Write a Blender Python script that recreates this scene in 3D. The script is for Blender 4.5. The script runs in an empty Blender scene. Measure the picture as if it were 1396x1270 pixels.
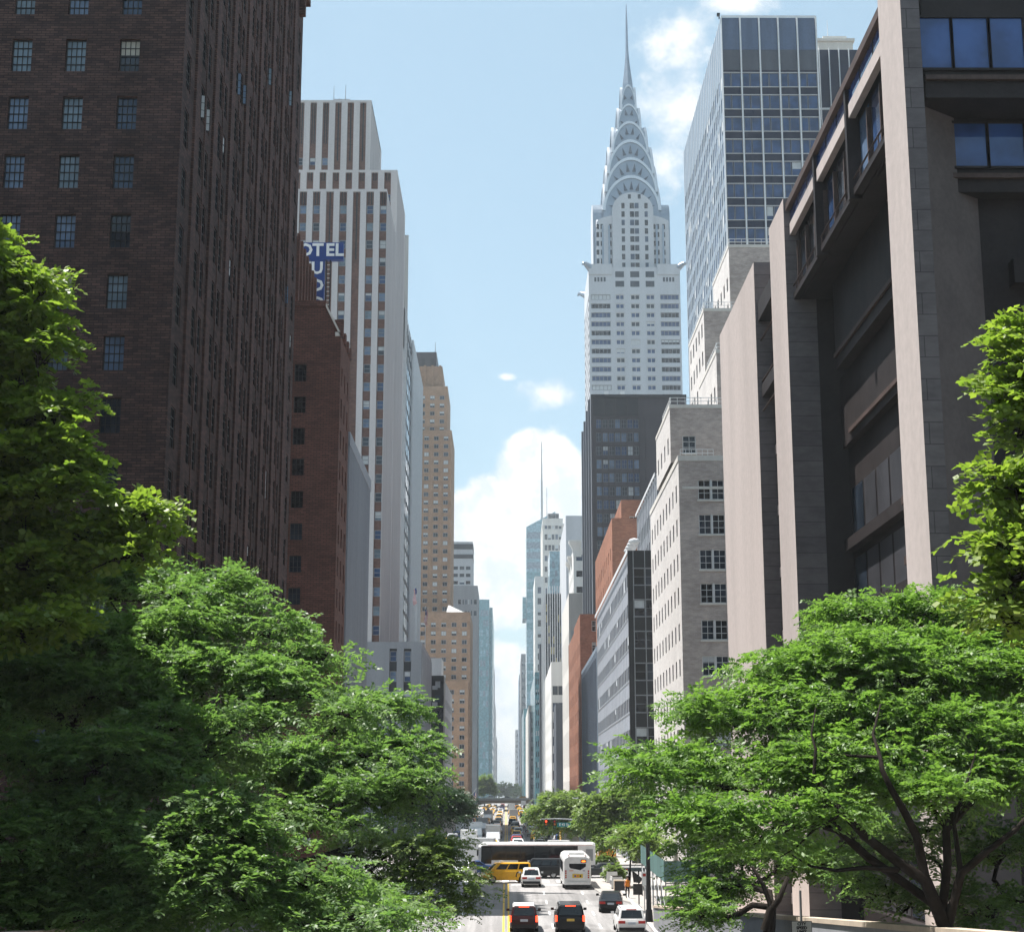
import bpy, math, random
import numpy as np
from mathutils import Vector, Matrix, Euler
random.seed(11)
rng = np.random.default_rng(11)
SC = bpy.context.scene
COL = SC.collection
R = math.radians

# ------------------------------------------------------------------ camera
FPX, CX, CY = 2150.0, 698.0, 635.0
PITCH, YAW = R(11.9), 0.0036
CAMZ = 12.0
cam_d = bpy.data.cameras.new('camera')
cam = bpy.data.objects.new('camera', cam_d)
COL.objects.link(cam)
cam.location = (0, 0, CAMZ)
cam.rotation_euler = (math.pi / 2 + PITCH, 0, -YAW)
cam_d.sensor_width = 36.0
cam_d.lens = FPX / 1396.0 * 36.0
cam_d.clip_start = 0.5
cam_d.clip_end = 20000
SC.camera = cam
RM = Euler((math.pi / 2 + PITCH, 0, -YAW)).to_matrix()
RMT = RM.transposed()


def ray(x, y):
    return RM @ Vector(((x - CX) / FPX, -(y - CY) / FPX, -1.0))


def at(x, y, Y):
    d = ray(x, y)
    k = Y / d.y
    return Vector((d.x * k, Y, CAMZ + d.z * k))


def onX(x, y, X):
    d = ray(x, y)
    k = X / d.x
    return Vector((X, d.y * k, CAMZ + d.z * k))


def proj(p):
    q = RMT @ Vector((p[0], p[1], p[2] - CAMZ))
    if q.z > -0.1:
        return None
    return (CX + FPX * q.x / -q.z, CY - FPX * q.y / -q.z)


def ZP(y, Y, x=690):
    return at(x, y, Y).z


def XP(x, y, Y):
    return at(x, y, Y).x


def DP(x, y, X):
    return onX(x, y, X).y


# ------------------------------------------------------------------ sun, sky, exposure
SUN_EL, SUN_AZ = R(69), R(22)          # azimuth measured ahead of the street's left side
sdir = Vector((-math.cos(SUN_EL) * math.cos(SUN_AZ), math.cos(SUN_EL) * math.sin(SUN_AZ), math.sin(SUN_EL)))
sun_d = bpy.data.lights.new('sun', 'SUN')
sun_d.energy = 5.0
sun_d.angle = R(0.5)
sun_d.color = (1.0, 0.965, 0.92)
sun = bpy.data.objects.new('sun', sun_d)
COL.objects.link(sun)
sun.location = sdir * 400
sun.rotation_euler = sdir.to_track_quat('Z', 'Y').to_euler()

world = bpy.data.worlds.new('World')
SC.world = world
world.use_nodes = True
SC.view_settings.view_transform = 'Standard'
SC.view_settings.look = 'None'
SC.view_settings.gamma = 1.0
SC.view_settings.exposure = 1.15
SC.cycles.use_denoising = True
SC.cycles.max_bounces = 6
SC.cycles.diffuse_bounces = 3
SC.cycles.glossy_bounces = 2
SC.cycles.transmission_bounces = 2
SC.cycles.transparent_max_bounces = 4
SC.cycles.volume_bounces = 0
SC.cycles.sample_clamp_indirect = 4.0
SKY_STRENGTH = 0.093


class NT:
    """tiny node tree writer"""
    def __init__(self, tree):
        self.t = tree
        tree.nodes.clear()

    def n(self, typ, **kw):
        nd = self.t.nodes.new(typ)
        for k, v in kw.items():
            setattr(nd, k, v)
        return nd

    def l(self, a, b):
        self.t.links.new(a, b)

    def math(self, op, a, b=None, c=None, clamp=False):
        nd = self.n('ShaderNodeMath', operation=op, use_clamp=clamp)
        for i, v in enumerate((a, b, c)):
            if v is None:
                continue
            if hasattr(v, 'is_linked'):
                self.l(v, nd.inputs[i])
            else:
                nd.inputs[i].default_value = v
        return nd.outputs[0]

    def maprange(self, v, a, b, c=0.0, d=1.0, smooth=True):
        nd = self.n('ShaderNodeMapRange')
        nd.interpolation_type = 'SMOOTHSTEP' if smooth else 'LINEAR'
        self.l(v, nd.inputs[0])
        for i, q in enumerate((a, b, c, d)):
            nd.inputs[i + 1].default_value = q
        return nd.outputs[0]

    def mix(self, fac, a, b, blend='MIX'):
        nd = self.n('ShaderNodeMix', data_type='RGBA', blend_type=blend)
        for sock, v in ((nd.inputs['Factor'], fac), (nd.inputs[6], a), (nd.inputs[7], b)):
            if hasattr(v, 'is_linked'):
                self.l(v, sock)
            elif isinstance(v, (int, float)):
                sock.default_value = v
            else:
                sock.default_value = (*v, 1) if len(v) == 3 else v
        return nd.outputs[2]

    def noise(self, vec, scale, detail=4, rough=0.55):
        nd = self.n('ShaderNodeTexNoise')
        nd.inputs['Scale'].default_value = scale
        nd.inputs['Detail'].default_value = detail
        nd.inputs['Roughness'].default_value = rough
        if vec is not None:
            self.l(vec, nd.inputs['Vector'])
        return nd.outputs['Fac']


def build_sky():
    t = NT(world.node_tree)
    out = t.n('ShaderNodeOutputWorld')
    bg = t.n('ShaderNodeBackground')
    t.l(bg.outputs[0], out.inputs[0])
    bg.inputs[1].default_value = SKY_STRENGTH
    sky = t.n('ShaderNodeTexSky', sky_type='NISHITA')
    sky.sun_disc = False
    sky.sun_elevation = SUN_EL
    sky.sun_rotation = -(math.pi / 2 - SUN_AZ)
    sky.altitude = 10
    sky.air_density = 1.0
    sky.dust_density = 1.6
    sky.ozone_density = 1.0
    tc = t.n('ShaderNodeTexCoord')
    sep = t.n('ShaderNodeSeparateXYZ')
    t.l(tc.outputs['Generated'], sep.inputs[0])
    ypos = t.math('MAXIMUM', sep.outputs[1], 0.02)
    u = t.math('DIVIDE', sep.outputs[0], ypos)
    v = t.math('DIVIDE', sep.outputs[2], ypos)
    comb = t.n('ShaderNodeCombineXYZ')
    t.l(u, comb.inputs[0]); t.l(v, comb.inputs[1])
    vec = comb.outputs[0]
    n1 = t.noise(vec, 34, 8, 0.6)
    n2 = t.noise(vec, 12, 6, 0.65)

    def uv(x, y):
        d = ray(x, y)
        return d.x / d.y, d.z / d.y

    def blob(x, y, rx, ry):
        cu, cv = uv(x, y)
        ru, rv = rx / FPX * 1.03, ry / FPX * 1.05
        a = t.math('MULTIPLY', t.math('SUBTRACT', u, cu), 1 / ru)
        b = t.math('MULTIPLY', t.math('SUBTRACT', v, cv), 1 / rv)
        d2 = t.math('ADD', t.math('MULTIPLY', a, a), t.math('MULTIPLY', b, b))
        return t.math('SUBTRACT', 1.0, t.math('SQRT', d2))

    def union(bl):
        r = blob(*bl[0])
        for q in bl[1:]:
            r = t.math('MAXIMUM', r, blob(*q))
        return r

    # cumulus bank down the street
    cum = union([(745, 650, 75, 72), (700, 720, 95, 80), (790, 690, 90, 75), (640, 740, 100, 82),
                 (560, 790, 140, 85), (860, 720, 140, 100), (700, 800, 190, 60), (660, 930, 110, 60), (735, 975, 80, 60), (690, 1050, 120, 70)])
    cum = t.math('ADD', cum, t.math('MULTIPLY', t.math('SUBTRACT', n1, 0.5), 0.85))
    cum = t.maprange(cum, 0.02, 0.20)
    # wisps beside the spire, and one small puff
    wis = union([(932, 60, 80, 75), (920, 150, 60, 80), (905, 225, 45, 55), (1005, 5, 60, 26), (745, 536, 44, 22),
                 (690, 514, 14, 6)])
    wis = t.math('ADD', wis, t.math('MULTIPLY', t.math('SUBTRACT', n1, 0.5), 2.2))
    wis = t.math('ADD', wis, t.math('MULTIPLY', t.math('SUBTRACT', n2, 0.5), 1.6))
    wis = t.maprange(wis, -0.05, 0.95, 0, 0.92)
    mask = t.math('MAXIMUM', cum, wis)
    # thin broken cloud everywhere else in the sky (seen in the glass)
    n3 = t.noise(tc.outputs['Generated'], 3.0, 6, 0.6)
    thin = t.maprange(n3, 0.55, 0.8, 0, 0.45)
    back = t.maprange(sep.outputs[1], -0.1, 0.15, 1, 0)
    mask = t.math('MAXIMUM', mask, t.math('MULTIPLY', thin, back))
    fwd = t.maprange(sep.outputs[2], -0.02, 0.03)
    mask = t.math('MULTIPLY', mask, fwd)
    shade = t.maprange(t.noise(vec, 40, 8, 0.65), 0.38, 0.58, 0, 1)
    ccol = t.mix(shade, (4.2, 4.6, 5.0), (5.6, 5.6, 5.5))
    skyc = t.mix(1.0, sky.outputs[0], (1.0, 1.06, 1.02), 'MULTIPLY')
    skyc = t.mix(0.5, skyc, (2.35, 3.35, 3.65))
    col = t.mix(mask, skyc, ccol)
    t.l(col, bg.inputs[0])


build_sky()

# ------------------------------------------------------------------ materials
MATS = {}


def _new(name):
    m = bpy.data.materials.new(name)
    m.use_nodes = True
    t = NT(m.node_tree)
    out = t.n('ShaderNodeOutputMaterial')
    b = t.n('ShaderNodeBsdfPrincipled')
    t.l(b.outputs[0], out.inputs[0])
    MATS[name] = m
    return m, t, b, out


def mat(name, col, rough=0.8, var=0.12, scale=1.5, metal=0.0, spec=0.3, streak=False, bump=0.0):
    """painted / stone / metal surface with a little procedural unevenness"""
    m, t, b, out = _new(name)
    tc = t.n('ShaderNodeTexCoord')
    vec = tc.outputs['Object']
    if streak:
        mp = t.n('ShaderNodeMapping')
        mp.inputs['Scale'].default_value = (1, 1, 0.12)
        t.l(vec, mp.inputs[0])
        vec = mp.outputs[0]
    n = t.noise(vec, scale, 5, 0.6)
    n2 = t.noise(tc.outputs['Object'], scale * 9, 3, 0.6)
    f = t.math('ADD', t.math('MULTIPLY', n, 0.65), t.math('MULTIPLY', n2, 0.35))
    f = t.maprange(f, 0.3, 0.7)
    lo = tuple(c * (1 - var) for c in col)
    hi = tuple(min(1, c * (1 + var)) for c in col)
    t.l(t.mix(f, lo, hi), b.inputs['Base Color'])
    b.inputs['Roughness'].default_value = rough
    b.inputs['Metallic'].default_value = metal
    b.inputs['Specular IOR Level'].default_value = spec
    if bump:
        bp = t.n('ShaderNodeBump')
        bp.inputs['Strength'].default_value = bump
        bp.inputs['Distance'].default_value = 0.02
        t.l(n2, bp.inputs['Height'])
        t.l(bp.outputs[0], b.inputs['Normal'])
    return m


def brick(name, c1, c2, mortar, bw=0.36, bh=0.12, msize=0.012, rough=0.9, var=0.25):
    m, t, b, out = _new(name)
    geo = t.n('ShaderNodeNewGeometry')
    sep = t.n('ShaderNodeSeparateXYZ')
    t.l(geo.outputs['Position'], sep.inputs[0])
    cb = t.n('ShaderNodeCombineXYZ')
    t.l(t.math('ADD', sep.outputs[0], sep.outputs[1]), cb.inputs[0])
    t.l(sep.outputs[2], cb.inputs[1])
    br = t.n('ShaderNodeTexBrick')
    t.l(cb.outputs[0], br.inputs['Vector'])
    br.inputs['Color1'].default_value = (*c1, 1)
    br.inputs['Color2'].default_value = (*c2, 1)
    br.inputs['Mortar'].default_value = (*mortar, 1)
    br.inputs['Scale'].default_value = 1.0
    br.inputs['Mortar Size'].default_value = msize
    br.inputs['Brick Width'].default_value = bw
    br.inputs['Row Height'].default_value = bh
    br.inputs['Bias'].default_value = -0.1
    n = t.noise(geo.outputs['Position'], 0.35, 6, 0.65)
    mp = t.n('ShaderNodeMapping')
    mp.inputs['Scale'].default_value = (0.9, 0.9, 2.4)
    t.l(geo.outputs['Position'], mp.inputs[0])
    n2 = t.noise(mp.outputs[0], 1.3, 4, 0.7)
    f = t.math('ADD', t.math('MULTIPLY', n, 0.5), t.math('MULTIPLY', n2, 0.5))
    f = t.maprange(f, 0.32, 0.68, 1 - var, 1 + var)
    cc = t.n('ShaderNodeCombineColor')
    for i in range(3):
        t.l(f, cc.inputs[i])
    t.l(t.mix(1.0, br.outputs['Color'], cc.outputs[0], 'MULTIPLY'), b.inputs['Base Color'])
    b.inputs['Roughness'].default_value = rough
    b.inputs['Specular IOR Level'].default_value = 0.2
    return m


def glass(name, col, rough=0.05, spec=0.5, metal=0.0, wav=0.02):
    m, t, b, out = _new(name)
    tc = t.n('ShaderNodeTexCoord')
    n = t.noise(tc.outputs['Object'], 0.6, 3, 0.5)
    f = t.maprange(n, 0.3, 0.7)
    t.l(t.mix(f, tuple(c * 0.7 for c in col), tuple(c * 1.3 for c in col)), b.inputs['Base Color'])
    b.inputs['Roughness'].default_value = rough
    b.inputs['Specular IOR Level'].default_value = spec
    b.inputs['Metallic'].default_value = metal
    if wav:
        bp = t.n('ShaderNodeBump')
        bp.inputs['Strength'].default_value = wav
        bp.inputs['Distance'].default_value = 0.3
        t.l(t.noise(tc.outputs['Object'], 0.8, 2, 0.5), bp.inputs['Height'])
        t.l(bp.outputs[0], b.inputs['Normal'])
    return m


def leaf(name, c1, c2, trans=0.35):
    m, t, b, out = _new(name)
    geo = t.n('ShaderNodeNewGeometry')
    n = t.noise(geo.outputs['Position'], 0.45, 3, 0.6)
    rnd = geo.outputs['Random Per Island']
    f = t.math('ADD', t.math('MULTIPLY', rnd, 0.6), t.math('MULTIPLY', n, 0.5), clamp=True)
    col = t.mix(f, c1, c2)
    t.l(col, b.inputs['Base Color'])
    b.inputs['Roughness'].default_value = 0.45
    b.inputs['Specular IOR Level'].default_value = 0.4
    tr = t.n('ShaderNodeBsdfTranslucent')
    t.l(t.mix(1.0, col, (1.2, 1.35, 0.7), 'MULTIPLY'), tr.inputs[0])
    mx = t.n('ShaderNodeMixShader')
    mx.inputs[0].default_value = trans
    t.l(b.outputs[0], mx.inputs[1]); t.l(tr.outputs[0], mx.inputs[2])
    t.l(mx.outputs[0], out.inputs[0])
    return m


def emit(name, col, strength):
    m, t, b, out = _new(name)
    b.inputs['Base Color'].default_value = (*col, 1)
    b.inputs['Emission Color'].default_value = (*col, 1)
    b.inputs['Emission Strength'].default_value = strength
    return m


M = MATS
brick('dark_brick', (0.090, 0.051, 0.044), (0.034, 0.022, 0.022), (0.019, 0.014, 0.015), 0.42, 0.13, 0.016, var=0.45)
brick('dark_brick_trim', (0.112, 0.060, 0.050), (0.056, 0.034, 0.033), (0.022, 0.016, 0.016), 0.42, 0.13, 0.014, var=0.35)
brick('red_brown_brick', (0.145, 0.066, 0.050), (0.098, 0.046, 0.037), (0.045, 0.028, 0.025), 0.5, 0.16, 0.02)
brick('orange_brick', (0.36, 0.16, 0.10), (0.28, 0.12, 0.08), (0.24, 0.14, 0.10), 0.6, 0.2, 0.02)
brick('tan_brick', (0.35, 0.215, 0.135), (0.29, 0.18, 0.115), (0.25, 0.18, 0.13), 0.7, 0.24, 0.02)
brick('hotel_brick_shaded', (0.45, 0.375, 0.335), (0.37, 0.31, 0.28), (0.34, 0.31, 0.30), 0.36, 0.12, 0.015)  # hotel brick with the shade of its east sides in the colour
brick('hotel_brick_sunlit', (0.57, 0.535, 0.51), (0.51, 0.48, 0.46), (0.5, 0.48, 0.47), 0.6, 0.2, 0.015, var=0.12)  # same hotel brick, sunlight on the street sides put into the colour
brick('spandrel_brick', (0.20, 0.105, 0.08), (0.13, 0.07, 0.06), (0.07, 0.045, 0.04), 0.5, 0.18, 0.02)
brick('granite_block', (0.165, 0.148, 0.150), (0.135, 0.122, 0.126), (0.075, 0.068, 0.07), 6.2, 0.82, 0.016, var=0.2)  # block joints, with the shade on the pier ends put into the colour
mat('granite_smooth', (0.44, 0.385, 0.365), 0.85, 0.13, 0.25, streak=True, bump=0.15)
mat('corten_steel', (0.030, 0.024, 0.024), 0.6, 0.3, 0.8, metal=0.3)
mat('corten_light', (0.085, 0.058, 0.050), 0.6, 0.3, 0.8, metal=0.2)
mat('limestone', (0.56, 0.53, 0.49), 0.85, 0.12, 0.35, streak=True)
mat('white_stone', (0.60, 0.585, 0.56), 0.85, 0.10, 0.3, streak=True)
mat('pier_stone', (0.49, 0.46, 0.455), 0.85, 0.10, 0.3, streak=True)
mat('rib_grey', (0.25, 0.26, 0.29), 0.8, 0.12, 0.3, streak=True)
mat('granite_shaded', (0.125, 0.106, 0.102), 0.8, 0.2, 0.5, bump=0.1)  # same granite, shade on the east wall put into the colour
mat('steel_glass', (0.05, 0.05, 0.056), 0.3, 0.3, 0.4)
mat('slate_pale', (0.27, 0.285, 0.32), 0.6, 0.15, 0.5, streak=True)
mat('recess_shaded', (0.030, 0.025, 0.025), 0.7, 0.25, 0.5)  # recess granite with its shade put into the colour
mat('grey_stone', (0.235, 0.24, 0.255), 0.85, 0.14, 0.4, streak=True)
mat('pale_grey_stone', (0.40, 0.405, 0.42), 0.85, 0.12, 0.3, streak=True)
mat('dark_panel', (0.022, 0.022, 0.026), 0.45, 0.25, 0.6)
mat('black_panel', (0.010, 0.010, 0.012), 0.35, 0.3, 0.6, spec=0.5)
mat('bronze_panel', (0.050, 0.044, 0.052), 0.55, 0.2, 0.5, streak=True)
mat('slate_panel', (0.15, 0.16, 0.185), 0.6, 0.18, 0.5, streak=True)
mat('blue_panel', (0.20, 0.25, 0.31), 0.4, 0.15, 0.3, streak=True)
mat('white_metal', (0.62, 0.63, 0.64), 0.45, 0.08, 1.0)
mat('grey_metal', (0.30, 0.31, 0.32), 0.45, 0.15, 1.0, metal=0.4)
mat('crown_steel', (0.27, 0.31, 0.36), 0.30, 0.10, 0.25, metal=0.75, spec=0.5)
mat('black_metal', (0.012, 0.012, 0.013), 0.45, 0.3, 2.0)
mat('roof_gravel', (0.22, 0.21, 0.20), 0.95, 0.2, 0.6)
mat('frame_dark', (0.020, 0.020, 0.022), 0.5, 0.2, 2)
mat('frame_grey', (0.22, 0.23, 0.25), 0.5, 0.15, 2)
mat('frame_white', (0.58, 0.58, 0.58), 0.5, 0.08, 2)
mat('blind', (0.50, 0.52, 0.53), 0.7, 0.12, 1.0)
mat('blind_cream', (0.45, 0.42, 0.36), 0.7, 0.15, 1.0)
glass('glass_dark', (0.010, 0.013, 0.018))
glass('glass_mid', (0.025, 0.035, 0.05))
glass('glass_blue', (0.035, 0.060, 0.105))
glass('glass_royal', (0.030, 0.065, 0.15))
glass('glass_curtain', (0.13, 0.19, 0.29), 0.12)
glass('glass_deep', (0.006, 0.007, 0.009), 0.08, 0.35)
glass('glass_pale', (0.16, 0.22, 0.27), 0.08)
glass('glass_teal', (0.10, 0.24, 0.28), 0.10, 0.6)
glass('glass_sky', (0.19, 0.33, 0.39), 0.10, 0.6)
glass('glass_mirror', (0.42, 0.50, 0.58), 0.05, 0.5, 0.7)
glass('car_glass', (0.010, 0.012, 0.014), 0.04, 0.5, wav=0)
glass('bus_glass', (0.006, 0.007, 0.009), 0.08, 0.4, wav=0)


def asphalt(name, col):
    m, t, b, out = _new(name)
    geo = t.n('ShaderNodeNewGeometry')
    pos = geo.outputs['Position']
    mp = t.n('ShaderNodeMapping')
    mp.inputs['Scale'].default_value = (0.9, 0.02, 1)
    t.l(pos, mp.inputs[0])
    tracks = t.maprange(t.noise(mp.outputs[0], 1.4, 3, 0.6), 0.38, 0.62, 0.80, 1.08)
    patch = t.maprange(t.noise(pos, 0.12, 2, 0.5), 0.55, 0.60, 1.0, 0.80)
    grain = t.maprange(t.noise(pos, 6.0, 4, 0.7), 0.3, 0.7, 0.86, 1.12)
    f = t.math('MULTIPLY', t.math('MULTIPLY', tracks, patch), grain)
    cc = t.n('ShaderNodeCombineColor')
    for i in range(3):
        t.l(f, cc.inputs[i])
    t.l(t.mix(1.0, col, cc.outputs[0], 'MULTIPLY'), b.inputs['Base Color'])
    b.inputs['Roughness'].default_value = 0.9
    b.inputs['Specular IOR Level'].default_value = 0.25


asphalt('asphalt', (0.255, 0.245, 0.24))
mat('sidewalk', (0.31, 0.285, 0.265), 0.9, 0.13, 0.5)
mat('terrace_stone', (0.46, 0.38, 0.30), 0.9, 0.14, 0.7)
mat('kerb_stone', (0.36, 0.35, 0.34), 0.9, 0.12, 0.8)
mat('city_ground', (0.20, 0.20, 0.20), 0.95, 0.15, 0.02)
mat('paint_white', (0.72, 0.72, 0.70), 0.8, 0.18, 1.2)
mat('paint_yellow', (0.62, 0.40, 0.06), 0.8, 0.15, 1.2)
mat('hill_green', (0.10, 0.16, 0.10), 0.95, 0.35, 0.02)
mat('bark', (0.020, 0.016, 0.013), 0.95, 0.45, 5.0, spec=0.1, bump=0.8)
leaf('locust_leaf', (0.062, 0.140, 0.030), (0.215, 0.330, 0.085), 0.5)
leaf('locust_leaf_cool', (0.052, 0.122, 0.040), (0.205, 0.305, 0.105), 0.5)
leaf('maple_leaf', (0.085, 0.160, 0.024), (0.260, 0.330, 0.060), 0.5)
leaf('street_leaf', (0.085, 0.150, 0.045), (0.230, 0.290, 0.095), 0.45)
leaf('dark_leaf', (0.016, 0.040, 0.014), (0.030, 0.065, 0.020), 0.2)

# ------------------------------------------------------------------ mesh helpers
LOC = {}


class MB:
    def __init__(self):
        self.v, self.f, self.m, self.mats = [], [], [], []

    def mi(self, name):
        if name not in self.mats:
            self.mats.append(name)
        return self.mats.index(name)

    def poly(self, pts, mt):
        k = len(self.v)
        self.v.extend((p[0], p[1], p[2]) for p in pts)
        self.f.append(tuple(range(k, k + len(pts))))
        self.m.append(self.mi(mt))

    quad = poly

    def box(self, x0, x1, y0, y1, z0, z1, mt, top=None, skip=''):
        a = [(x0, y0, z0), (x1, y0, z0), (x1, y1, z0), (x0, y1, z0), (x0, y0, z1), (x1, y0, z1), (x1, y1, z1), (x0, y1, z1)]
        k = len(self.v)
        self.v.extend(a)
        for key, q in (('b', (3, 2, 1, 0)), ('t', (4, 5, 6, 7)), ('s', (0, 1, 5, 4)), ('e', (1, 2, 6, 5)), ('n', (2, 3, 7, 6)), ('w', (3, 0, 4, 7))):
            if key in skip:
                continue
            self.f.append(tuple(k + i for i in q))
            self.m.append(self.mi(top if (key == 't' and top) else mt))

    def tube(self, p0, p1, r0, r1=None, n=8, mt='grey_metal', cap=True):
        p0, p1 = Vector(p0), Vector(p1)
        r1 = r0 if r1 is None else r1
        d = (p1 - p0).normalized()
        a = d.orthogonal().normalized()
        b = d.cross(a)
        k = len(self.v)
        for p, r in ((p0, r0), (p1, r1)):
            for i in range(n):
                t = 2 * math.pi * i / n
                q = p + a * (r * math.cos(t)) + b * (r * math.sin(t))
                self.v.append(tuple(q))
        mi = self.mi(mt)
        for i in range(n):
            j = (i + 1) % n
            self.f.append((k + i, k + j, k + n + j, k + n + i)); self.m.append(mi)
        if cap:
            self.f.append(tuple(range(k + n - 1, k - 1, -1))); self.m.append(mi)
            self.f.append(tuple(range(k + n, k + 2 * n))); self.m.append(mi)

    def path(self, pts, radii, n=7, mt='bark'):
        """connected tapering tube through points"""
        pts = [Vector(p) for p in pts]
        k = len(self.v)
        mi = self.mi(mt)
        for i, p in enumerate(pts):
            d = (pts[min(i + 1, len(pts) - 1)] - pts[max(i - 1, 0)])
            d = d.normalized() if d.length > 1e-6 else Vector((0, 0, 1))
            a = d.cross(Vector((0.31, 0.95, 0.02)))
            a = a.normalized() if a.length > 1e-3 else d.orthogonal().normalized()
            b = d.cross(a)
            for q in range(n):
                t = 2 * math.pi * q / n
                self.v.append(tuple(p + a * (radii[i] * math.cos(t)) + b * (radii[i] * math.sin(t))))
        for i in range(len(pts) - 1):
            for q in range(n):
                w = (q + 1) % n
                self.f.append((k + i * n + q, k + i * n + w, k + (i + 1) * n + w, k + (i + 1) * n + q)); self.m.append(mi)
        self.f.append(tuple(k + (len(pts) - 1) * n + q for q in range(n))); self.m.append(mi)

    def loft(self, rings, mt, cap=True, closed=True):
        k = len(self.v)
        n = len(rings[0])
        for r in rings:
            self.v.extend(tuple(p) for p in r)
        mi = self.mi(mt)
        for i in range(len(rings) - 1):
            for q in range(n if closed else n - 1):
                w = (q + 1) % n
                self.f.append((k + i * n + q, k + i * n + w, k + (i + 1) * n + w, k + (i + 1) * n + q)); self.m.append(mi)
        if cap:
            self.f.append(tuple(range(k + n - 1, k - 1, -1))); self.m.append(mi)
            e = k + (len(rings) - 1) * n
            self.f.append(tuple(range(e, e + n))); self.m.append(mi)

    def merge(self, o):
        k = len(self.v)
        self.v.extend(o.v)
        for f, m in zip(o.f, o.m):
            self.f.append(tuple(k + i for i in f))
            self.m.append(self.mi(o.mats[m]))

    def mesh(self, name, off=(0, 0, 0), smooth=False):
        me = bpy.data.meshes.new(name)
        vs = self.v if off == (0, 0, 0) else [(a - off[0], b - off[1], c - off[2]) for a, b, c in self.v]
        me.from_pydata(vs, [], self.f)
        for q in self.mats:
            me.materials.append(MATS[q])
        me.polygons.foreach_set('material_index', self.m)
        if smooth:
            me.polygons.foreach_set('use_smooth', [True] * len(self.f))
        me.update()
        return me

    def build(self, name, parent=None, smooth=False, loc=None):
        off = LOC.get(parent.name, (0, 0, 0)) if parent is not None else (loc or (0, 0, 0))
        o = bpy.data.objects.new(name, self.mesh(name, off, smooth))
        COL.objects.link(o)
        if parent is not None:
            o.parent = parent
            LOC[o.name] = off
        elif loc:
            o.location = loc
            LOC[o.name] = tuple(loc)
        return o


def tag(o, label=None, cat=None, group=None, kind=None):
    if label: o['label'] = label
    if cat: o['category'] = cat
    if group: o['group'] = group
    if kind: o['kind'] = kind
    return o


def thing(name, label, cat, loc=(0, 0, 0), group=None):
    o = bpy.data.objects.new(name, None)
    o.empty_display_size = 0.5
    COL.objects.link(o)
    o.location = loc
    LOC[o.name] = tuple(loc)
    return tag(o, label, cat, group)


def copy_tree(o, parent=None):
    c = o.copy()
    COL.objects.link(c)
    if parent is not None:
        c.parent = parent
    for ch in list(o.children):
        copy_tree(ch, c)
    return c


def text_mesh(txt, size, depth=0.03, bold=0.0):
    cu = bpy.data.curves.new('lettering', 'FONT')
    cu.body = txt
    cu.size = size
    cu.extrude = depth / 2
    cu.offset = bold
    cu.align_x = 'CENTER'
    cu.align_y = 'CENTER'
    cu.resolution_u = 2
    o = bpy.data.objects.new('lettering', cu)
    COL.objects.link(o)
    bpy.context.view_layer.update()
    dg = bpy.context.evaluated_depsgraph_get()
    me = bpy.data.meshes.new_from_object(o.evaluated_get(dg))
    bpy.data.objects.remove(o)
    return me


def letters(txt, size, mt, parent, pos, depth=0.03, bold=0.0, rot=(math.pi / 2, 0, 0), name='lettering'):
    me = text_mesh(txt, size, depth, bold)
    me.materials.clear()
    me.materials.append(MATS[mt])
    o = bpy.data.objects.new(name, me)
    COL.objects.link(o)
    off = LOC.get(parent.name, (0, 0, 0))
    o.parent = parent
    o.location = (pos[0] - off[0], pos[1] - off[1], pos[2] - off[2])
    o.rotation_euler = rot
    return o


# ------------------------------------------------------------------ facades
class Face:
    def __init__(self, ox, oy, dx, dy, nx, ny):
        self.o = (ox, oy); self.d = (dx, dy); self.n = (nx, ny)

    def p(self, u, v, off=0.0):
        return (self.o[0] + self.d[0] * u + self.n[0] * off, self.o[1] + self.d[1] * u + self.n[1] * off, v)


def east_face(x0, y0):
    return Face(x0, y0, 1, 0, 0, -1)


def right_face(x0, y0):           # a building on the right of the street: its street side looks left
    return Face(x0, y0, 0, 1, -1, 0)


def left_face(x1, y0):            # a building on the left of the street: its street side looks right
    return Face(x1, y0, 0, 1, 1, 0)


def spans(a, b, n, w, first=None):
    """n openings of width w evenly spread between a and b"""
    step = (b - a) / n
    return [(a + step * (i + 0.5) - w / 2, a + step * (i + 0.5) + w / 2) for i in range(n)]


def wall(mb, fc, ulen, z0, z1, us, vs, depth, mt, skip=None, u0=0.0, rev=None):
    ops = []
    prev = z0
    rev = rev or mt
    for j, (a, b) in enumerate(vs):
        if b > z1 - 0.02 or a < z0:
            continue
        mb.quad([fc.p(u0, prev), fc.p(ulen, prev), fc.p(ulen, a), fc.p(u0, a)], mt)
        pu = u0
        for i, (c, d) in enumerate(us):
            if skip and skip(i, j):
                continue
            mb.quad([fc.p(pu, a), fc.p(c, a), fc.p(c, b), fc.p(pu, b)], mt)
            for q in ([(c, a, 0), (c, b, 0), (c, b, -depth), (c, a, -depth)], [(d, a, 0), (d, b, 0), (d, b, -depth), (d, a, -depth)],
                      [(c, a, 0), (d, a, 0), (d, a, -depth), (c, a, -depth)], [(c, b, 0), (d, b, 0), (d, b, -depth), (c, b, -depth)]):
                mb.quad([fc.p(*r) for r in q], rev)
            ops.append((fc, c, d, a, b, depth))
            pu = d
        mb.quad([fc.p(pu, a), fc.p(ulen, a), fc.p(ulen, b), fc.p(pu, b)], mt)
        prev = b
    mb.quad([fc.p(u0, prev), fc.p(ulen, prev), fc.p(ulen, z1), fc.p(u0, z1)], mt)
    return ops


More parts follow.
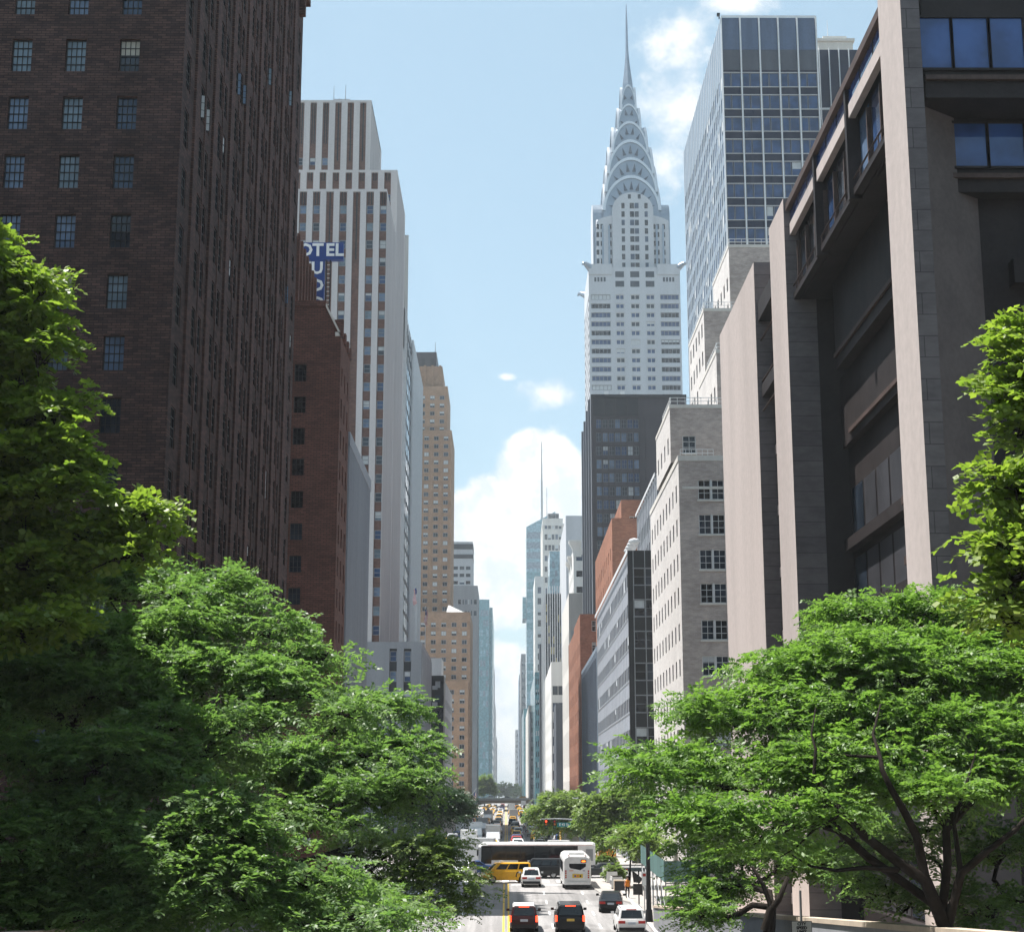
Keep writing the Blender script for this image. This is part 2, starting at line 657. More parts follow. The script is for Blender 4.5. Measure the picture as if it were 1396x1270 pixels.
def fbox(mb, fc, u0, u1, v0, v1, o0, o1, mt, back=False):
    """box on a face between offsets o0 (inner) and o1 (outer)"""
    P = fc.p
    mb.quad([P(u0, v0, o1), P(u1, v0, o1), P(u1, v1, o1), P(u0, v1, o1)], mt)
    mb.quad([P(u0, v0, o0), P(u0, v0, o1), P(u0, v1, o1), P(u0, v1, o0)], mt)
    mb.quad([P(u1, v0, o0), P(u1, v0, o1), P(u1, v1, o1), P(u1, v1, o0)], mt)
    mb.quad([P(u0, v1, o0), P(u1, v1, o0), P(u1, v1, o1), P(u0, v1, o1)], mt)
    mb.quad([P(u0, v0, o0), P(u1, v0, o0), P(u1, v0, o1), P(u0, v0, o1)], mt)
    if back:
        mb.quad([P(u0, v0, o0), P(u1, v0, o0), P(u1, v1, o0), P(u0, v1, o0)], mt)


class Win:
    """look of a window: panes across / up, frame bar width, materials, chance of a blind"""
    def __init__(self, nx=2, ny=2, bar=0.06, fr='frame_dark', gl=('glass_dark', 'glass_mid'), blind=0.0, bm='blind', near=False, sill=None, out=0.05):
        self.__dict__.update(locals())


def window_mesh(op, st, split):
    fc, c, d, a, b, dep = op
    pane, fr = MB(), MB()
    g = random.choice(st.gl)
    pane.quad([fc.p(c, a, -dep), fc.p(d, a, -dep), fc.p(d, b, -dep), fc.p(c, b, -dep)], g)
    if random.random() < st.blind:
        h = b - (b - a) * random.choice((0.3, 0.45, 0.5, 0.5, 0.7, 1.0))
        pane.quad([fc.p(c, h, -dep + 0.012), fc.p(d, h, -dep + 0.012), fc.p(d, b, -dep + 0.012), fc.p(c, b, -dep + 0.012)], st.bm)
    if st.bar > 0:
        w = st.bar
        o1 = -dep + 0.02 + st.out
        bars = [(c, c + w, a, b), (d - w, d, a, b), (c + w, d - w, a, a + w), (c + w, d - w, b - w, b)]
        iw = w * (0.6 if st.near else 0.8)
        for i in range(1, st.nx):
            x = c + (d - c) * i / st.nx
            bars.append((x - iw / 2, x + iw / 2, a + w, b - w))
        for j in range(1, st.ny):
            z = a + (b - a) * j / st.ny
            bars.append((c + w, d - w, z - iw / 2, z + iw / 2))
        for q in bars:
            if st.near:
                fbox(fr, fc, *q, -dep + 0.004, o1, st.fr)
            else:
                fr.quad([fc.p(q[0], q[2], o1), fc.p(q[1], q[2], o1), fc.p(q[1], q[3], o1), fc.p(q[0], q[3], o1)], st.fr)
    if not split:
        pane.merge(fr)
    return pane, fr


def put_windows(root, wins, most=100, zmin=-1e9, sub=True):
    """the largest windows in view become parts of their own, the rest one part"""
    sc = []
    for i, (op, st) in enumerate(wins):
        fc, c, d, a, b, dep = op
        ps = [proj(fc.p(u, v)) for u, v in ((c, a), (d, a), (d, b), (c, b))]
        s = 0.0
        if all(ps):
            x = sum(q[0] for q in ps) / 4; y = sum(q[1] for q in ps) / 4
            ar = 0.5 * abs(sum(ps[k][0] * ps[(k + 1) % 4][1] - ps[(k + 1) % 4][0] * ps[k][1] for k in range(4)))
            if -10 < x < 1406 and -10 < y < 1280:
                s = ar * (1.0 if a > zmin else 0.01)
        sc.append((s, i))
    sc.sort(reverse=True)
    own = {i for s, i in sc[:most] if s > 0.0}
    rest = MB()
    for i, (op, st) in enumerate(wins):
        if i in own:
            near = st.near and sub
            pane, fr = window_mesh(op, st, near)
            w = pane.build('window', root)
            if near and fr.f:
                fr.build('frame', w)
        else:
            pane, fr = window_mesh(op, st, False)
            rest.merge(pane)
    if rest.f:
        tag(rest.build('windows', root), kind='stuff')


def rows(z0, z1, step, h, sill=0.9):
    out = []
    z = z0 + sill
    while z + h < z1:
        out.append((z, z + h))
        z += step
    return out


def roof(mb, x0, x1, y0, y1, z, mt='roof_gravel', par=0.0, pm=None, th=0.35):
    mb.quad([(x0, y0, z), (x1, y0, z), (x1, y1, z), (x0, y1, z)], mt)
    if par:
        pm = pm or mt
        e = 0.0
        mb.box(x0, x1, y0, y0 + th, z, z + par, pm)
        mb.box(x0, x1, y1 - th, y1, z, z + par, pm)
        mb.box(x0, x0 + th, y0 + th, y1 - th, z, z + par, pm)
        mb.box(x1 - th, x1, y0 + th, y1 - th, z, z + par, pm)


# ------------------------------------------------------------------ ground levels
GK = [(-400, -6), (0, -0.6), (60, 1.2), (110, 2.8), (140, 3.8), (168, 4.25), (300, 4.95), (480, 6.0), (660, 7.2), (900, 8.0), (1500, 8.2), (6000, 8.2)]
_gx = np.arange(-400, 6001, 2.0)
_gy = np.interp(_gx, [k[0] for k in GK], [k[1] for k in GK])
_gy = np.convolve(np.pad(_gy, 10, mode='edge'), np.ones(21) / 21, mode='valid')


def gz(Y):
    return float(np.interp(Y, _gx, _gy))


def tz(Y):
    """level of the raised side walks by the bridge"""
    return float(np.interp(Y, [0, 30, 118, 126], [9.2, 8.6, gz(118) + 0.5, gz(126) + 0.15]))

# ------------------------------------------------------------------ ground and street
def strip(name, mt, fx0, fx1, y0, y1, lift, step=4.0, kind='structure', base=gz, skirt=0.0):
    mb = MB()
    ys = list(np.arange(y0, y1, step)) + [y1]
    for a, b in zip(ys[:-1], ys[1:]):
        za, zb = base(a) + lift, base(b) + lift
        xa0, xa1 = (fx0(a), fx1(a)) if callable(fx0) else (fx0, fx1)
        xb0, xb1 = (fx0(b), fx1(b)) if callable(fx0) else (fx0, fx1)
        mb.quad([(xa0, a, za), (xa1, a, za), (xb1, b, zb), (xb0, b, zb)], mt)
        if skirt:
            mb.quad([(xa0, a, za - skirt), (xa0, a, za), (xb0, b, zb), (xb0, b, zb - skirt)], mt)
            mb.quad([(xa1, a, za - skirt), (xa1, a, za), (xb1, b, zb), (xb1, b, zb - skirt)], mt)
    if skirt:
        for q in (y0, y1):
            z = base(q) + lift
            mb.quad([(fx0, q, z - skirt), (fx1, q, z - skirt), (fx1, q, z), (fx0, q, z)], mt)
    o = mb.build(name)
    return tag(o, kind=kind)


def build_ground():
    mb = MB()
    ys = [-300, -100] + list(range(0, 1000, 10)) + [1100, 1300, 1600, 2200, 3000, 4500]
    xs = [-3500, -900, -200, -40, 40, 200, 900, 3500]
    for a, b in zip(ys[:-1], ys[1:]):
        for c, d in zip(xs[:-1], xs[1:]):
            mb.quad([(c, a, gz(a)), (d, a, gz(a)), (d, b, gz(b)), (c, b, gz(b))], 'city_ground')
    tag(mb.build('ground'), kind='structure')


KERB = 10.2
build_ground()
strip('road', 'asphalt', -KERB, KERB, -60, 2600, 0.004)
# avenue crossing
mb = MB()
for c, d in ((-160, -KERB), (KERB, 160)):
    for a in range(164, 188, 4):
        mb.quad([(c, a, gz(a) + 0.008), (d, a, gz(a) + 0.008), (d, a + 4, gz(a + 4) + 0.008), (c, a + 4, gz(a + 4) + 0.008)], 'asphalt')
tag(mb.build('avenue_road'), kind='structure')
for nm, x0, x1 in (('pavement_right', KERB, 16.5), ('pavement_left', -16.5, -KERB)):
    for a, b in ((112, 163), (189, 840)):
        strip(nm, 'sidewalk', x0 + (0.3 if x0 > 0 else 0), x1 - (0 if x0 > 0 else 0.3), a, b, 0.15, skirt=0.2)
        k0, k1 = (x0, x0 + 0.297) if x0 > 0 else (x1 - 0.297, x1)
        strip('kerb_right' if x0 > 0 else 'kerb_left', 'kerb_stone', k0, k1, a, b, 0.153, skirt=0.2)
# kerb bulge at the corner where the planters stand
mb = MB()
pts = [(KERB - 0.003, 134.0), (8.4, 141.0), (7.9, 150.0), (8.2, 160.0), (KERB - 0.003, 162.9)]
zt = 0.15
mb.poly([(x, y, gz(y) + zt) for x, y in pts], 'sidewalk')
for p, q in zip(pts[:-1], pts[1:]):
    mb.quad([(p[0], p[1], gz(p[1]) - .1), (q[0], q[1], gz(q[1]) - .1), (q[0], q[1], gz(q[1]) + zt), (p[0], p[1], gz(p[1]) + zt)], 'kerb_stone')
tag(mb.build('pavement_corner'), kind='structure')

# painted markings
mb = MB()


def mark(x0, x1, a, b, mt, lift=0.010):
    n = max(1, int((b - a) / 4))
    for i in range(n):
        p, q = a + (b - a) * i / n, a + (b - a) * (i + 1) / n
        mb.quad([(x0, p, gz(p) + lift), (x1, p, gz(p) + lift), (x1, q, gz(q) + lift), (x0, q, gz(q) + lift)], mt)


for x in (-0.26, 0.12):
    mark(x, x + 0.14, 40, 156, 'paint_yellow')
    mark(x, x + 0.14, 192, 820, 'paint_yellow')
for x in (3.35, 6.75, -3.35, -6.75):
    y = 62.0
    while y < 152:
        mark(x - 0.07, x + 0.07, y, y + 3, 'paint_white')
        y += 9.0
    y = 194.0
    while y < 420:
        mark(x - 0.07, x + 0.07, y, y + 3, 'paint_white')
        y += 9.0
mark(0.5, KERB - 0.3, 154.0, 154.5, 'paint_white')
for i in range(15):
    x = -9.6 + i * 1.32
    mark(x, x + 0.6, 157.2, 161.2, 'paint_white')
    mark(x, x + 0.6, 190.4, 194.2, 'paint_white')
mark(-KERB + .3, -0.5, 197, 197.5, 'paint_white')
tag(mb.build('road_markings'), kind='structure')

# raised side walks leading up to the bridge
for nm, x0, x1 in (('terrace_right', 10.9, 15.0), ('terrace_left', -15.0, -10.9)):
    strip(nm, 'terrace_stone', x0, x1, 6, 120, 0.0, base=tz, skirt=6.0)


def ret_wall(name, label, x0, x1):
    """retaining wall with a coping along the raised side walk"""
    root = thing(name, label, 'retaining wall', (x0, 60, gz(60)))
    w, c = MB(), MB()
    ys = list(range(8, 119, 4))
    for a, b in zip(ys[:-1], ys[1:]):
        for mbb, e, lo, hi in ((w, 0.0, None, 0.75), (c, 0.06, 0.752, 0.9)):
            l0 = (gz(a) - .3) if lo is None else tz(a) + lo
            l1 = (gz(b) - .3) if lo is None else tz(b) + lo
            h0, h1 = tz(a) + hi, tz(b) + hi
            mt = 'grey_stone' if lo is None else 'terrace_stone'
            X0, X1 = x0 - e, x1 + e
            mbb.quad([(X0, a, l0), (X0, b, l1), (X0, b, h1), (X0, a, h0)], mt)
            mbb.quad([(X1, a, l0), (X1, b, l1), (X1, b, h1), (X1, a, h0)], mt)
            mbb.quad([(X0, a, h0), (X1, a, h0), (X1, b, h1), (X0, b, h1)], mt)
            if lo is not None:
                mbb.quad([(X0, a, l0), (X1, a, l0), (X1, b, l1), (X0, b, l1)], mt)
    w.build('wall', root)
    c.build('coping', root)


ret_wall('retaining_wall', 'sloping stone retaining wall with a coping under the big trees on the right', 10.45, 10.88)
ret_wall('retaining_wall', 'sloping stone retaining wall with a coping under the dark trees on the left', -10.88, -10.45)


# ------------------------------------------------------------------ LEFT SIDE
W = Win


def brick_tower():
    X1, X0, Y0, Y1, ZT = -15.7, -46.0, 71.0, 112.0, 71.6
    root = thing('brick_apartment_tower', 'dark brown brick tower at upper left with steel paned windows and tall ribbed street side', 'apartment building', (X1, Y0, 0))
    mb, pm = MB(), MB()
    wins = []
    e = east_face(X0, Y0)
    L = X1 - X0
    us = []
    for k in range(0, 9):
        x = -18.35 - 2.62 * k
        if x - 0.6 > X0:
            us.append((x - 0.49 - X0, x + 0.49 - X0))
    us.sort()
    vs = [(26.35 + 3.0 * k - 0.85, 26.35 + 3.0 * k + 0.85) for k in range(-7, 15)]
    st = W(4, 4, 0.045, 'frame_dark', ('glass_curtain', 'glass_curtain', 'glass_pale', 'glass_blue', 'glass_mid'), 0.12, 'blind_cream', near=True)
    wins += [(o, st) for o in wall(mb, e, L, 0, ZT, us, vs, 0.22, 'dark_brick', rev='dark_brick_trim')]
    # slightly recessed spandrel courses read as darker panels under every window
    f = left_face(X1, Y0)
    us2 = [(0.75, 1.75)]
    for k in range(7):
        c = 5.6 + 4.75 * k
        us2 += [(c - 1.18, c - 0.25), (c + 0.25, c + 1.18)]
    us2 += [(38.9, 39.9)]
    vs2 = [(26.1 + 3.0 * k - 1.0, 26.1 + 3.0 * k + 0.95) for k in range(-7, 15)]
    st2 = W(2, 4, 0.05, 'frame_dark', ('glass_deep', 'glass_deep', 'glass_dark', 'glass_mid'), 0.03, 'blind', near=True, out=.015)
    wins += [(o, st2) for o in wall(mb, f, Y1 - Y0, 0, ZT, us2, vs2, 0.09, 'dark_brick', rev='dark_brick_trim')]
    mb.quad([(X1, Y1, 0), (X0, Y1, 0), (X0, Y1, ZT), (X1, Y1, ZT)], 'dark_brick')
    mb.quad([(X0, Y0, 0), (X0, Y1, 0), (X0, Y1, ZT), (X0, Y0, ZT)], 'dark_brick')
    # projecting piers
    for k in range(8):
        c = 3.25 + 4.75 * k
        fbox(pm, f, c - 0.55, c + 0.55, 3, ZT - 1.2, 0.002, 0.13, 'dark_brick_trim')
        if k < 7:
            fbox(pm, f, c + 2.375 - 0.13, c + 2.375 + 0.13, 3, ZT - 2.4, 0.002, 0.05, 'dark_brick_trim')
    mb.build('wall', root)
    pm.build('pier', root)
    rm = MB()
    roof(rm, X0, X1, Y0, Y1, ZT, par=1.0, pm='dark_brick_trim')
    for k in range(11):
        y = Y0 + 1.2 + k * 3.75
        rm.box(X1 + 0.002, X1 + 0.45, y, y + 0.5, ZT - 1.6, ZT + 0.2, 'dark_brick_trim')
    rm.box(X1 + 0.002, X1 + 0.55, Y0, Y1, ZT + 0.202, ZT + 0.7, 'dark_brick_trim')
    rm.build('parapet', root)
    up = MB()
    up.box(-45, -20, 73, 85, ZT + 0.01, 106, 'dark_brick', 'roof_gravel', skip='b')
    up.build('upper_storeys', root)  # unseen block above the frame, added to shade the granite pier opposite
    # casements swung open and catching the sky
    for px, y0, y1, m in ((274, 130, 163, 'blind'), (281, 149, 181, 'blind'), (324, 100, 132, 'glass_curtain'), (331, 116, 144, 'glass_curtain'), (366, 93, 118, 'glass_pale'), (394, 124, 146, 'glass_pale'), (389, 390, 415, 'glass_curtain')):
        s = MB()
        top, bot = onX(px, y0, X1), onX(px, y1, X1)
        v, z1 = bot.z, top.z
        p0 = (X1 + .03, top.y, v)
        p1 = (X1 + .20, top.y + .06, v)
        s.quad([p0, p1, (p1[0], p1[1], z1), (p0[0], p0[1], z1)], m)
        for q in (0.0, 1.0):
            xx = p0[0] + (p1[0] - p0[0]) * q; yy = p0[1] + (p1[1] - p0[1]) * q
            s.tube((xx, yy, v), (xx, yy, z1), 0.018, n=4, mt='frame_dark')
        for q in (0.0, 0.33, 0.66, 1.0):
            s.tube((p0[0], p0[1], v + (z1 - v) * q), (p1[0], p1[1], v + (z1 - v) * q), 0.018, n=4, mt='frame_dark')
        s.build('open_sash', root)
    put_windows(root, wins, 100, zmin=14)


brick_tower()


def unseen_shade_tower():
    """unseen block added out of view, placed and sized to shade the lower left trees"""
    root = thing('brick_apartment_tower', 'unseen dark brick block added outside the left edge to shade the lower left trees', 'apartment building', (-20, 40, 0))
    mb = MB()
    e = left_face(-20.5, 20)
    ops = wall(mb, e, 31, 2, 46, spans(1, 30, 8, 1.6), rows(8, 45, 3.2, 1.7), 0.25, 'dark_brick')
    mb.box(-46, -20.5, 20, 51, 2, 46, 'dark_brick', 'roof_gravel', skip='e')
    mb.build('wall', root)
    put_windows(root, [(o, W(2, 2, 0.06)) for o in ops], 0)


unseen_shade_tower()


def unseen_rear_block():  # unseen block added to cut sky light on the lower left leaves
    root = thing('unseen_sky_blocker', 'unseen dark brick block added behind the camera on the left to cut sky light', 'apartment building', (-21, 8, 0))
    mb = MB()
    f = left_face(-21, -50)
    ops = wall(mb, f, 62, 0, 44, spans(1, 61, 14, 1.6), rows(8, 43, 3.2, 1.7), 0.25, 'dark_brick')
    mb.box(-70, -21, -50, 12, 0, 44, 'dark_brick', 'roof_gravel', skip='e')
    mb.build('wall', root)
    put_windows(root, [(o, W(2, 2, 0.06)) for o in ops], 0)


unseen_rear_block()


def unseen_right_block():
    """unseen block added out of view to cut low sky light on east walls"""
    root = thing('unseen_sky_blocker', 'unseen dark brick block added outside the right edge to cut sky light', 'apartment building', (22, 26, 0))
    mb = MB()
    f = right_face(22, -44)
    ops = wall(mb, f, 70, 0, 48, spans(1, 69, 16, 1.6), rows(8, 47, 3.2, 1.7), 0.25, 'dark_brick')
    mb.box(22, 72, -44, 26, 0, 48, 'dark_brick', 'roof_gravel', skip='w')
    mb.build('wall', root)
    put_windows(root, [(o, W(2, 2, 0.06)) for o in ops], 0)


unseen_right_block()


def brown_brick():
    root = thing('brick_hotel', 'red brown brick hotel building beside the dark tower below the blue sign', 'hotel building', (-14.4, 132, 0))
    mb, wins = MB(), []
    xs = XP(446, 420, 132)
    zA, zB = ZP(418, 132), ZP(458, 132)
    st = W(3, 3, 0.05, 'frame_dark', ('glass_dark', 'glass_mid', 'glass_deep'), 0.25, 'blind_cream', near=True)
    fy = [464, 508, 551, 594, 636, 680, 724, 768, 812, 856, 900]
    vs = sorted((ZP(y + 12, 132), ZP(y - 11, 132)) for y in fy)
    xw = XP(407, 600, 132)
    X0 = -40.0
    e = east_face(X0, 132)
    us = [(xw - 0.52 - X0, xw + 0.52 - X0)]
    for k in (1, 2, 3):
        us.insert(0, (xw - 0.52 - 3.1 * k - X0, xw + 0.52 - 3.1 * k - X0))
    wins += [(o, st) for o in wall(mb, e, -14.4 - X0, 0, zB, us, vs, 0.2, 'red_brown_brick')]
    mb.quad([(X0, 132, zB), (xs, 132, zB), (xs, 132, zA), (X0, 132, zA)], 'red_brown_brick')
    mb.poly([(xs, 132, zB), (xs + 1.15, 132, zB), (xs, 132, zA)], 'red_brown_brick')
    f = left_face(-14.4, 132)
    L = 140.0 - 132
    vs2 = [(a - 0.1, b + 0.1) for a, b in vs[:-1]]
    wins += [(o, W(2, 3, 0.05, 'frame_dark', ('glass_deep', 'glass_dark'), 0.1, near=True)) for o in wall(mb, f, L, 0, zB, [(1.0, 1.9), (3.4, 4.3), (5.9, 6.8)], vs2, 0.25, 'red_brown_brick')]
    mb.quad([(xs, 132, zB), (-14.4, 132, zB), (-14.4, 140, zB), (xs, 140, zB)], 'roof_gravel')
    mb.quad([(X0, 132, zA), (xs, 132, zA), (xs, 140, zA), (X0, 140, zA)], 'roof_gravel')
    mb.quad([(xs, 132, zA), (xs + 1.15, 132, zB), (xs + 1.15, 140, zB), (xs, 140, zA)], 'limestone')
    mb.quad([(X0, 140, 0), (-14.4, 140, 0), (-14.4, 140, zB), (X0, 140, zB)], 'red_brown_brick')
    mb.quad([(X0, 140, zB), (xs, 140, zB), (xs, 140, zA), (X0, 140, zA)], 'red_brown_brick')
    mb.build('wall', root)
    cp = MB()
    a, b = Vector((xs - 0.1, 131.85, zA + 0.1)), Vector((xs + 1.2, 131.85, zB + 0.15))
    for p, q in ((a, b), (b, Vector((-14.9, 131.85, zB + 0.12)))):
        cp.loft([[p + Vector(v) for v in ((0, 0, -.18), (0, .55, -.18), (0, .55, .18), (0, 0, .18))], [q + Vector(v) for v in ((0, 0, -.18), (0, .55, -.18), (0, .55, .18), (0, 0, .18))]], 'limestone')
    cp.box(X0, xs - .1, 131.85, 132.4, zA + .002, zA + 0.5, 'red_brown_brick')
    cp.build('coping', root)
    bt = MB()
    for y in (132.1, 134.6, 137.1, 139.3):
        bt.box(-15.0, -14.25, y, y + .7, zB + .002, zB + 1.0 + (0.5 if y < 133 else 0), 'red_brown_brick')
    bt.build('buttress', root)
    # higher block behind
    tw = MB()
    x1 = XP(425, 390, 150)
    zt = ZP(377, 150)
    f2 = left_face(x1, 138.0)
    tops = wall(tw, f2, 14, zA - 2, zt, spans(0.8, 13.5, 6, 0.9), rows(zA - 2, zt, 3.3, 1.9, 0.6), 0.3, 'red_brown_brick')
    tw.box(-40, x1, 138.0, 152, zA - 2, zt, 'red_brown_brick', 'roof_gravel', skip='e')
    for k in range(7):
        fbox(tw, f2, 0.5 + 2.12 * k, 1.05 + 2.12 * k, zA - 1.9, zt + .3, 0.002, 0.28, 'red_brown_brick')
    tw.build('upper_block', root)
    wins += [(o, W(2, 3, 0.05, 'frame_dark', ('glass_deep',), near=True)) for o in tops]
    put_windows(root, wins, 100, zmin=15)


brown_brick()


def hotel_sign():
    Y = 153.5
    k = at(469, 344, Y) - at(409, 344, Y)
    px = k.x / 60.0
    c = at(434, 344, Y)
    root = thing('hotel_sign', 'blue rooftop sign with white letters reading HOTEL across and TUDOR down', 'sign', (c.x, Y, ZP(440, Y)))
    mb = MB()
    x0, x1 = c.x - 53 * px, XP(468.5, 344, Y)
    z1, z0 = ZP(332.5, Y), ZP(355.5, Y)
    mb.box(x0, x1, Y - 0.35, Y + 0.35, z0, z1, 'sign_blue')
    xa, xb = XP(424, 400, Y), XP(442, 400, Y)
    mb.box(xa, xb, Y - 0.33, Y + 0.35, ZP(452, Y), z0 - 0.002, 'sign_blue')
    mb.build('panel', root)
    for ch, x in (('H', 397.5), ('O', 417), ('T', 434), ('E', 450.5), ('L', 463)):
        letters(ch, 19.5 * px * 1.25, 'sign_white', root, (XP(x, 344, Y), Y - 0.40, ZP(343.5, Y)), 0.08, 0.05, name='letter')
    for ch, y in (('U', 368), ('D', 391.5), ('O', 415.5), ('R', 438)):
        letters(ch, 19.5 * px * 1.2, 'sign_white', root, (XP(433, y, Y), Y - 0.38, ZP(y, Y)), 0.08, 0.05, name='letter')
    lt = MB()
    xc, xd = XP(444.5, 400, Y), XP(449.5, 400, Y)
    zb = ZP(452, Y)
    for x in (xc, xd):
        lt.tube((x, Y, zb), (x, Y, z0), 0.07, n=5, mt='frame_dark')
    for i in range(16):
        z = zb + (z0 - zb) * i / 16
        lt.tube((xc, Y, z), (xd, Y, z), 0.05, n=4, mt='limestone')
    for y in (342, 372, 404, 425):
        lt.tube((xc, Y + .1, ZP(y + 18, Y)), (XP(410, 360, Y), Y - .1, ZP(y, Y)), 0.035, n=4, mt='frame_dark')
    lt.build('lattice', root)


mat('sign_blue', (0.020, 0.050, 0.20), 0.5, 0.15, 0.8)
mat('sign_white', (0.75, 0.76, 0.76), 0.6, 0.06, 1.0)
hotel_sign()


def ribbed_block():
    X1, Y0, Y1 = -14.5, 140.3, 163.0
    root = thing('ribbed_office_block', 'windowless pale grey block of close vertical ribs beside the brown brick hotel', 'office building', (X1, Y0, 0))
    zt = ZP(600, 142)
    mb = MB()
    mb.box(-40, X1, Y0, Y1, 0, zt, 'grey_stone', 'roof_gravel', skip='b')
    mb.build('wall', root)
    rb = MB()
    f = left_face(X1, Y0)
    y = 0.15
    while y < Y1 - Y0 - 0.4:
        fbox(rb, f, y, y + 0.34, 4, zt - 0.8, 0.002, 0.22, 'rib_grey')
        y += 0.72
    fbox(rb, f, 0, Y1 - Y0, zt - 0.798, zt + 0.4, 0.002, 0.25, 'rib_grey')
    fbox(rb, f, 0, Y1 - Y0, 16.0, 16.5, 0.224, 0.27, 'grey_stone')
    rb.build('rib', root)


ribbed_block()


def strip_tower():
    """white piers, brown strips of window and spandrel, stepping back as it rises"""
    S3 = 1.39
    root = thing('pier_office_tower', 'tall white stone tower with brown window strips behind the hotel sign', 'office building', (-23, 286, 0))
    mb, sp = MB(), MB()
    wins = []
    st = W(1, 2, 0.14, 'frame_grey', ('glass_royal', 'glass_curtain', 'glass_pale', 'glass_mid'), 0.4, 'blind')

    def strips(fc, z0, z1, cols, wdt, dep=0.6, pitch=3.5, h=1.75, blank=(), topblank=3.0, zlow=-99, both=True):
        us = [(c - wdt / 2, c + wdt / 2) for c in cols]
        for i, (a, b) in enumerate(us):
            if i in blank:
                sp.quad([fc.p(a, z0, -dep), fc.p(b, z0, -dep), fc.p(b, z1 - 0.5, -dep), fc.p(a, z1 - 0.5, -dep)], 'spandrel_brick')
                m_ = (a + b) / 2
                fbox(sp, fc, m_ - .12, m_ + .12, z1 - 14, z1 - .5, -dep, -dep + .2, 'dark_panel')
                continue
            vv = [q for q in rows(z0, z1 - topblank, pitch, h, 0.9)]
            sub = Face(fc.p(a, 0, -dep)[0], fc.p(a, 0, -dep)[1], *fc.d, *fc.n)
            ops = wall(sp, sub, b - a, z0, z1 - 0.5, [(0.06, b - a - 0.06)], vv, 0.15, 'spandrel_brick')
            wins.extend((o, st) for o in ops)
            for t in range(2):
                x = a + (b - a) * (0.33 + 0.34 * t)
                fbox(sp, fc, x - .1, x + .1, z1 - topblank, z1 - .5, -dep, -dep + .2, 'dark_panel')
        # piers
        prev = None
        edges = [e for u in us for e in u]
        return us

    def pier_wall(fc, L, z0, z1, us, dep=0.6, mt='pier_stone'):
        wall(mb, fc, L, z0, z1, us, [(z0 + 0.01, z1 - 0.5)], dep, mt)

    # front tier
    Y0 = 205 * S3
    X1 = -16.5 * S3
    X0 = -70.0
    zf = ZP(258, Y0)
    e = east_face(X0, Y0)
    pitch_x = 18.55 / FPX * Y0 / 0.96
    xc = XP(523, 400, Y0) - 0.35
    cols = sorted([xc - pitch_x * k - X0 for k in range(0, 17)])
    n = len(cols)
    blank = {n - 1 - 2, n - 1 - 4, n - 1 - 9, n - 1 - 11}
    us = strips(e, 5, zf, cols, 1.42, blank=blank)
    pier_wall(e, X1 - X0, 5, zf, us)
    f = left_face(X1, Y0)
    cols2 = [2.3 + 2.35 * k for k in range(10)]
    us = strips(f, 5, zf, cols2, 1.1, blank=())
    pier_wall(f, 26.0, 5, zf, us)
    mb.quad([(X0, Y0, zf), (X1, Y0, zf), (X1, Y0 + 26, zf), (X0, Y0 + 26, zf)], 'roof_gravel')
    # second tier
    Y2 = 224 * S3
    z2 = ZP(232, Y2)
    e = east_face(X0, Y2)
    x2 = X1
    cols3 = sorted([XP(528.5, 240, Y2) - pitch_x * 1.06 * k - X0 for k in range(0, 16)])
    us = strips(e, zf + .01, z2, cols3, 1.4, topblank=2.2)
    pier_wall(e, x2 - X0, zf - 3, z2, us)
    f = left_face(x2, Y2)
    us = strips(f, 5, z2, [1.6 + 2.35 * k for k in range(10)], 1.1)
    pier_wall(f, 26.0, 5, z2, us)
    mb.quad([(X0, Y2, z2), (x2, Y2, z2), (x2, Y2 + 26, z2), (X0, Y2 + 26, z2)], 'roof_gravel')
    # top tier
    Y3 = 232 * S3
    x3 = XP(506, 160, Y3)
    z3 = ZP(137, Y3)
    e = east_face(X0, Y3)
    cols4 = sorted([XP(494, 200, Y3) - pitch_x * 1.06 * k - X0 for k in range(0, 14)])
    n = len(cols4)
    us = strips(e, z2 - 2, z3, cols4, 1.4, blank={n - 1, n - 2, n - 3}, topblank=10)
    pier_wall(e, x3 - X0, z2 - 3, z3, us)
    f = left_face(x3, Y3)
    us = strips(f, z2, z3, [2.0 + 2.6 * k for k in range(9)], 1.2, topblank=6)
    pier_wall(f, 28.0, z2 - 3, z3, us)
    mb.box(X0, x3, Y3 + .6, Y3 + 28, z3 - .6, z3 + .01, 'white_stone', 'roof_gravel', skip='bs')
    mb.quad([(X0, Y3 + 28, 5), (X1, Y3 + 28, 5), (X1, Y3 + 28, z2), (X0, Y3 + 28, z2)], 'white_stone')
    mb.build('wall', root)
    sp.build('spandrel', root)
    an = MB()
    xa, ya = XP(455, 140, Y3 + 4), Y3 + 4
    for dx, h in ((0, 5.2), (1.2, 2.4), (2.6, 5.5), (3.6, 2.0)):
        an.tube((xa + dx, ya, z3), (xa + dx, ya, z3 + h), 0.12, 0.05, 5, 'grey_metal')
    an.tube((xa, ya, z3 + 2), (xa + 3.6, ya, z3 + 2), 0.1, n=4, mt='grey_metal')
    an.tube((xa - .4, ya, z3 + 1), (xa + 4, ya, z3 + 1), 0.1, n=4, mt='grey_metal')
    an.build('roof_antenna', root)
    put_windows(root, wins, 100, zmin=40)

    # low wing on the street
    r2 = thing('office_wing', 'low grey stone wing with three dark window strips in front of the white pier tower', 'office building', (-15.2, Y0 + 1, 0))
    mb2, sp2 = MB(), MB()
    Xw, Yw = XP(575, 960, 286.5), 286.5
    zt = ZP(876, Yw)
    x0 = X1 - 6
    e = east_face(x0, Yw - 1.9)
    cols = [XP(x, 960, Yw) - x0 for x in (536, 555.5)]
    us = [(c - .66, c + .66) for c in cols]
    wins2 = []
    wall(mb2, e, Xw - x0, 3, zt, us, [(3.1, zt - 1.2)], 0.5, 'grey_stone')
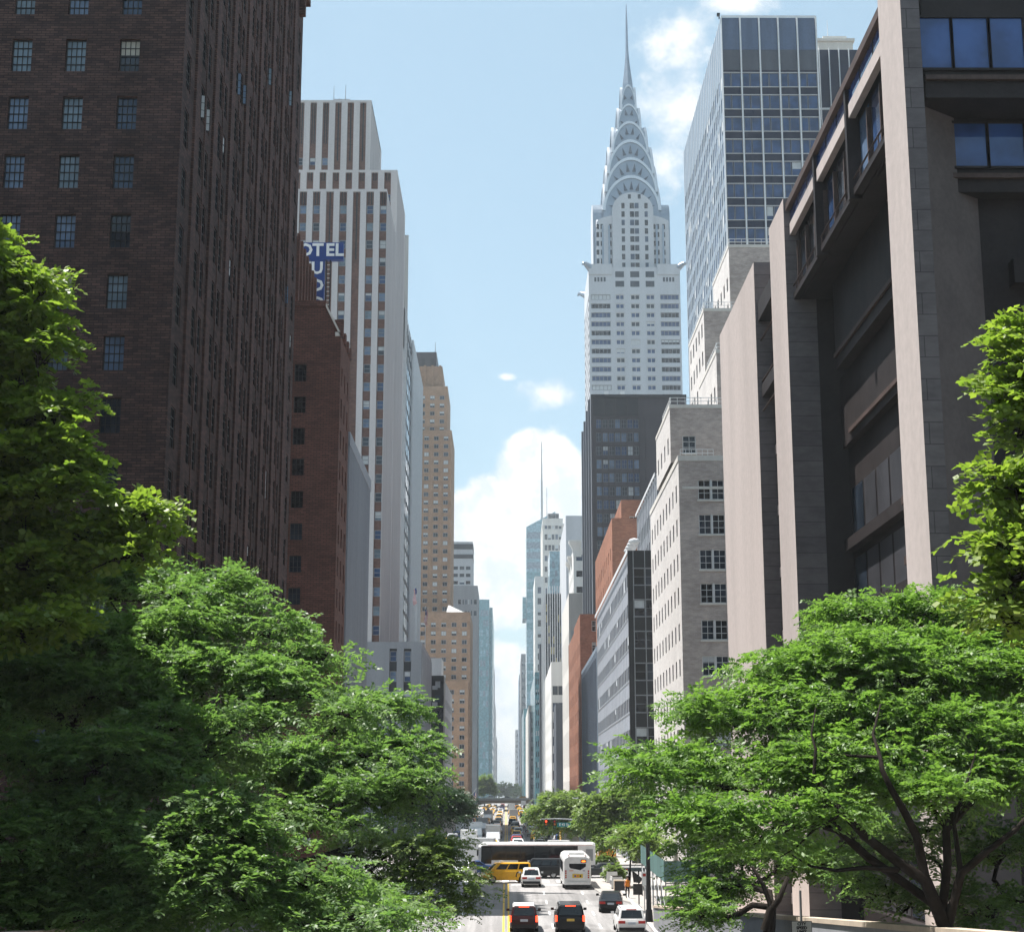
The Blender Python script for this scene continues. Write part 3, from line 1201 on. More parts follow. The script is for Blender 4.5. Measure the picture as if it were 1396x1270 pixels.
    for a, b in us:
        sub = Face(*e.p(a, 0, -.5)[:2], *e.d, *e.n)
        ops = wall(sp2, sub, b - a, 3.1, zt - 1.2, [(0.05, b - a - .05)], rows(3.1, zt - 1.5, 3.6, 1.9, 0.6), 0.15, 'dark_panel')
        wins2 += [(o, st) for o in ops]
    f = left_face(Xw, Yw - 1.9)
    wall(mb2, f, 36, 3, zt, [], [], 0.3, 'pale_grey_stone')
    for k in range(12):
        fbox(mb2, f, 1.5 + 2.8 * k, 2.2 + 2.8 * k, 3, zt - 1, .002, .25, 'pale_grey_stone')
    mb2.quad([(x0, Yw - 1.9, zt), (Xw, Yw - 1.9, zt), (Xw, Yw + 34, zt), (x0, Yw + 34, zt)], 'roof_gravel')
    mb2.quad([(x0, Yw + 34.1, 3), (Xw, Yw + 34.1, 3), (Xw, Yw + 34.1, zt), (x0, Yw + 34.1, zt)], 'pale_grey_stone')
    mb2.build('wall', r2)
    sp2.build('spandrel', r2)
    put_windows(r2, wins2, 100)

    # finned glass slab further along
    r3 = thing('finned_glass_slab', 'white finned slab with a strip of mirror glass beside the white pier tower', 'office building', (X1, Y0 + 52, 0))
    b3, fn = MB(), MB()
    Ya, Yb = 246 * S3 + 2.0, 298 * S3
    zt = ZP(420, Ya)
    f = left_face(X1, Ya)
    L = Yb - Ya
    b3.box(X0, X1 - .8, Ya, Yb, 3, zt, 'pale_grey_stone', 'roof_gravel', skip='b')
    b3.build('wall', r3)
    y = 0.0
    gw = MB()
    gl = L * 0.36
    for k in range(5):
        gw = MB()
        a, b = gl * k / 5, gl * (k + 1) / 5
        gw.quad([f.p(a + .1, 20, -.08), f.p(b - .5, 20, -.08), f.p(b - .5, zt - 10, -.08), f.p(a + .1, zt - 10, -.08)], 'glass_mirror')
        gw.build('window', r3)
        fbox(fn, f, b - .5, b, 5, zt - 1, -.6, -.02, 'frame_grey')
    fbox(fn, f, 0, .1, 5, zt, -.6, .3, 'white_metal')
    for j in range(int((zt - 20) / 3.6)):
        fbox(fn, f, .1, gl, 20 + 3.6 * j, 21.0 + 3.6 * j, -.62, -.05, 'frame_dark')
    y = gl + 0.3
    while y < L - .5:
        fbox(fn, f, y, y + .55, 4, zt, -.8, .35, 'white_metal')
        gq = [f.p(y + .56, 4, -.7), f.p(y + 1.9, 4, -.7), f.p(y + 1.9, zt - 2, -.7), f.p(y + .56, zt - 2, -.7)]
        w = MB(); w.quad(gq, 'glass_sky'); w.build('window', r3)
        y += 1.9
    fbox(fn, f, 0, L, zt - 9.5, zt + .3, -.75, -.2, 'white_metal')
    fbox(fn, f, 0, L, 4, 20, -.75, -.25, 'pale_grey_stone')
    fn.build('fin', r3)


strip_tower()


def box_tower(name, label, x0, x1, y0, y1, z1, mt, side, east=None, street=None, st=None, st2=None, z0=2.0, most=100, rt='roof_gravel', dep=0.25, root=None, par=0.8,
              rev=None, cat='office building', wins=None, loc=None, partname='wall'):
    """plain block with punched windows on the two sides that can be seen; east / street = (us, vs)"""
    own = root is None
    if own:
        root = thing(name, label, cat, loc or ((x0 if side == 'r' else x1), y0, 0))
    mb = MB()
    wl = [] if wins is None else wins
    e = east_face(x0, y0)
    us, vs = east or ([], [])
    wl += [(o, st) for o in wall(mb, e, x1 - x0, z0, z1, us, vs, dep, mt, rev=rev)]
    f = right_face(x0, y0) if side == 'r' else left_face(x1, y0)
    us, vs = street or ([], [])
    wl += [(o, st2 or st) for o in wall(mb, f, y1 - y0, z0, z1, us, vs, dep, mt, rev=rev)]
    ox = x1 if side == 'r' else x0
    mb.quad([(ox, y0, z0), (ox, y1, z0), (ox, y1, z1), (ox, y0, z1)], mt)
    mb.quad([(x0, y1, z0), (x1, y1, z0), (x1, y1, z1), (x0, y1, z1)], mt)
    roof(mb, x0, x1, y0, y1, z1, rt, par, mt)
    mb.build(partname, root)
    if own and wins is None:
        put_windows(root, wl, most)
    return root


DK = ('glass_dark', 'glass_mid', 'glass_deep')
FAR = W(1, 1, 0.0, 'frame_grey', ('glass_dark', 'glass_mid', 'glass_mid', 'glass_blue'), 0.25)

# dark balcony block and pale neighbour beyond the wing
xr = XP(604.5, 1000, 380)
z = ZP(925, 380)
root = box_tower('balcony_block', 'narrow navy block with pale balcony slabs beside the low grey wing', -30, xr, 380, 389.5, z, 'dark_panel', 'l',
                 ([(20.6 - 8.0 + q, 21.8 - 8.0 + q) for q in (0.4, )], rows(3, z, 3.4, 1.6)), None, FAR)
bb = MB()
for k in range(7):
    zz = z - 2.6 - 3.9 * k
    bb.box(XP(589, 1000, 380), XP(596, 1000, 380), 378.9, 379.99, zz, zz + 0.9, 'blind')
bb.build('balcony', root)
xr = XP(616, 1010, 448)
box_tower('pale_stone_block', 'pale grey stone block squeezed between the navy block and the tan brick tower', -34, xr, 390, 448, ZP(935, 400), 'pale_grey_stone', 'l',
          None, (spans(2, 56, 9, 2.6), rows(4, ZP(935, 400), 4.2, 2.2)), FAR, most=60)
bm = MB()
root2 = box_tower('roof_penthouse', 'small weathered concrete block rising behind the navy block', XP(586, 910, 470), XP(602, 910, 470), 470, 484, ZP(899, 470), 'pale_grey_stone', 'l', ([], []), None, FAR, par=0.5)


def tan_tower():
    root = thing('tan_brick_tower', 'tall tan brick tower with stepped shoulders and a dark crown, left of the street', 'office building', (-20, 641, 0))
    wins = []
    st = W(2, 1, 0.18, 'frame_grey', DK, 0.5)

    def tier(y0, y1, xpx, ypx, topy, z0, left=-75.0, pitch=4.3, floor=3.6, mt='tan_brick', nowin=False):
        x1 = XP(xpx, ypx, y0)
        z1 = ZP(topy, y0)
        L = x1 - left
        n = max(2, int(L / pitch))
        us = [(L - (k + 1) * pitch + 0.8, L - (k + 1) * pitch + 2.9) for k in range(n) if L - (k + 1) * pitch > 1][::-1]
        vs = rows(z0, z1 - 1.2, floor, 1.9, 1.2)
        ns = max(1, int((y1 - y0) / 5.5))
        us2 = spans(1, y1 - y0 - 1, ns, 2.4)
        box_tower(None, None, left, x1, y0, y1, z1, mt, 'l', None if nowin else (us, vs), None if nowin else (us2, vs), st, z0=z0, root=root, wins=wins, par=1.2)
        return z1

    zA = tier(641, 700, 638, 1000, 932, 5)
    zB = tier(656, 705, 641, 880, 838, 5)
    zC = tier(680, 720, 615.5, 620, 590, zB - 40)
    zD = tier(682, 718, 610, 560, 530, zC)
    zE = tier(684, 716, 603, 515, 503, zD, nowin=True)
    # piers between the bays of the shaft
    pb = MB()
    x1 = XP(615.5, 620, 680)
    for k in range(8):
        x = x1 - 0.5 - 4.3 * k
        pb.box(x - .45, x + .45, 679.5, 679.998, zB - 2, zC - 1, 'tan_brick')
    for k in range(10):
        x = XP(603, 515, 684) - 1 - 3.4 * k
        pb.box(x - .5, x + .5, 683.2, 683.998, zD + .2, zE + 1.5, 'tan_brick')
    pb.build('pier', root)
    ph = MB()
    x2 = XP(595, 490, 690)
    zF = ZP(480, 690)
    ph.box(-75, x2, 690, 712, zE - .01, zF, 'bronze_panel', skip='b')
    for k in range(6):
        ph.box(x2 - 2.6 - 4 * k, x2 - 1.1 - 4 * k, 689.6, 689.99, zE, zF - 3, 'black_panel')
    ph.tube((x2 - .6, 691, zF), (x2 - .6, 691, zF + 5), .2, .1, 5, 'grey_metal')
    ph.build('crown', root)
    rf = MB()
    # small hipped roof on the middle shoulder
    cx = XP(627, 835, 658)
    zz = zB
    rf.loft([[(cx - 6, 657, zz), (cx + 4.5, 657, zz), (cx + 4.5, 668, zz), (cx - 6, 668, zz)], [(cx - 5, 660, zz + 4.5), (cx - 4.5, 660, zz + 4.5), (cx - 4.5, 662, zz + 4.5), (cx - 5, 662, zz + 4.5)]], 'white_stone')
    rf.build('hipped_roof', root)
    put_windows(root, wins, 100, zmin=8)


tan_tower()

z = ZP(740, 900)
x1 = XP(644.5, 760, 900)
root = box_tower('banded_grey_tower', 'pale grey tower with dark bands at its top, right of the tan brick tower', XP(606, 760, 900), x1, 900, 930, z, 'pale_grey_stone', 'l',
                 (spans(1, 15.5, 4, 2.6), rows(60, z - 12, 4.2, 2.0)), (spans(1, 29, 6, 3), rows(60, z - 12, 4.2, 2.0)), FAR)
tb = MB()
for k, (a, b) in enumerate(((z - 3.6, z - .6), (z - 9, z - 6.6))):
    tb.box(XP(607, 760, 900), x1 + .25, 899.7, 920, a, b, 'dark_panel')
tb.build('dark_band', root)
x1 = XP(651, 850, 830)
z = ZP(800, 830)
box_tower('grey_stone_tower', 'broad mid grey tower with few windows just behind the tan brick shoulders', -45, x1, 830, 880, z, 'grey_stone', 'l',
          (spans(20, 30 + x1 + 14, 6, 2.4), rows(z - 16, z - 3, 6, 2.5)), (spans(2, 48, 10, 2.4), rows(10, z, 4.5, 2.2)), FAR, most=60)
x1 = XP(667, 840, 1420)
z = ZP(818, 1420)
box_tower('teal_glass_tower', 'teal glass tower far down the left side of the street', XP(646, 840, 1420), x1, 1420, 1700, z, 'glass_teal', 'l',
          (spans(.5, x1 - XP(646, 840, 1420) - .5, 5, 2.2), rows(10, z, 9, 5.5)), (spans(3, 275, 26, 7), rows(10, z, 9, 5.5)),
          W(1, 1, 0, 'frame_grey', ('glass_teal', 'glass_sky', 'glass_pale', 'glass_teal')), most=60)
box_tower('teal_glass_tower', 'lower step of teal glass on the outer side of the teal tower', x1 + .2, XP(671.5, 850, 1430), 1430, 1600, ZP(829, 1430), 'glass_teal', 'l', None,
          (spans(3, 165, 18, 6), rows(10, ZP(829, 1430), 9, 5.5)), W(1, 1, 0, 'frame_grey', ('glass_teal', 'glass_sky')), most=40)
for i, (xx, yy, Y, m, lb) in enumerate(((673, 905, 1850, 'pale_grey_stone', 'small pale block just beyond the teal glass tower'),
                                        (675, 960, 2150, 'limestone', 'cream block beyond the pale block on the left of the gap'),
                                        (677, 1005, 2500, 'grey_stone', 'last low grey block on the left where the street meets the sky'))):
    x1 = XP(xx, 1000, Y)
    box_tower('distant_block', lb, x1 - 40, x1, Y, Y + 180, ZP(yy, Y), m, 'l', None, (spans(5, 175, 16, 5), rows(12, ZP(yy, Y), 9, 4.5)), FAR, most=20)
# brown stone block low on the left behind the street trees
x1 = XP(656, 1060, 560)

# ------------------------------------------------------------------ RIGHT SIDE
def granite_building():
    """big granite piers with a deep glazed recess and two bridging storeys at the top"""
    X = 15.2
    root = thing('granite_pier_building', 'granite building at right with huge sunlit piers, a deep dark recess and bridging top storeys', 'office building', (X, 55, 0))
    zr = ZP(275, DP(1070, 275, X), 1070)
    mb = MB()
    yA0, yA1 = DP(1262, 635, X), DP(1206.5, 200, X)
    yB0, yB1 = DP(1073, 420, X), DP(1052, 420, X)
    yC0, yC1 = DP(1034, 560, X), DP(984, 560, X)
    zB = zr
    # piers (south faces smooth granite, the end faces blockwork coloured for shade)

    def pier(y0, y1, x0, x1, z1, name):
        p = MB()
        p.box(x0, x1, y0, y1, 0, z1, 'granite_smooth', 'granite_smooth', skip='bs')
        p.build(name, root)
        q = MB()
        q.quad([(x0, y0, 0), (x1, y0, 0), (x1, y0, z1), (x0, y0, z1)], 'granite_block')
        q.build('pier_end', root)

    pier(yA0, yA1, X, X + 0.72, 60, 'pier')
    pier(yB0, yB1, X, X + 1.6, zr + 0.4, 'pier')
    pier(yC0, yC1, X, X + 6, zr + .4, 'pier')
    # stepped head of the wide pier
    # sloping granite parapet between pier B and pier C
    hd = MB()
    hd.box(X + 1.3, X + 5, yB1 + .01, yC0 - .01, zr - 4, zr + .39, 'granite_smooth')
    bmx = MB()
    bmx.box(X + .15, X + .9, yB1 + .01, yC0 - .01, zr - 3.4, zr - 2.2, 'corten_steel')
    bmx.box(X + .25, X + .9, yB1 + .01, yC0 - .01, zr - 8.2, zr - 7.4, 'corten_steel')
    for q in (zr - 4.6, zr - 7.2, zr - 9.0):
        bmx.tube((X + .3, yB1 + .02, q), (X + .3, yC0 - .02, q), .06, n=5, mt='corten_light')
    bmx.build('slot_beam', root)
    hd.build('parapet', root)
    # east wall right of the near pier
    ew = MB()
    xw = X + 0.72
    ew.quad([(xw, yA0 + 0.9, 0), (xw + 3.1, yA0 + 3.2, 0), (xw + 3.1, yA0 + 3.2, 60), (xw, yA0 + 0.9, 60)], 'granite_shaded')
    ew.quad([(xw + 3.1, yA0 + 3.2, 0), (50, yA0 + 3.2, 0), (50, yA0 + 3.2, 60), (xw + 3.1, yA0 + 3.2, 60)], 'granite_shaded')
    ew.build('wall', root)
    # window bays over the east court, each floor set back under the one above
    for (ya, z0, z1, zg0, zg1, x0, panes) in ((yA0 + 0.35, 38.3, 43.6, 39.5, 41.6, XP(1259, 75, yA0 + .35), (1258, 1304, 1355.5, 1404)),
                                              (yA0 + 2.2, 35.2, 38.28, 36.25, 38.05, XP(1286, 207, yA0 + 2.2), (1286, 1344, 1395, 1446))):
        b = MB()
        b.box(x0, 46, ya, ya + 8, z0, z1, 'corten_steel')
        b.box(x0, 46, ya - .16, ya - .002, zg0 - 0.5, zg0 - .32, 'corten_light')
        b.build('window_bay', root)
        zz = (zg0 + zg1) / 2
        for p0, p1 in zip(panes[:-1], panes[1:]):
            a, c = XP(p0 + 1.0, 150, ya), XP(p1 - 3.0, 150, ya)
            w = MB()
            w.quad([(a, ya - .012, zg0), (c, ya - .012, zg0), (c, ya - .012, zg1), (a, ya - .012, zg1)], 'glass_office')
            o = w.build('window', root)
            fr = MB()
            for q in ((a - .1, a, zg0 - .1, zg1 + .1), (c, c + .1, zg0 - .1, zg1 + .1), (a, c, zg1, zg1 + .1), (a, c, zg0 - .1, zg0)):
                fr.box(q[0], q[1], ya - .09, ya - .014, q[2], q[3], 'corten_steel')
            fr.build('frame', o)
    lowb = MB()
    for k in range(3):
        zb = 31.5 - 3.6 * k
        lowb.box(XP(1370, 300, yA0 + 2.9), 46, yA0 + 2.2 + .4 * k, yA0 + 3.1, zb, zb + 1.0, 'corten_steel')
    lowb.build('window_bay', root)
    # top bridging storeys between near pier and second pier
    tb, ra = MB(), MB()
    f = right_face(X + 0.35, yA1)
    L = yB0 - yA1
    f0 = right_face(X + .35, yA1)
    tb.box(X + 0.35, X + 9, yA1 + .02, yB0 - .02, zr - 1.1, zr, 'corten_steel', 'roof_gravel')
    fbox(tb, f, 0.02, L - .02, zr - 0.35, zr + 0.05, 0.002, .25, 'corten_light')
    zs = zr - 5.4
    tb.box(X + 0.8, X + 9, yA1 + .02, yB0 - .02, zs, zr - 1.102, 'corten_steel')
    fbox(tb, f, .02, L - .02, zr - 1.75, zr - 1.102, -.25, .06, 'granite_smooth')
    for k in range(9):
        w = MB()
        u0, u1 = L * k / 9 + .15, L * (k + 1) / 9 - .1
        w.quad([f.p(u0, zr - 1.0, .012), f.p(u1, zr - 1.0, .012), f.p(u1, zr - .4, .012), f.p(u0, zr - .4, .012)], 'glass_office')
        w.build('window', root)
    fbox(tb, f, .02, L - .02, zs - .02, zs + .30, -.40, -.02, 'corten_steel')
    for k in range(1, 3):
        u = L * k / 3
        fbox(tb, f, u - .18, u + .18, zs - .2, zr, -.40, .18, 'corten_steel')
    tb.build('bridging_storeys', root)
    fi = right_face(X + 0.8, yA1)
    for k in range(9):
        u0, u1 = .4 + (L - .8) * k / 9 + .25, .4 + (L - .8) * (k + 1) / 9 - .25
        w = MB()
        w.quad([fi.p(u0, zs + .5, .012), fi.p(u1, zs + .5, .012), fi.p(u1, zr - 1.85, .012), fi.p(u0, zr - 1.85, .012)], ('glass_mid', 'glass_royal', 'glass_curtain', 'glass_dark')[k % 4])
        w.build('window', root)
        fbox(ra, fi, u1 + .18, u1 + .32, zs + .6, zr - 2.2, .004, .22, 'corten_light')
    for zz in (zs + .25, zs + .75):
        ra.tube(fi.p(.05, zz, .40), fi.p(L - .05, zz, .40), .045, n=5, mt='corten_light')
    for k in range(13):
        u = L * (k + .5) / 13
        ra.tube(fi.p(u, zs, .40), fi.p(u, zs + .75, .40), .035, n=4, mt='corten_light')
    ra.build('railing', root)
    # storeys hung deeper in the recess and the glazed wall at its back
    rc = MB()
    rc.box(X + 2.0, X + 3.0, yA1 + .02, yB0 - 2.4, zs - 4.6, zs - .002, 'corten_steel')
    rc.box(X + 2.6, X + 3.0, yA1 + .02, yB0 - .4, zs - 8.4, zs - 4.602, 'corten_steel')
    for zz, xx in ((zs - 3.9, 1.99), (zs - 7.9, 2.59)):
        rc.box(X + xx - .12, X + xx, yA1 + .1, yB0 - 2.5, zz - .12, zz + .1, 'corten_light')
    rc.box(X + 1.61, X + 10, yB0 - .0, yB1 - .4, 0, zr - 5, 'recess_shaded')
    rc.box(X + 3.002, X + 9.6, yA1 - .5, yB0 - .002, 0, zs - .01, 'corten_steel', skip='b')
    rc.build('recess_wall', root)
    fl = right_face(X + 3.0, yA1 + .1)
    for j in range(7):
        z0 = 3 + 3.7 * j
        g = MB()
        fbox(g, fl, 0, L - .3, z0 - .6, z0, .004, .5, 'corten_steel')
        g.build('floor_band', root)
        for k in range(8):
            u0, u1 = (L - .5) * k / 8 + .2, (L - .5) * (k + 1) / 8 - .12
            w = MB()
            w.quad([fl.p(u0, z0 + .15, .03), fl.p(u1, z0 + .15, .03), fl.p(u1, z0 + 2.7, .03), fl.p(u0, z0 + 2.7, .03)], random.choice(('steel_glass', 'steel_glass', 'glass_mid')))
            w.build('window', root)
    # glazed street side between the piers, near the base: short steel ledges
    lg = MB()
    for yy in (680, 762, 845):
        zz = ZP(yy, yA1 + .5, 1225)
        lg.box(X + .05, X + .9, yA1 + .01, yA1 + .55, zz - .22, zz + .1, 'corten_light')
    lg.build('ledge', root)
    # window slot between pier B and pier C
    sl = MB()
    sl.box(X + 1.4, X + 5, yB1 + .01, yC0 - .01, 0, zr - 4.01, 'corten_steel')
    for j in range(10):
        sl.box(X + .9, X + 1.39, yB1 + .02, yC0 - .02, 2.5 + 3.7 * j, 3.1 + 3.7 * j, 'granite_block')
    sl.build('window_slot', root)
    fs = right_face(X + 1.4, yB1)
    for j in range(10):
        w = MB()
        z0 = 3.1 + 3.7 * j
        w.quad([fs.p(.4, z0 + .1, .012), fs.p(yC0 - yB1 - .4, z0 + .1, .012), fs.p(yC0 - yB1 - .4, z0 + 2.6, .012), fs.p(.4, z0 + 2.6, .012)], 'glass_dark')
        w.build('window', root)
    # bulk behind so that nothing shows through
    bk = MB()
    bk.box(X + 9.61, 50, yA0 + 3.21, yC1, 0, zr - 1.3, 'corten_steel', 'roof_gravel', skip='b')
    bk.build('rear_block', root)


glass('glass_office', (0.040, 0.095, 0.27), 0.05, 0.6)
granite_building()


def stepped_hotel():
    root = thing('stepped_brick_hotel', 'pale brick building stepping back in terraces left of the granite piers', 'apartment building', (15.2, 139, 0))
    wins = []
    X0 = XP(925, 640, 139.5)
    zt = ZP(628, 139.5)
    st = W(2, 3, .07, 'frame_white', ('glass_dark', 'glass_mid', 'glass_mid'), .35, 'blind', near=True)
    st2 = W(1, 2, .07, 'frame_dark', DK, .3, 'blind', near=True)
    fy = (667, 714, 762, 808, 858, 907, 955, 1003)
    # east side
    mb = MB()
    e = east_face(X0, 139.5)
    xs = [(XP(952.5, 700, 139.5) - X0, XP(970.2, 700, 139.5) - X0), (XP(970.6, 700, 139.5) - X0, XP(988, 700, 139.5) - X0)]
    vs = sorted((ZP(y + 13.5, 139.5), ZP(y - 13.5, 139.5)) for y in fy)
    ops = wall(mb, e, 16, 2, zt, [(xs[0][0], xs[1][1])], vs, .18, 'hotel_brick_shaded')
    for fc, c, d, a, b, dep in ops:
        m = (c + d) / 2
        wins += [((fc, c, m - .05, a, b, dep), st), ((fc, m + .05, d, a, b, dep), st)]
        fbox(mb, fc, m - .05, m + .05, a, b, -dep, .02, 'frame_white')
        fbox(mb, fc, c - .1, d + .1, a - .18, a - .003, .002, .12, 'limestone')
    yb = DP(888, 780, X0)
    f = right_face(X0, 139.5)
    L = yb - 139.5
    vs2 = [(a + .1, b - .1) for a, b in vs]
    ops = wall(mb, f, L, 2, zt, spans(.8, L - .5, 9, 1.0), vs2, .2, 'hotel_brick_sunlit')
    wins += [(o, st2) for o in ops]
    mb.quad([(X0, yb, 2), (X0 + 16, yb, 2), (X0 + 16, yb, zt), (X0, yb, zt)], 'hotel_brick_sunlit')
    mb.quad([(X0, 139.5, zt), (X0 + 16, 139.5, zt), (X0 + 16, yb, zt), (X0, yb, zt)], 'roof_gravel')
    mb.box(X0 - .06, X0 + 16, 139.44, 139.8, zt + .002, zt + .5, 'limestone')
    mb.box(X0 - .06, X0 + .3, 139.802, yb, zt + .002, zt + .5, 'limestone')
    fbox(mb, e, .3, 15, zt - 2.6, zt - 2.35, .002, .06, 'limestone')
    mb.build('wall', root)

    def upper(cx, cy, d, topy, lowy, fx, mt_e, mt_s, cols, wx=None, depth_y=14.0, frame='frame_white'):
        x0 = XP(cx, cy, d)
        z1, z0 = ZP(topy, d), ZP(lowy, d)
        m = MB()
        e = east_face(x0, d)
        ue = []
        if wx:
            ue = [(XP(wx[0], cy, d) - x0, XP(wx[1], cy, d) - x0)]
        fl = rows(z0, z1 - 1.0, 3.1, 1.7, .9)
        oe = wall(m, e, 22, z0, z1, ue, fl if wx else [], .16, mt_e)
        wins.extend((o, st) for o in oe)
        for o in oe:
            fbox(m, o[0], o[1] - .1, o[2] + .1, o[3] - .16, o[3] - .002, .002, .1, 'limestone')
        f = right_face(x0, d)
        os_ = wall(m, f, depth_y, z0, z1, spans(.6, depth_y - .4, cols, 1.0), rows(z0 + .3, z1 - .6, 3.1, 1.6, .9), .18, mt_s)
        wins.extend((o, st2) for o in os_)
        m.quad([(x0, d, z1), (x0 + 22, d, z1), (x0 + 22, d + depth_y, z1), (x0, d + depth_y, z1)], 'roof_gravel')
        m.quad([(x0, d + depth_y, z0), (x0 + 22, d + depth_y, z0), (x0 + 22, d + depth_y, z1), (x0, d + depth_y, z1)], mt_s)
        m.box(x0 - .05, x0 + 22, d - .05, d + .3, z1 + .002, z1 + .35, 'limestone')
        m.box(x0 - .05, x0 + .3, d + .302, d + depth_y, z1 + .002, z1 + .35, 'limestone')
        m.build('setback_storeys', root)
        # terrace rail along the edge
        r = MB()
        for q in (.7, 1.05):
            r.tube((x0, d + .1, z1 + q), (x0 + 6, d + .1, z1 + q), .035, n=4, mt='white_metal')
            r.tube((x0 + .1, d, z1 + q), (x0 + .1, d + 8, z1 + q), .035, n=4, mt='white_metal')
        for k in range(9):
            r.tube((x0 + .75 * k, d + .1, z1), (x0 + .75 * k, d + .1, z1 + 1.05), .03, n=4, mt='white_metal')
            r.tube((x0 + .1, d + 1. * k, z1), (x0 + .1, d + 1. * k, z1 + 1.05), .03, n=4, mt='white_metal')
        r.build('terrace_rail', root)
        return x0, z1

    upper(913.5, 580, 146, 556, 630, 1, 'hotel_brick_shaded', 'hotel_brick_sunlit', 4, (930, 948))
    upper(977.5, 520, 151, 481, 600, 1, 'hotel_brick_shaded', 'hotel_brick_sunlit', 5, None)
    upper(960, 450, 163, 424, 545, 1, 'hotel_brick_shaded', 'hotel_brick_sunlit', 5, None)
    upper(994, 360, 170, 337, 440, 1, 'hotel_brick_shaded', 'hotel_brick_sunlit', 5, None)
    r = MB()
    zt2 = zt
    for q in (.75, 1.1):
        r.tube((X0 + .2, 139.6, zt2 + q), (X0 + 3.2, 139.6, zt2 + q), .035, n=4, mt='white_metal')
    for k in range(7):
        r.tube((X0 + .2 + .5 * k, 139.6, zt2 + .4), (X0 + .2 + .5 * k, 139.6, zt2 + 1.1), .03, n=4, mt='white_metal')
    r.build('terrace_rail', root)
    put_windows(root, wins, 100, zmin=8)


stepped_hotel()


def black_glass():
    X0, Y0 = 15.2, 192.0
    zt = ZP(750, Y0, 858)
    root = thing('black_glass_block', 'grey and black glass office block with a pale mullion grid past the avenue', 'office building', (X0, Y0, 0))
    mb, mu = MB(), MB()
    wins = []
    e = east_face(X0, Y0)
    fl = 3.86
    vs = []
    z = zt - 1.9
    while z - 2.3 > 3:
        vs.append((z - 2.35, z - .35))
        z -= fl
    vs.sort()
    vs = [(a, b) for a, b in vs]
    st = W(1, 2, .05, 'frame_grey', ('glass_dark', 'glass_deep', 'glass_mid'), .15, 'blind')
    us = [(.42 + 1.42 * k, .42 + 1.42 * k + 1.3) for k in range(18)]
    wins += [(o, st) for o in wall(mb, e, 28, 3, zt, us, vs, .12, 'black_panel')]
    for k in range(19):
        fbox(mu, e, .33 + 1.42 * k, .42 + 1.42 * k - .002, 3, zt, .002, .1, 'grey_metal')
    for a, b in vs:
        fbox(mu, e, .3, 27.9, b + .02, b + .1, .002, .06, 'grey_metal')
        fbox(mu, e, .3, 27.9, a - .1, a - .02, .002, .06, 'grey_metal')
    yb = 264.5
    L = yb - Y0
    f = right_face(X0, Y0)
    vs2 = [(a + .3, b) for a, b in vs]
    us2 = spans(.8, L - .6, 26, 1.9)
    st2 = W(1, 1, .0, 'frame_grey', ('glass_mid', 'glass_dark', 'glass_deep'), .12, 'blind')
    wins += [(o, st2) for o in wall(mb, f, L, 3, zt, us2, vs2, .05, 'slate_pale')]
    for i, (a, b) in enumerate(us2):
        fbox(mu, f, b + .50, b + .62, 3, zt, .002, .03, 'white_metal')
    for a, b in vs2:
        fbox(mu, f, .8, L - .6, a - .3, a - .18, .032, .05, 'grey_metal')
    fbox(mu, f, 0, .5, 3, zt, .002, .3, 'black_panel')
    fbox(mu, f, 0, L, zt - .3, zt + .2, .3, .34, 'white_metal')
    mb.quad([(X0, yb, 3), (44, yb, 3), (44, yb, zt), (X0, yb, zt)], 'slate_panel')
    mb.quad([(X0, Y0, zt), (44, Y0, zt), (44, yb, zt), (X0, yb, zt)], 'roof_gravel')
    mb.build('wall', root)
    mu.build('mullion', root)
    # set back upper slab
    up, um = MB(), MB()
    x1 = XP(898, 640, 186) + 0.4
    z1 = ZP(632, 186, 898)
    f2 = right_face(x1, Y0 + .5)
    vsu = rows(zt, z1, 3.6, 2.0, 1.0)
    ops = wall(up, f2, 30, zt - .01, z1, spans(.4, 29.6, 12, 1.6), vsu, .15, 'slate_panel')
    wins += [(o, st2) for o in ops]
    up.box(x1, 44, Y0 + .5, Y0 + 30.5, zt - .01, z1, 'slate_panel', 'roof_gravel', skip='wb')
    for k in range(13):
        u = .25 + 29.3 * k / 12
        fbox(um, f2, u - .08, u + .08, zt, z1 + .2, .002, .10, 'white_metal')
    fbox(um, f2, 0, 30, z1 - .1, z1 + .3, .255, .3, 'white_metal')
    up.build('upper_storeys', root)
    um.build('mullion', root)
    # roof gear
    g = MB()
    for k in range(4):
        y = Y0 + 3 + 2.6 * k
        g.tube((X0 + .8, y, zt), (X0 + .8, y, zt + 1.5), .06, n=5, mt='white_metal')
        g.loft([[(X0 + .8 + .9 * math.cos(t) * r, y - .1 - q, zt + 1.6 + .5 * math.sin(t) * r) for t in [i * math.pi / 4 for i in range(8)]] for r, q in ((.35, .35), (.8, .2), (.85, 0.))], 'white_metal')
    g.build('roof_equipment', root)
    put_windows(root, wins, 100, zmin=8)


black_glass()

# smooth blue grey slab next along the street
z = ZP(888, 268, 809)
root = box_tower('blue_metal_slab', 'smooth blue grey slab with vertical joints just beyond the black glass block', 15.2, 40, 266, 321, z, 'blue_panel', 'r',
                 None, None, FAR, z0=3)
f = right_face(15.2, 266)
jb = MB()
for k in range(14):
    fbox(jb, f, 1 + 3.9 * k, 1.35 + 3.9 * k, 3, z, .002, .12, 'slate_panel')
jb.build('joint_rib', root)
for k in range(13):
    w = MB(); w.quad([f.p(1.6 + 3.9 * k, 5, .02), f.p(4.6 + 3.9 * k, 5, .02), f.p(4.6 + 3.9 * k, z - 1, .02), f.p(1.6 + 3.9 * k, z - 1, .02)], 'glass_mid' if k % 3 == 1 else 'glass_blue')
    w.build('window', root)

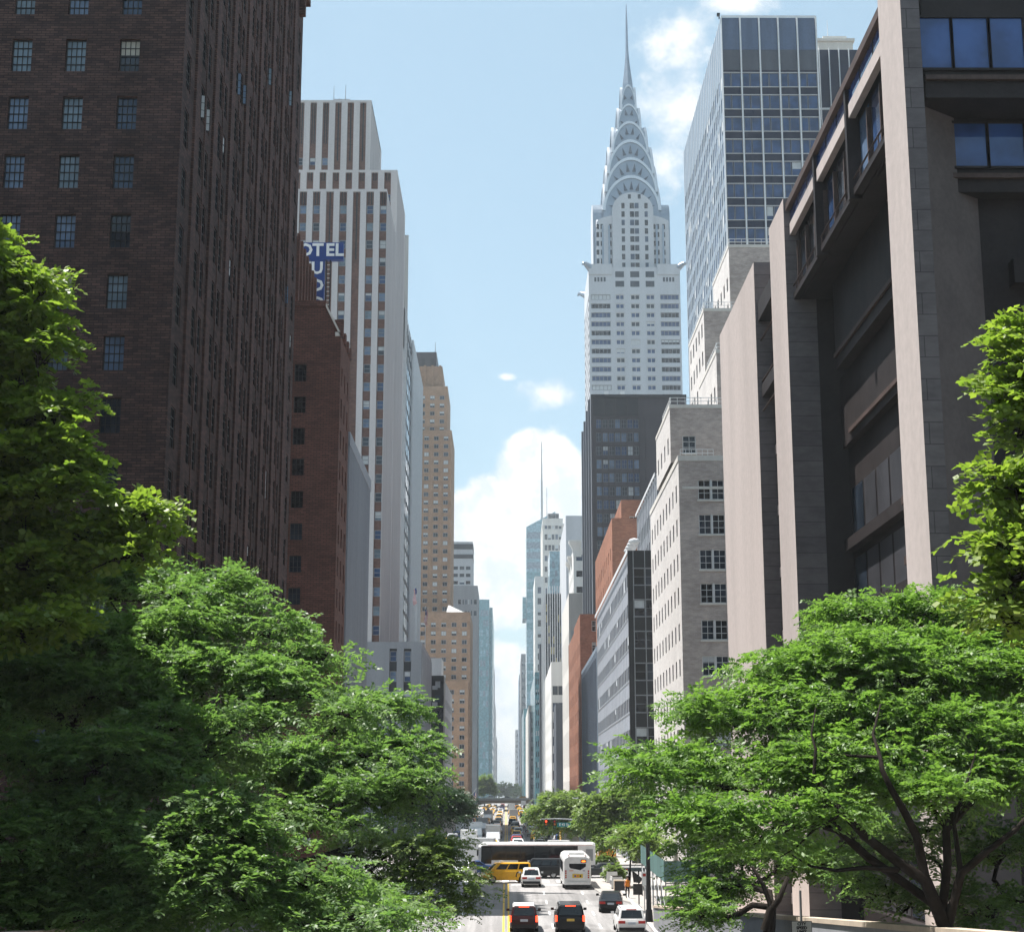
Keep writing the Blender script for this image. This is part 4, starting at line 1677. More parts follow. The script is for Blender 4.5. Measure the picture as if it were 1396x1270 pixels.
# red brick steps above the black block
root = thing('stepped_red_brick', 'red brick building of stepped cubes rising behind the black glass block', 'apartment building', (18.4, 270, 0))
wl = []
x0 = XP(834.5, 740, 270)
st = W(2, 2, .12, 'frame_white', DK, .5, 'blind')
zt = ZP(712, 270)
xw = XP(858, 740, 270) - x0
box_tower('', '', x0, x0 + 16, 270, 322, zt, 'orange_brick', 'r', ([(xw, xw + 1.4)], rows(30, zt - 3, 4.2, 2.0)), (spans(2, 50, 9, 1.3), rows(10, zt - 2, 4.2, 2.2)), st, z0=3, root=root, wins=wl)
x1 = XP(847, 700, 284)
z2 = ZP(687, 284)
xw = XP(858, 700, 284) - x1
box_tower('', '', x1, x1 + 14, 284, 306, z2, 'orange_brick', 'r', ([(xw, xw + 1.5)], rows(zt, z2 - 1, 4.5, 2.0, 1.6)), (spans(1, 21, 4, 1.3), rows(zt, z2, 4.5, 2.2, 1.6)), st, z0=zt - .01, root=root, wins=wl, partname='penthouse')
put_windows(root, wl, 100)

# orange brick block on the street line
z = ZP(842, 323, 793)
root = thing('orange_brick_block', 'narrow orange red brick block standing directly on the right street line', 'apartment building', (15.2, 323, 0))
wl = []
x0 = XP(791, 900, 323)
box_tower('', '', x0, x0 + 14, 323, 352, z, 'orange_brick', 'r', ([(2.4, 3.9)], rows(5, z, 4.4, 2.2)), (spans(1, 28, 5, 1.2), rows(5, z - 2, 4.4, 2.2)), st, z0=3, root=root, wins=wl)
zl = ZP(868, 353, 785)
box_tower('', '', x0, x0 + 14, 352.1, 383, zl, 'orange_brick', 'r', None, (spans(1, 30, 5, 1.2), rows(5, zl - 2, 4.4, 2.2)), st, z0=3, root=root, wins=wl, partname='rear_wall')
put_windows(root, wl, 60)

# bronze slab
root = thing('bronze_slab_tower', 'dark brown slab tower with a grid of dark windows under the spired tower', 'office building', (21, 390, 0))
x0 = XP(806, 600, 390); x1 = XP(936, 560, 390); zt = ZP(539.5, 390, 860)
e = east_face(x0, 390)
mb, pn = MB(), MB()
wl = []
us = []
for c in (817, 826, 834.5, 843, 851.5, 860, 868):
    us.append((XP(c - 3.7, 650, 390) - x0, XP(c + 3.7, 650, 390) - x0))
vs = sorted((ZP(y + 12.6, 390), ZP(y, 390)) for y in [571 + 18.35 * k for k in range(24)])
st = W(1, 2, .12, 'frame_grey', ('glass_royal', 'glass_curtain', 'glass_mid', 'glass_royal'), .14, 'blind')
st.nx = 2
wl += [(o, st) for o in wall(mb, e, x1 - x0, 3, zt, us, vs, .3, 'bronze_panel')]
for k in range(4):
    a, b = XP(808.5 + 15.7 * k, 560, 390) - x0, XP(823 + 15.7 * k, 560, 390) - x0
    fbox(pn, e, a, b, ZP(567, 390), ZP(543, 390), .002, .12, 'dark_panel')
for k in range(9):
    a = XP(804.5 + 8.55 * k + 8.4, 650, 390) - x0
    fbox(pn, e, a - .12, a + .12, 5, ZP(568, 390), .002, .25, 'bronze_panel')
fbox(pn, e, 0, x1 - x0, zt - .5, zt + .3, .002, .3, 'dark_panel')
f = right_face(x0, 390)
yb = DP(792, 560, x0)
wl += [(o, FAR) for o in wall(mb, f, yb - 390, 3, zt, [], [], .3, 'slate_panel')]
for k in range(4):
    fbox(pn, f, 4 + 12 * k, 5.2 + 12 * k, 3, zt - (0 if k < 2 else 0), .002, .5, 'slate_panel')
mb.quad([(x0, 390, zt), (x1, 390, zt), (x1, yb, zt), (x0, yb, zt)], 'roof_gravel')
mb.quad([(x1, 390, 3), (x1, yb, 3), (x1, yb, zt), (x1, 390, zt)], 'slate_panel')
mb.build('wall', root); pn.build('panel', root)
put_windows(root, wl, 100, zmin=40)
g = MB()
for px in (827, 849):
    x = XP(px, 540, 395)
    g.tube((x, 395, zt), (x, 395, zt + 1.6), .2, n=6, mt='white_metal')
    g.box(x - .5, x + .5, 394.6, 395.4, zt + 1.6, zt + 2.4, 'white_metal')
g.build('roof_lamp', root)


def glass_slab():
    Y0 = 230.0
    x0, x1 = XP(983.5, 60, Y0), XP(1113, 60, Y0)
    zt = ZP(25, Y0, 1048)
    root = thing('blue_glass_slab', 'tall blue glass slab tower with a white grid at upper right', 'office building', (x0, Y0, 0))
    mb, mu = MB(), MB()
    wl = []
    e = east_face(x0, Y0)
    L = x1 - x0
    zb = [(ZP(100 + 30.2 * k + 18.5, Y0, 1048), ZP(100 + 30.2 * k, Y0, 1048)) for k in range(20)]
    zb.sort()
    us = []
    B = L / 5
    for k in range(5):
        us += [(k * B + .22, k * B + B * .42), (k * B + B * .42 + .12, k * B + B - .14)]
    st = W(1, 1, .07, 'frame_grey', ('glass_royal',), .03, 'blind')
    wl += [(o, st) for o in wall(mb, e, L, 60, zt, us, zb, .1, 'dark_navy')]
    ztop = zb[-1][1]
    for k in range(6):
        fbox(mu, e, k * B - .11 + (.1 if k == 0 else 0), k * B + .11, 60, zt + .1, .002, .35, 'white_metal')
    for a, b in zb:
        fbox(mu, e, .1, L - .12, b + .03, b + .10, .002, .15, 'white_metal')
        fbox(mu, e, .1, L - .12, a - .10, a - .03, .002, .15, 'white_metal')
    pn = MB()
    for k in range(5):
        fbox(pn, e, k * B + .16, (k + 1) * B - .16, ztop + .5, ztop + 3.9, .004, .08, 'slate_dark')
        fbox(pn, e, k * B + .16, (k + 1) * B - .16, ztop + 3.95, zt, .004, .08, 'blue_slate')
    pn.build('panel', root)
    fbox(mu, e, 0, L, zt - .1, zt + .25, .355, .4, 'white_metal')
    f = right_face(x0, Y0)
    yb = DP(932, 205, x0)
    D = yb - Y0
    zs = [(a, b) for a, b in zb]
    us = spans(.4, D - .3, 24, 1.35)
    st2 = W(1, 1, 0, 'frame_grey', ('glass_royal', 'glass_blue', 'glass_mid', 'glass_curtain'), .1, 'blind')
    wl += [(o, st2) for o in wall(mb, f, D, 60, zt, us, zs, .05, 'blue_panel')]
    for k in range(25):
        u = .4 + (D - .7) * k / 24
        fbox(mu, f, u - .12, u + .12, 60, zt + .1, .002, .06, 'white_metal')
    mb.quad([(x0, Y0, zt), (x1, Y0, zt), (x1, yb, zt), (x0, yb, zt)], 'roof_gravel')
    mb.quad([(x1, Y0, 60), (x1, yb, 60), (x1, yb, zt), (x1, Y0, zt)], 'slate_dark')
    mb.quad([(x0, yb, 60), (x1, yb, 60), (x1, yb, zt), (x0, yb, zt)], 'slate_dark')
    lo = MB()
    lo.box(x0, x1, Y0, yb, 3, 59.99, 'pale_grey_stone', skip='b')
    lo.build('base', root)
    mb.build('wall', root); mu.build('mullion', root)
    # second slab behind with a pale penthouse
    bk = MB()
    ya = 246.0
    xa, xb = XP(1113, 90, ya), XP(1172, 90, ya)
    zk = ZP(68, ya, 1140)
    bk.box(xa, xb + 10, ya, ya + 20, 3, zk, 'dark_navy', 'roof_gravel', skip='b')
    bk.build('rear_slab', root)
    e2 = east_face(xa, ya)
    m2 = MB()
    for k in range(7):
        u = (XP(1117 + 13.5 * (k), 90, ya) - xa)
        fbox(m2, e2, u - .07, u + .07, 60, zk + .2, .002, .3, 'white_metal')
    for k in range(14):
        zz = ZP(150 + 30 * k, ya, 1120)
        fbox(m2, e2, .3, 12, zz, zz + .3, .002, .2, 'white_metal')
    m2.build('mullion', root)
    ph = MB()
    xp, xq = XP(1118, 60, ya + 2), XP(1160, 60, ya + 2)
    z1, z2 = zk, ZP(57, ya + 2, 1140)
    ph.box(xp - .3, xq + .3, ya + 2, ya + 12, z1 + .01, z2, 'limestone')
    ph.box(xp - .6, xq + .6, ya + 1.7, ya + 12.3, z2 + .002, z2 + .5, 'limestone')
    ph.box(xp + .6, xq - .6, ya + 2.4, ya + 11, z2 + .502, ZP(48, ya + 2, 1140), 'white_stone')
    ph.tube((XP(1128, 40, ya + 5), ya + 5, z2 + .5), (XP(1128, 40, ya + 5), ya + 5, z2 + 5.5), .08, .04, 5, 'white_metal')
    ph.build('penthouse', root)
    cm = MB()
    cx = x0 - .2
    cm.tube((cx, Y0 + .3, zt), (cx, Y0 + .3, zt + .5), .1, n=5, mt='black_metal')
    cm.box(cx - .35, cx + .1, Y0, Y0 + .5, zt + .5, zt + .9, 'black_metal')
    cm.build('roof_camera', root)
    put_windows(root, wl, 100, zmin=60)


mat('dark_navy', (0.014, 0.020, 0.042), 0.45, 0.2, 0.5)
mat('blue_slate', (0.085, 0.12, 0.19), 0.5, 0.2, 0.5, streak=True)
mat('slate_dark', (0.075, 0.085, 0.105), 0.5, 0.2, 0.5, streak=True)
glass_slab()


# ------------------------------------------------------------------ the spired tower
def spire_tower():
    Y = 560.0
    xl, xr = XP(803, 420, Y), XP(928, 420, Y)
    cx, hw = (xl + xr) / 2, (xr - xl) / 2
    cy = Y + hw
    root = thing('spired_steel_tower', 'white brick tower with a tiered steel arch crown and needle spire', 'skyscraper', (cx, cy, 0))
    mb = MB()
    wl = []
    zS = ZP(364, Y, 862)
    e = east_face(xl, Y)

    def U(px):
        return XP(px, 430, Y) - xl

    cols = [(U(806), U(832.5)), (U(839.5), U(851.5)), (U(860), U(872.5)), (U(881), U(893)), (U(900.5), U(926))]
    pit = ZP(390, Y, 862) - ZP(402.15, Y, 862)
    zt0 = ZP(401.5, Y, 862)
    vs = sorted((zt0 - pit * k - 2.0, zt0 - pit * k) for k in range(0, 38))
    stw = W(2, 1, .28, 'frame_pale', ('glass_royal', 'glass_mid', 'glass_royal'), .12, 'blind')
    stb = W(5, 1, .25, 'frame_grey', ('glass_royal', 'glass_dark'), .10, 'blind')
    ops = wall(mb, e, 2 * hw, 4, zS, cols, vs, .35, 'chrysler_brick')
    for o in ops:
        wl.append((o, stb if o[2] - o[1] > 5 else stw))
    f = right_face(xl, Y)
    ops = wall(mb, f, 2 * hw, 4, zS, [(q[0], q[1]) for q in cols], vs, .35, 'chrysler_brick')
    wl += [(o, FAR) for o in ops]
    mb.quad([(xr, Y, 4), (xr, Y + 2 * hw, 4), (xr, Y + 2 * hw, zS), (xr, Y, zS)], 'chrysler_brick')
    mb.quad([(xl, Y + 2 * hw, 4), (xr, Y + 2 * hw, 4), (xr, Y + 2 * hw, zS), (xl, Y + 2 * hw, zS)], 'chrysler_brick')
    mb.quad([(xl, Y, zS), (xr, Y, zS), (xr, Y + 2 * hw, zS), (xl, Y + 2 * hw, zS)], 'roof_gravel')
    # parapet with raised corner blocks
    for a, b in ((0, U(835)), (U(897), 2 * hw)):
        fbox(mb, e, a, b, zS - 3, zS + 1.0, .002, .5, 'chrysler_brick')
    mb.build('wall', root)
    # upper windows in the corner blocks and bays
    cb = MB()
    for a, b in ((U(810), U(827)), (U(904), U(921))):
        for k in range(4):
            w = MB()
            q = a + (b - a) * k / 4
            w.quad([e.p(q + .2, ZP(384, Y, 862), .02), e.p(q + (b - a) / 4 - .2, ZP(384, Y, 862), .02), e.p(q + (b - a) / 4 - .2, ZP(378, Y, 862), .02), e.p(q + .2, ZP(378, Y, 862), .02)], 'glass_mid')
            w.build('window', root)
    for yy in (374, 387):
        for c0, c1 in (cols[1], cols[2], cols[3]):
            w = MB()
            w.quad([e.p(c0, ZP(yy + 4, Y, 862), .02), e.p(c1, ZP(yy + 4, Y, 862), .02), e.p(c1, ZP(yy - 4, Y, 862), .02), e.p(c0, ZP(yy - 4, Y, 862), .02)], 'glass_mid')
            w.build('window', root)
    # eagle head waterspouts
    for sx, sy in ((-1, -1), (1, -1), (-1, 1), (1, 1)):
        g = MB()
        d = Vector((sx * .8, sy * .6, 0)).normalized()
        p = Vector((cx + sx * hw * .95, cy + sy * hw * .95, zS - .3))
        pts = [p, p + d * 1.2 + Vector((0, 0, .6)), p + d * 2.6 + Vector((0, 0, 1.3)), p + d * 3.5 + Vector((0, 0, 1.3)), p + d * 4.3 + Vector((0, 0, .6))]
        g.path(pts, [1.5, 1.2, .9, .7, .12], 8, 'crown_steel')
        g.build('eagle_waterspout', root, smooth=True)

    # ---- set-back shaft under the crown
    px = lambda p, y: XP(p, y, Y + 3) - cx
    w1 = px(912, 320)
    zsh = ZP(300, Y + 3, 862)
    up = MB()

    def tap(z, zs, zt, k):
        return 1.0 - k * max(0.0, (z - zs) / (zt - zs)) ** 1.3

    def height_field(mbb, w, zs, zt, z0, mt, n=20, power=2.0, k_t=0.0):
        """groin vault: every side shows the same arch"""
        def arch(t):
            t = min(1.0, abs(t) / w)
            return zs + (zt - zs) * math.sqrt(max(0.0, 1 - t ** power))
        g = [-w + 2 * w * i / n for i in range(n + 1)]
        g = [w * math.sin(math.pi / 2 * x / w) for x in g]
        k = len(mbb.v)
        for yy in g:
            for xx in g:
                zz = max(arch(xx), arch(yy))
                s_ = tap(zz, zs, zt, k_t)
                mbb.v.append((cx + xx * s_, cy + yy * s_, zz))
        mi = mbb.mi(mt)
        for j in range(n):
            for i in range(n):
                a = k + j * (n + 1) + i
                mbb.f.append((a, a + 1, a + n + 2, a + n + 1)); mbb.m.append(mi)
        for s in range(4):
            for i in range(n):
                x0, x1 = g[i], g[i + 1]
                q = [(x0, -w, z0), (x1, -w, z0), (x1, -w, arch(x1)), (x0, -w, arch(x0))]
                for _ in range(s):
                    q = [(-b, a, c) for a, b, c in q]
                mbb.poly([(cx + a * tap(c, zs, zt, k_t), cy + b * tap(c, zs, zt, k_t), c) for a, b, c in q], mt)
        return arch

    height_field(up, w1, ZP(303, Y + 3, 862), ZP(291, Y + 3, 862), zS - .02, 'chrysler_brick')
    up.build('upper_shaft', root)
    # windows of the set-back shaft: narrow rows either side of the central bay
    yf = cy - w1
    ef = Face(cx, yf, 1, 0, 0, -1)
    zrow = [ZP(y, yf, 862) for y in (356, 344, 332, 320, 309)]
    for zz in zrow:
        for c in (815, 820.5, 832, 837, 892, 897, 905):
            a = XP(c - 1.7, 320, yf) - cx
            b = XP(c + 1.7, 320, yf) - cx
            w = MB()
            w.quad([ef.p(a, zz - 1.0, .03), ef.p(b, zz - 1.0, .03), ef.p(b, zz + 1.0, .03), ef.p(a, zz + 1.0, .03)], random.choice(('glass_deep', 'glass_dark', 'glass_mid')))
            w.build('window', root)
    rb = MB()
    for zz in zrow:
        for s in (-1, 1):
            for o in (w1 - .8, w1 - 6.8):
                pass
    for s in range(4):
        for c in (-w1 + 2.2, -w1 + 4.6, w1 - 4.6, w1 - 2.2):
            q = [(c - .35, -w1 - .4), (c + .35, -w1 - .4), (c + .35, -w1 + .1), (c - .35, -w1 + .1)]
            for _ in range(s):
                q = [(-b, a) for a, b in q]
            xs_, ys_ = [a for a, b in q], [b for a, b in q]
            rb.box(cx + min(xs_), cx + max(xs_), cy + min(ys_), cy + max(ys_), zS, zsh - 2, 'crown_steel')
    rb.build('steel_rib', root)
    # central bay with an arched head on each side
    bay = MB()
    wb = px(890.5, 300)
    zb_s, zb_t = ZP(283, Y, 862), ZP(259, Y, 862)
    for s in range(4):
        n = 14
        yo, yi = -w1 - 1.1, -8.0
        prof = [(-wb, zS - 10)] + [(-wb * math.cos(math.pi * i / n), zb_s + (zb_t - zb_s) * math.sin(math.pi * i / n)) for i in range(n + 1)] + [(wb, zS - 10)]

        def rot(a, b):
            for _ in range(s):
                a, b = -b, a
            return cx + a, cy + b
        bay.poly([(*rot(a, yo), z) for a, z in prof], 'chrysler_brick')
        for (a, z), (b, z2) in zip(prof[:-1], prof[1:]):
            bay.quad([(*rot(a, yo), z), (*rot(b, yo), z2), (*rot(b, yi), z2), (*rot(a, yi), z)], 'crown_steel')
    bay.build('central_bay', root)
    yb_ = cy - w1 - 1.1
    eb = Face(cx, yb_, 1, 0, 0, -1)
    for r, y in enumerate((362, 350, 338, 326, 315, 303.5, 292, 280.5)):
        zz = ZP(y, yb_, 862)
        for c, wd in ((849.5, 4.4), (862.2, 5.6), (868.6, 5.6), (881, 4.4)):
            if wd > 5:
                c = c - 0.5
            a, b = XP(c - wd / 2, 300, yb_) - cx, XP(c + wd / 2, 300, yb_) - cx
            w = MB()
            w.quad([eb.p(a, zz - 1.1, .03), eb.p(b, zz - 1.1, .03), eb.p(b, zz + 1.1, .03), eb.p(a, zz + 1.1, .03)], random.choice(('glass_mid', 'glass_dark', 'glass_blue')))
            w.build('window', root)
    for c in (858.5, 872):
        zz = ZP(268, yb_, 862)
        a, b = XP(c - 2, 300, yb_) - cx, XP(c + 2, 300, yb_) - cx
        w = MB()
        w.quad([eb.p(a, zz - .9, .03), eb.p(b, zz - .9, .03), eb.p(b, zz + .9, .03), eb.p(a, zz + .9, .03)], 'glass_mid')
        w.build('window', root)

    # ---- steel crown: nested sunburst arches
    tiers = [(38.0, 287, 239), (34.6, 262, 214.5), (30.5, 237, 190.5), (23.9, 208, 165.5), (15.6, 176, 142), (9.9, 150, 116)]
    zprev = zS
    for i, (hpx, ys_, yt) in enumerate(tiers):
        Yf = Y + hw - hpx * .284
        w = hpx * .284
        zs, zt = ZP(ys_, Yf, 862), ZP(yt, Yf, 862)
        t = MB()
        TK = 0.07
        arch = height_field(t, w, zs, zt, zs - 14, 'crown_steel', 24, k_t=TK)
        wf = w
        o = t.build('crown_tier', root)
        # raised rim and triangular lights on all four sides
        n = 22
        for s in range(4):
            rm = MB()
            def rot(a, b, z):
                for _ in range(s):
                    a, b = -b, a
                f_ = tap(z, zs, zt, TK)
                return cx + a * f_, cy + b * f_, z
            for k in range(n):
                t0, t1 = math.pi * k / n, math.pi * (k + 1) / n
                rg = []
                for tt in (t0, t1):
                    for rr in (1.015, 0.93):
                        rg.append((-w * math.cos(tt) * rr, zs + (zt - zs) * math.sin(tt) * rr))
                (a0, z0), (b0, y0), (a1, z1), (b1, y1) = rg
                rm.quad([rot(a0, -wf - .45, z0), rot(a1, -wf - .45, z1), rot(b1, -wf - .45, y1), rot(b0, -wf - .45, y0)], 'crown_bright')
                rm.quad([rot(a0, -wf - .45, z0), rot(a1, -wf - .45, z1), rot(a1, -wf + .5, z1), rot(a0, -wf + .5, z0)], 'crown_bright')
                rm.quad([rot(b0, -wf - .45, y0), rot(b1, -wf - .45, y1), rot(b1, -wf + .05, y1), rot(b0, -wf + .05, y0)], 'crown_steel')
            rm.build('rim', o)
        nt = (9, 8, 7, 6, 4, 2)[i]
        for s in (0, 1, 3):
            for k in range(nt):
                tt = math.pi * (k + .5) / nt
                hx = .5 * w / nt * 1.0
                r0, r1 = 0.60, 0.86
                c0, s0 = -math.cos(tt), math.sin(tt)
                pb = (c0 * w * r0, zs + (zt - zs) * s0 * r0)
                pt = (c0 * w * r1, zs + (zt - zs) * s0 * r1)
                tx, tzv = s0, -c0
                bw = w * .62 / nt
                q = [(pb[0] - bw * s0, pb[1] - bw * -c0 * .0 - bw * abs(c0) * .6), (pb[0] + bw * s0, pb[1] + bw * abs(c0) * .6), pt]
                if c0 > 0:
                    q = [(pb[0] - bw * s0, pb[1] + bw * abs(c0) * .6), (pb[0] + bw * s0, pb[1] - bw * abs(c0) * .6), pt]

                def rot(a, b, z):
                    for _ in range(s):
                        a, b = -b, a
                    f_ = tap(z, zs, zt, TK)
                    return cx + a * f_, cy + b * f_, z
                m = MB()
                m.poly([rot(a, -wf - .12, z) for a, z in q], 'glass_crown')
                m.build('triangular_window', o)
    # tapered tip and needle
    sp = MB()
    zA, zB, zC = ZP(140, cy, 862), ZP(84, cy, 858), 321.5
    prof = [(zA - 4, 2.6), (ZP(116, cy, 862), 2.2), (ZP(100, cy, 862), 1.55), (zB, .95), (ZP(70, cy, 862), .62), (ZP(30, cy, 862), .40), (zC, .12)]
    rings = []
    for z, r in prof:
        rings.append([(cx + r * math.cos(2 * math.pi * k / 12) * (1 if k % 2 else .86), cy + r * math.sin(2 * math.pi * k / 12) * (1 if k % 2 else .86), z) for k in range(12)])
    sp.loft(rings, 'crown_steel')
    sp.build('needle_spire', root)
    lb = MB()
    lb.box(xl - 9, xr + 12, Y + 4, Y + 70, 3, ZP(700, Y), 'chrysler_brick', 'roof_gravel', skip='b')
    lb.build('base', root)
    put_windows(root, wl, 100, zmin=ZP(545, Y))


mat('chrysler_brick', (0.46, 0.475, 0.50), 0.85, 0.10, 0.15, streak=True)
mat('frame_pale', (0.50, 0.50, 0.50), 0.6, 0.05, 1.0)
mat('crown_bright', (0.62, 0.63, 0.65), 0.3, 0.08, 0.3, metal=0.6, spec=0.5)
glass('glass_crown', (0.05, 0.065, 0.09), 0.2)
spire_tower()

# ------------------------------------------------------------------ further right side
def rblock(name, label, xl, xr, Y, yt, mt, deep, cols, flo, ws, st, xref=900, sc=6, wh=None, **k):
    x0, x1 = XP(xl, xref, Y), XP(xr, xref, Y)
    z = ZP(yt, Y, xl)
    return box_tower(name, label, x0, x1, Y, Y + deep, z, mt, 'r', (spans(.08 * (x1 - x0), .95 * (x1 - x0), cols, ws), rows(6, z - 2, flo, wh or flo * .5)),
                     (spans(1, deep - 1, sc, ws * 1.2), rows(6, z - 2, flo, wh or flo * .5)), st, **k)


PT = W(1, 1, 0, 'frame_grey', ('glass_dark', 'glass_mid', 'glass_blue'), .25)
# pale stone block with tall window slots
root = rblock('pale_stone_block', 'pale limestone block with tall dark window slots, left of the bronze slab tower', 776, 800, 450, 812, 'limestone', 55, 2, 14, 1.6, PT, wh=10, most=40)
root = thing('flared_stone_tower', 'white stone tower with flaring cornice brackets squeezed beside the bronze slab tower', 'office building', (21, 505, 0))
x0 = XP(782, 790, 506)
z = ZP(790, 506, 785)
z2 = ZP(742, 506, 785)
mb = MB()
wl = []
box_tower('', '', x0, x0 + 14, 506, 545, z2 - 2, 'white_stone', 'r', ([(.9, 3.2)], rows(50, z2, 5.2, 2.0)), (spans(1, 38, 6, 2), rows(8, z2 - 8, 5.2, 2.4)), PT, root=root, wins=wl)
for k, (dy, zz, s) in enumerate(((-.3, z2, 1.0), (14, z2 - 3, 1.0), (27, z2 - 3, .9))):
    y = 506 + dy
    mb.loft([[(x0 - a, y - a, zz + h), (x0 + 2.6, y - a, zz + h), (x0 + 2.6, y + 2.4 + a, zz + h), (x0 - a, y + 2.4 + a, zz + h)] for a, h in ((.02, -4 * s), (.2, -2 * s), (.7, -.6 * s), (1.4, .6), (1.5, 1.2))], 'white_stone')
mb.build('cornice_bracket', root)
put_windows(root, wl, 40)
# white block with square windows
root = rblock('white_window_block', 'white block with paired square dark windows low beside the orange brick block', 751.5, 776, 535, 905, 'white_stone', 100, 3, 5.6, 1.9, PT, wh=3.0, most=80, sc=8)
root = rblock('dark_ribbed_block', 'low dark ribbed block in front of the white block with square windows', 757.5, 775.5, 508, 962, 'slate_dark', 24, 4, 60, .5, PT, wh=40, most=10, sc=4)
root = rblock('navy_slab', 'thin dark navy glass slab in the middle distance on the right', 736.5, 742, 690, 880, 'dark_navy', 26, 2, 5, .7, W(1, 1, 0, 'frame_grey', ('glass_blue', 'glass_mid')), most=30, sc=4)


def gold_stripes():
    Y = 620
    x0, x1 = XP(743, 850, Y), XP(769, 850, Y)
    z = ZP(809, Y, 750)
    root = thing('striped_glass_tower', 'dark glass tower with gold tinted panes and pale vertical stripes', 'hotel building', (x0, Y, 0))
    mb, fn = MB(), MB()
    mb.box(x0, x1, Y, Y + 60, 4, z, 'dark_panel', 'roof_gravel', skip='b')
    mb.build('wall', root)
    e = east_face(x0, Y)
    L = x1 - x0
    n = 8
    for k in range(n):
        a, b = L * k / n, L * (k + 1) / n
        fbox(fn, e, a, a + .28, 4, z + 3 * (1 if k < n - 1 else 0), .002, .5, 'white_metal')
        for j in range(20):
            w = MB()
            z0, z1 = z - 4.2 * (j + 1) + 1.4, z - 4.2 * j
            w.quad([e.p(a + .35, z0, .03), e.p(b - .05, z0, .03), e.p(b - .05, z1, .03), e.p(a + .35, z1, .03)], 'glass_gold' if random.random() < .25 + .03 * j - .03 * k else 'glass_dark')
            if k < 5:
                w.build('window', root)
            else:
                fn.merge(w)
    fn.build('stripe', root)
    f = right_face(x0, Y)
    s = MB()
    for k in range(10):
        fbox(s, f, 3 + 5.6 * k, 3.8 + 5.6 * k, 4, z, .002, .4, 'white_metal')
    s.build('stripe', root)


glass('glass_gold', (0.36, 0.30, 0.14), 0.12, 0.6)
gold_stripes()
root = rblock('pale_blue_glass_tower', 'pale blue glass tower with a slightly tilted flat face, in front of the stone tower', 750, 789, 900, 753, 'glass_sky', 40, 9, 5.0, 1.4, W(1, 1, 0, 'frame_grey', ('glass_sky', 'glass_teal', 'glass_pale', 'glass_sky')), wh=3.6, most=100)
pl = MB()
xq0, xq1 = XP(760, 815, 880), XP(776, 815, 880)
zq0, zq1 = 4, ZP(808, 880, 768)
pl.box(xq0, xq1, 880, 899, zq0, zq1, 'slate_dark', 'slate_dark', skip='b')
pl.build('plant_room', root)
root = rblock('white_slab', 'slim white slab with one column of dark windows, in front of the slanted glass tower', 729.5, 741.5, 1000, 787, 'white_stone', 60, 1, 7.0, 2.2, PT, wh=4.0, most=40, sc=6)
root = rblock('old_stone_tower', 'pale stone tower with dark top windows and flat cornice by the slanted tower', 740.5, 768.5, 1150, 708, 'limestone', 70, 5, 8.0, 2.0, PT, wh=4.0, most=100, sc=6)
t = MB()
x0, x1 = XP(741, 710, 1150), XP(768, 710, 1150)
z = ZP(708, 1150, 750)
t.box(x0 + 3.2, x1 - 3.2, 1152, 1190, z + .02, z + 5, 'grey_stone')
t.box(x0 - 1, x1 + 1, 1149, 1200, z - 4.5, z - 3.2, 'white_stone')
t.build('top_storey', root)
for k in range(3):
    w = MB()
    a = x0 + 4.0 + k * (x1 - x0 - 7) / 3
    w.quad([(a, 1151.9, z + 1.0), (a + 2.2, 1151.9, z + 1.0), (a + 2.2, 1151.9, z + 4.2), (a, 1151.9, z + 4.2)], 'glass_dark')
    w.build('window', root)


def slant_tower():
    Y = 1300
    x0, x1 = XP(717.5, 730, Y), XP(757, 700, Y)
    za, zb = ZP(718, Y, 717), ZP(697, Y, 752)
    root = thing('slanted_glass_tower', 'pale blue glass tower with a slanted top and a mast, far down the right side', 'skyscraper', (x0, Y, 0))
    mb = MB()
    mb.poly([(x0, Y, 8), (x1, Y, 8), (x1, Y, zb), (x0, Y, za)], 'glass_sky')
    mb.poly([(x0, Y + 60, 8), (x1, Y + 60, 8), (x1, Y + 60, zb), (x0, Y + 60, za)], 'glass_sky')
    mb.quad([(x0, Y, 8), (x0, Y + 60, 8), (x0, Y + 60, za), (x0, Y, za)], 'glass_sky')
    mb.quad([(x1, Y, 8), (x1, Y + 60, 8), (x1, Y + 60, zb), (x1, Y, zb)], 'glass_sky')
    mb.quad([(x0, Y, za), (x1, Y, zb), (x1, Y + 60, zb), (x0, Y + 60, za)], 'white_metal')
    mb.build('wall', root)
    e = east_face(x0, Y)
    fl = MB()
    for k in range(26):
        z = 14 + 8.4 * k
        w = MB()
        w.quad([e.p(.3, z, .1), e.p(x1 - x0 - .3, z, .1), e.p(x1 - x0 - .3, z + 5.6, .1), e.p(.3, z + 5.6, .1)], random.choice(('glass_teal', 'glass_sky', 'glass_teal')) if k < 22 else 'glass_pale')
        w.build('window', root)
    m = MB()
    xm = XP(738.5, 650, Y + 20)
    m.tube((xm, Y + 20, za), (xm, Y + 20, ZP(655, Y + 20, 738)), 1.1, .8, 6, 'grey_metal')
    m.tube((xm, Y + 20, ZP(655, Y + 20, 738)), (xm, Y + 20, ZP(602, Y + 20, 738)), .7, .25, 6, 'grey_metal')
    xm2 = XP(745.5, 680, Y + 20)
    m.tube((xm2, Y + 20, za), (xm2, Y + 20, ZP(665, Y + 20, 745)), .45, .2, 5, 'grey_metal')
    m.build('mast', root)
    c = MB()
    xs = XP(712.5, 830, Y), XP(717.3, 830, Y)
    c.box(xs[0], xs[1], Y + 3, Y + 40, ZP(842, Y, 715), ZP(813, Y, 715), 'glass_teal')
    c.build('hoist_bay', root)


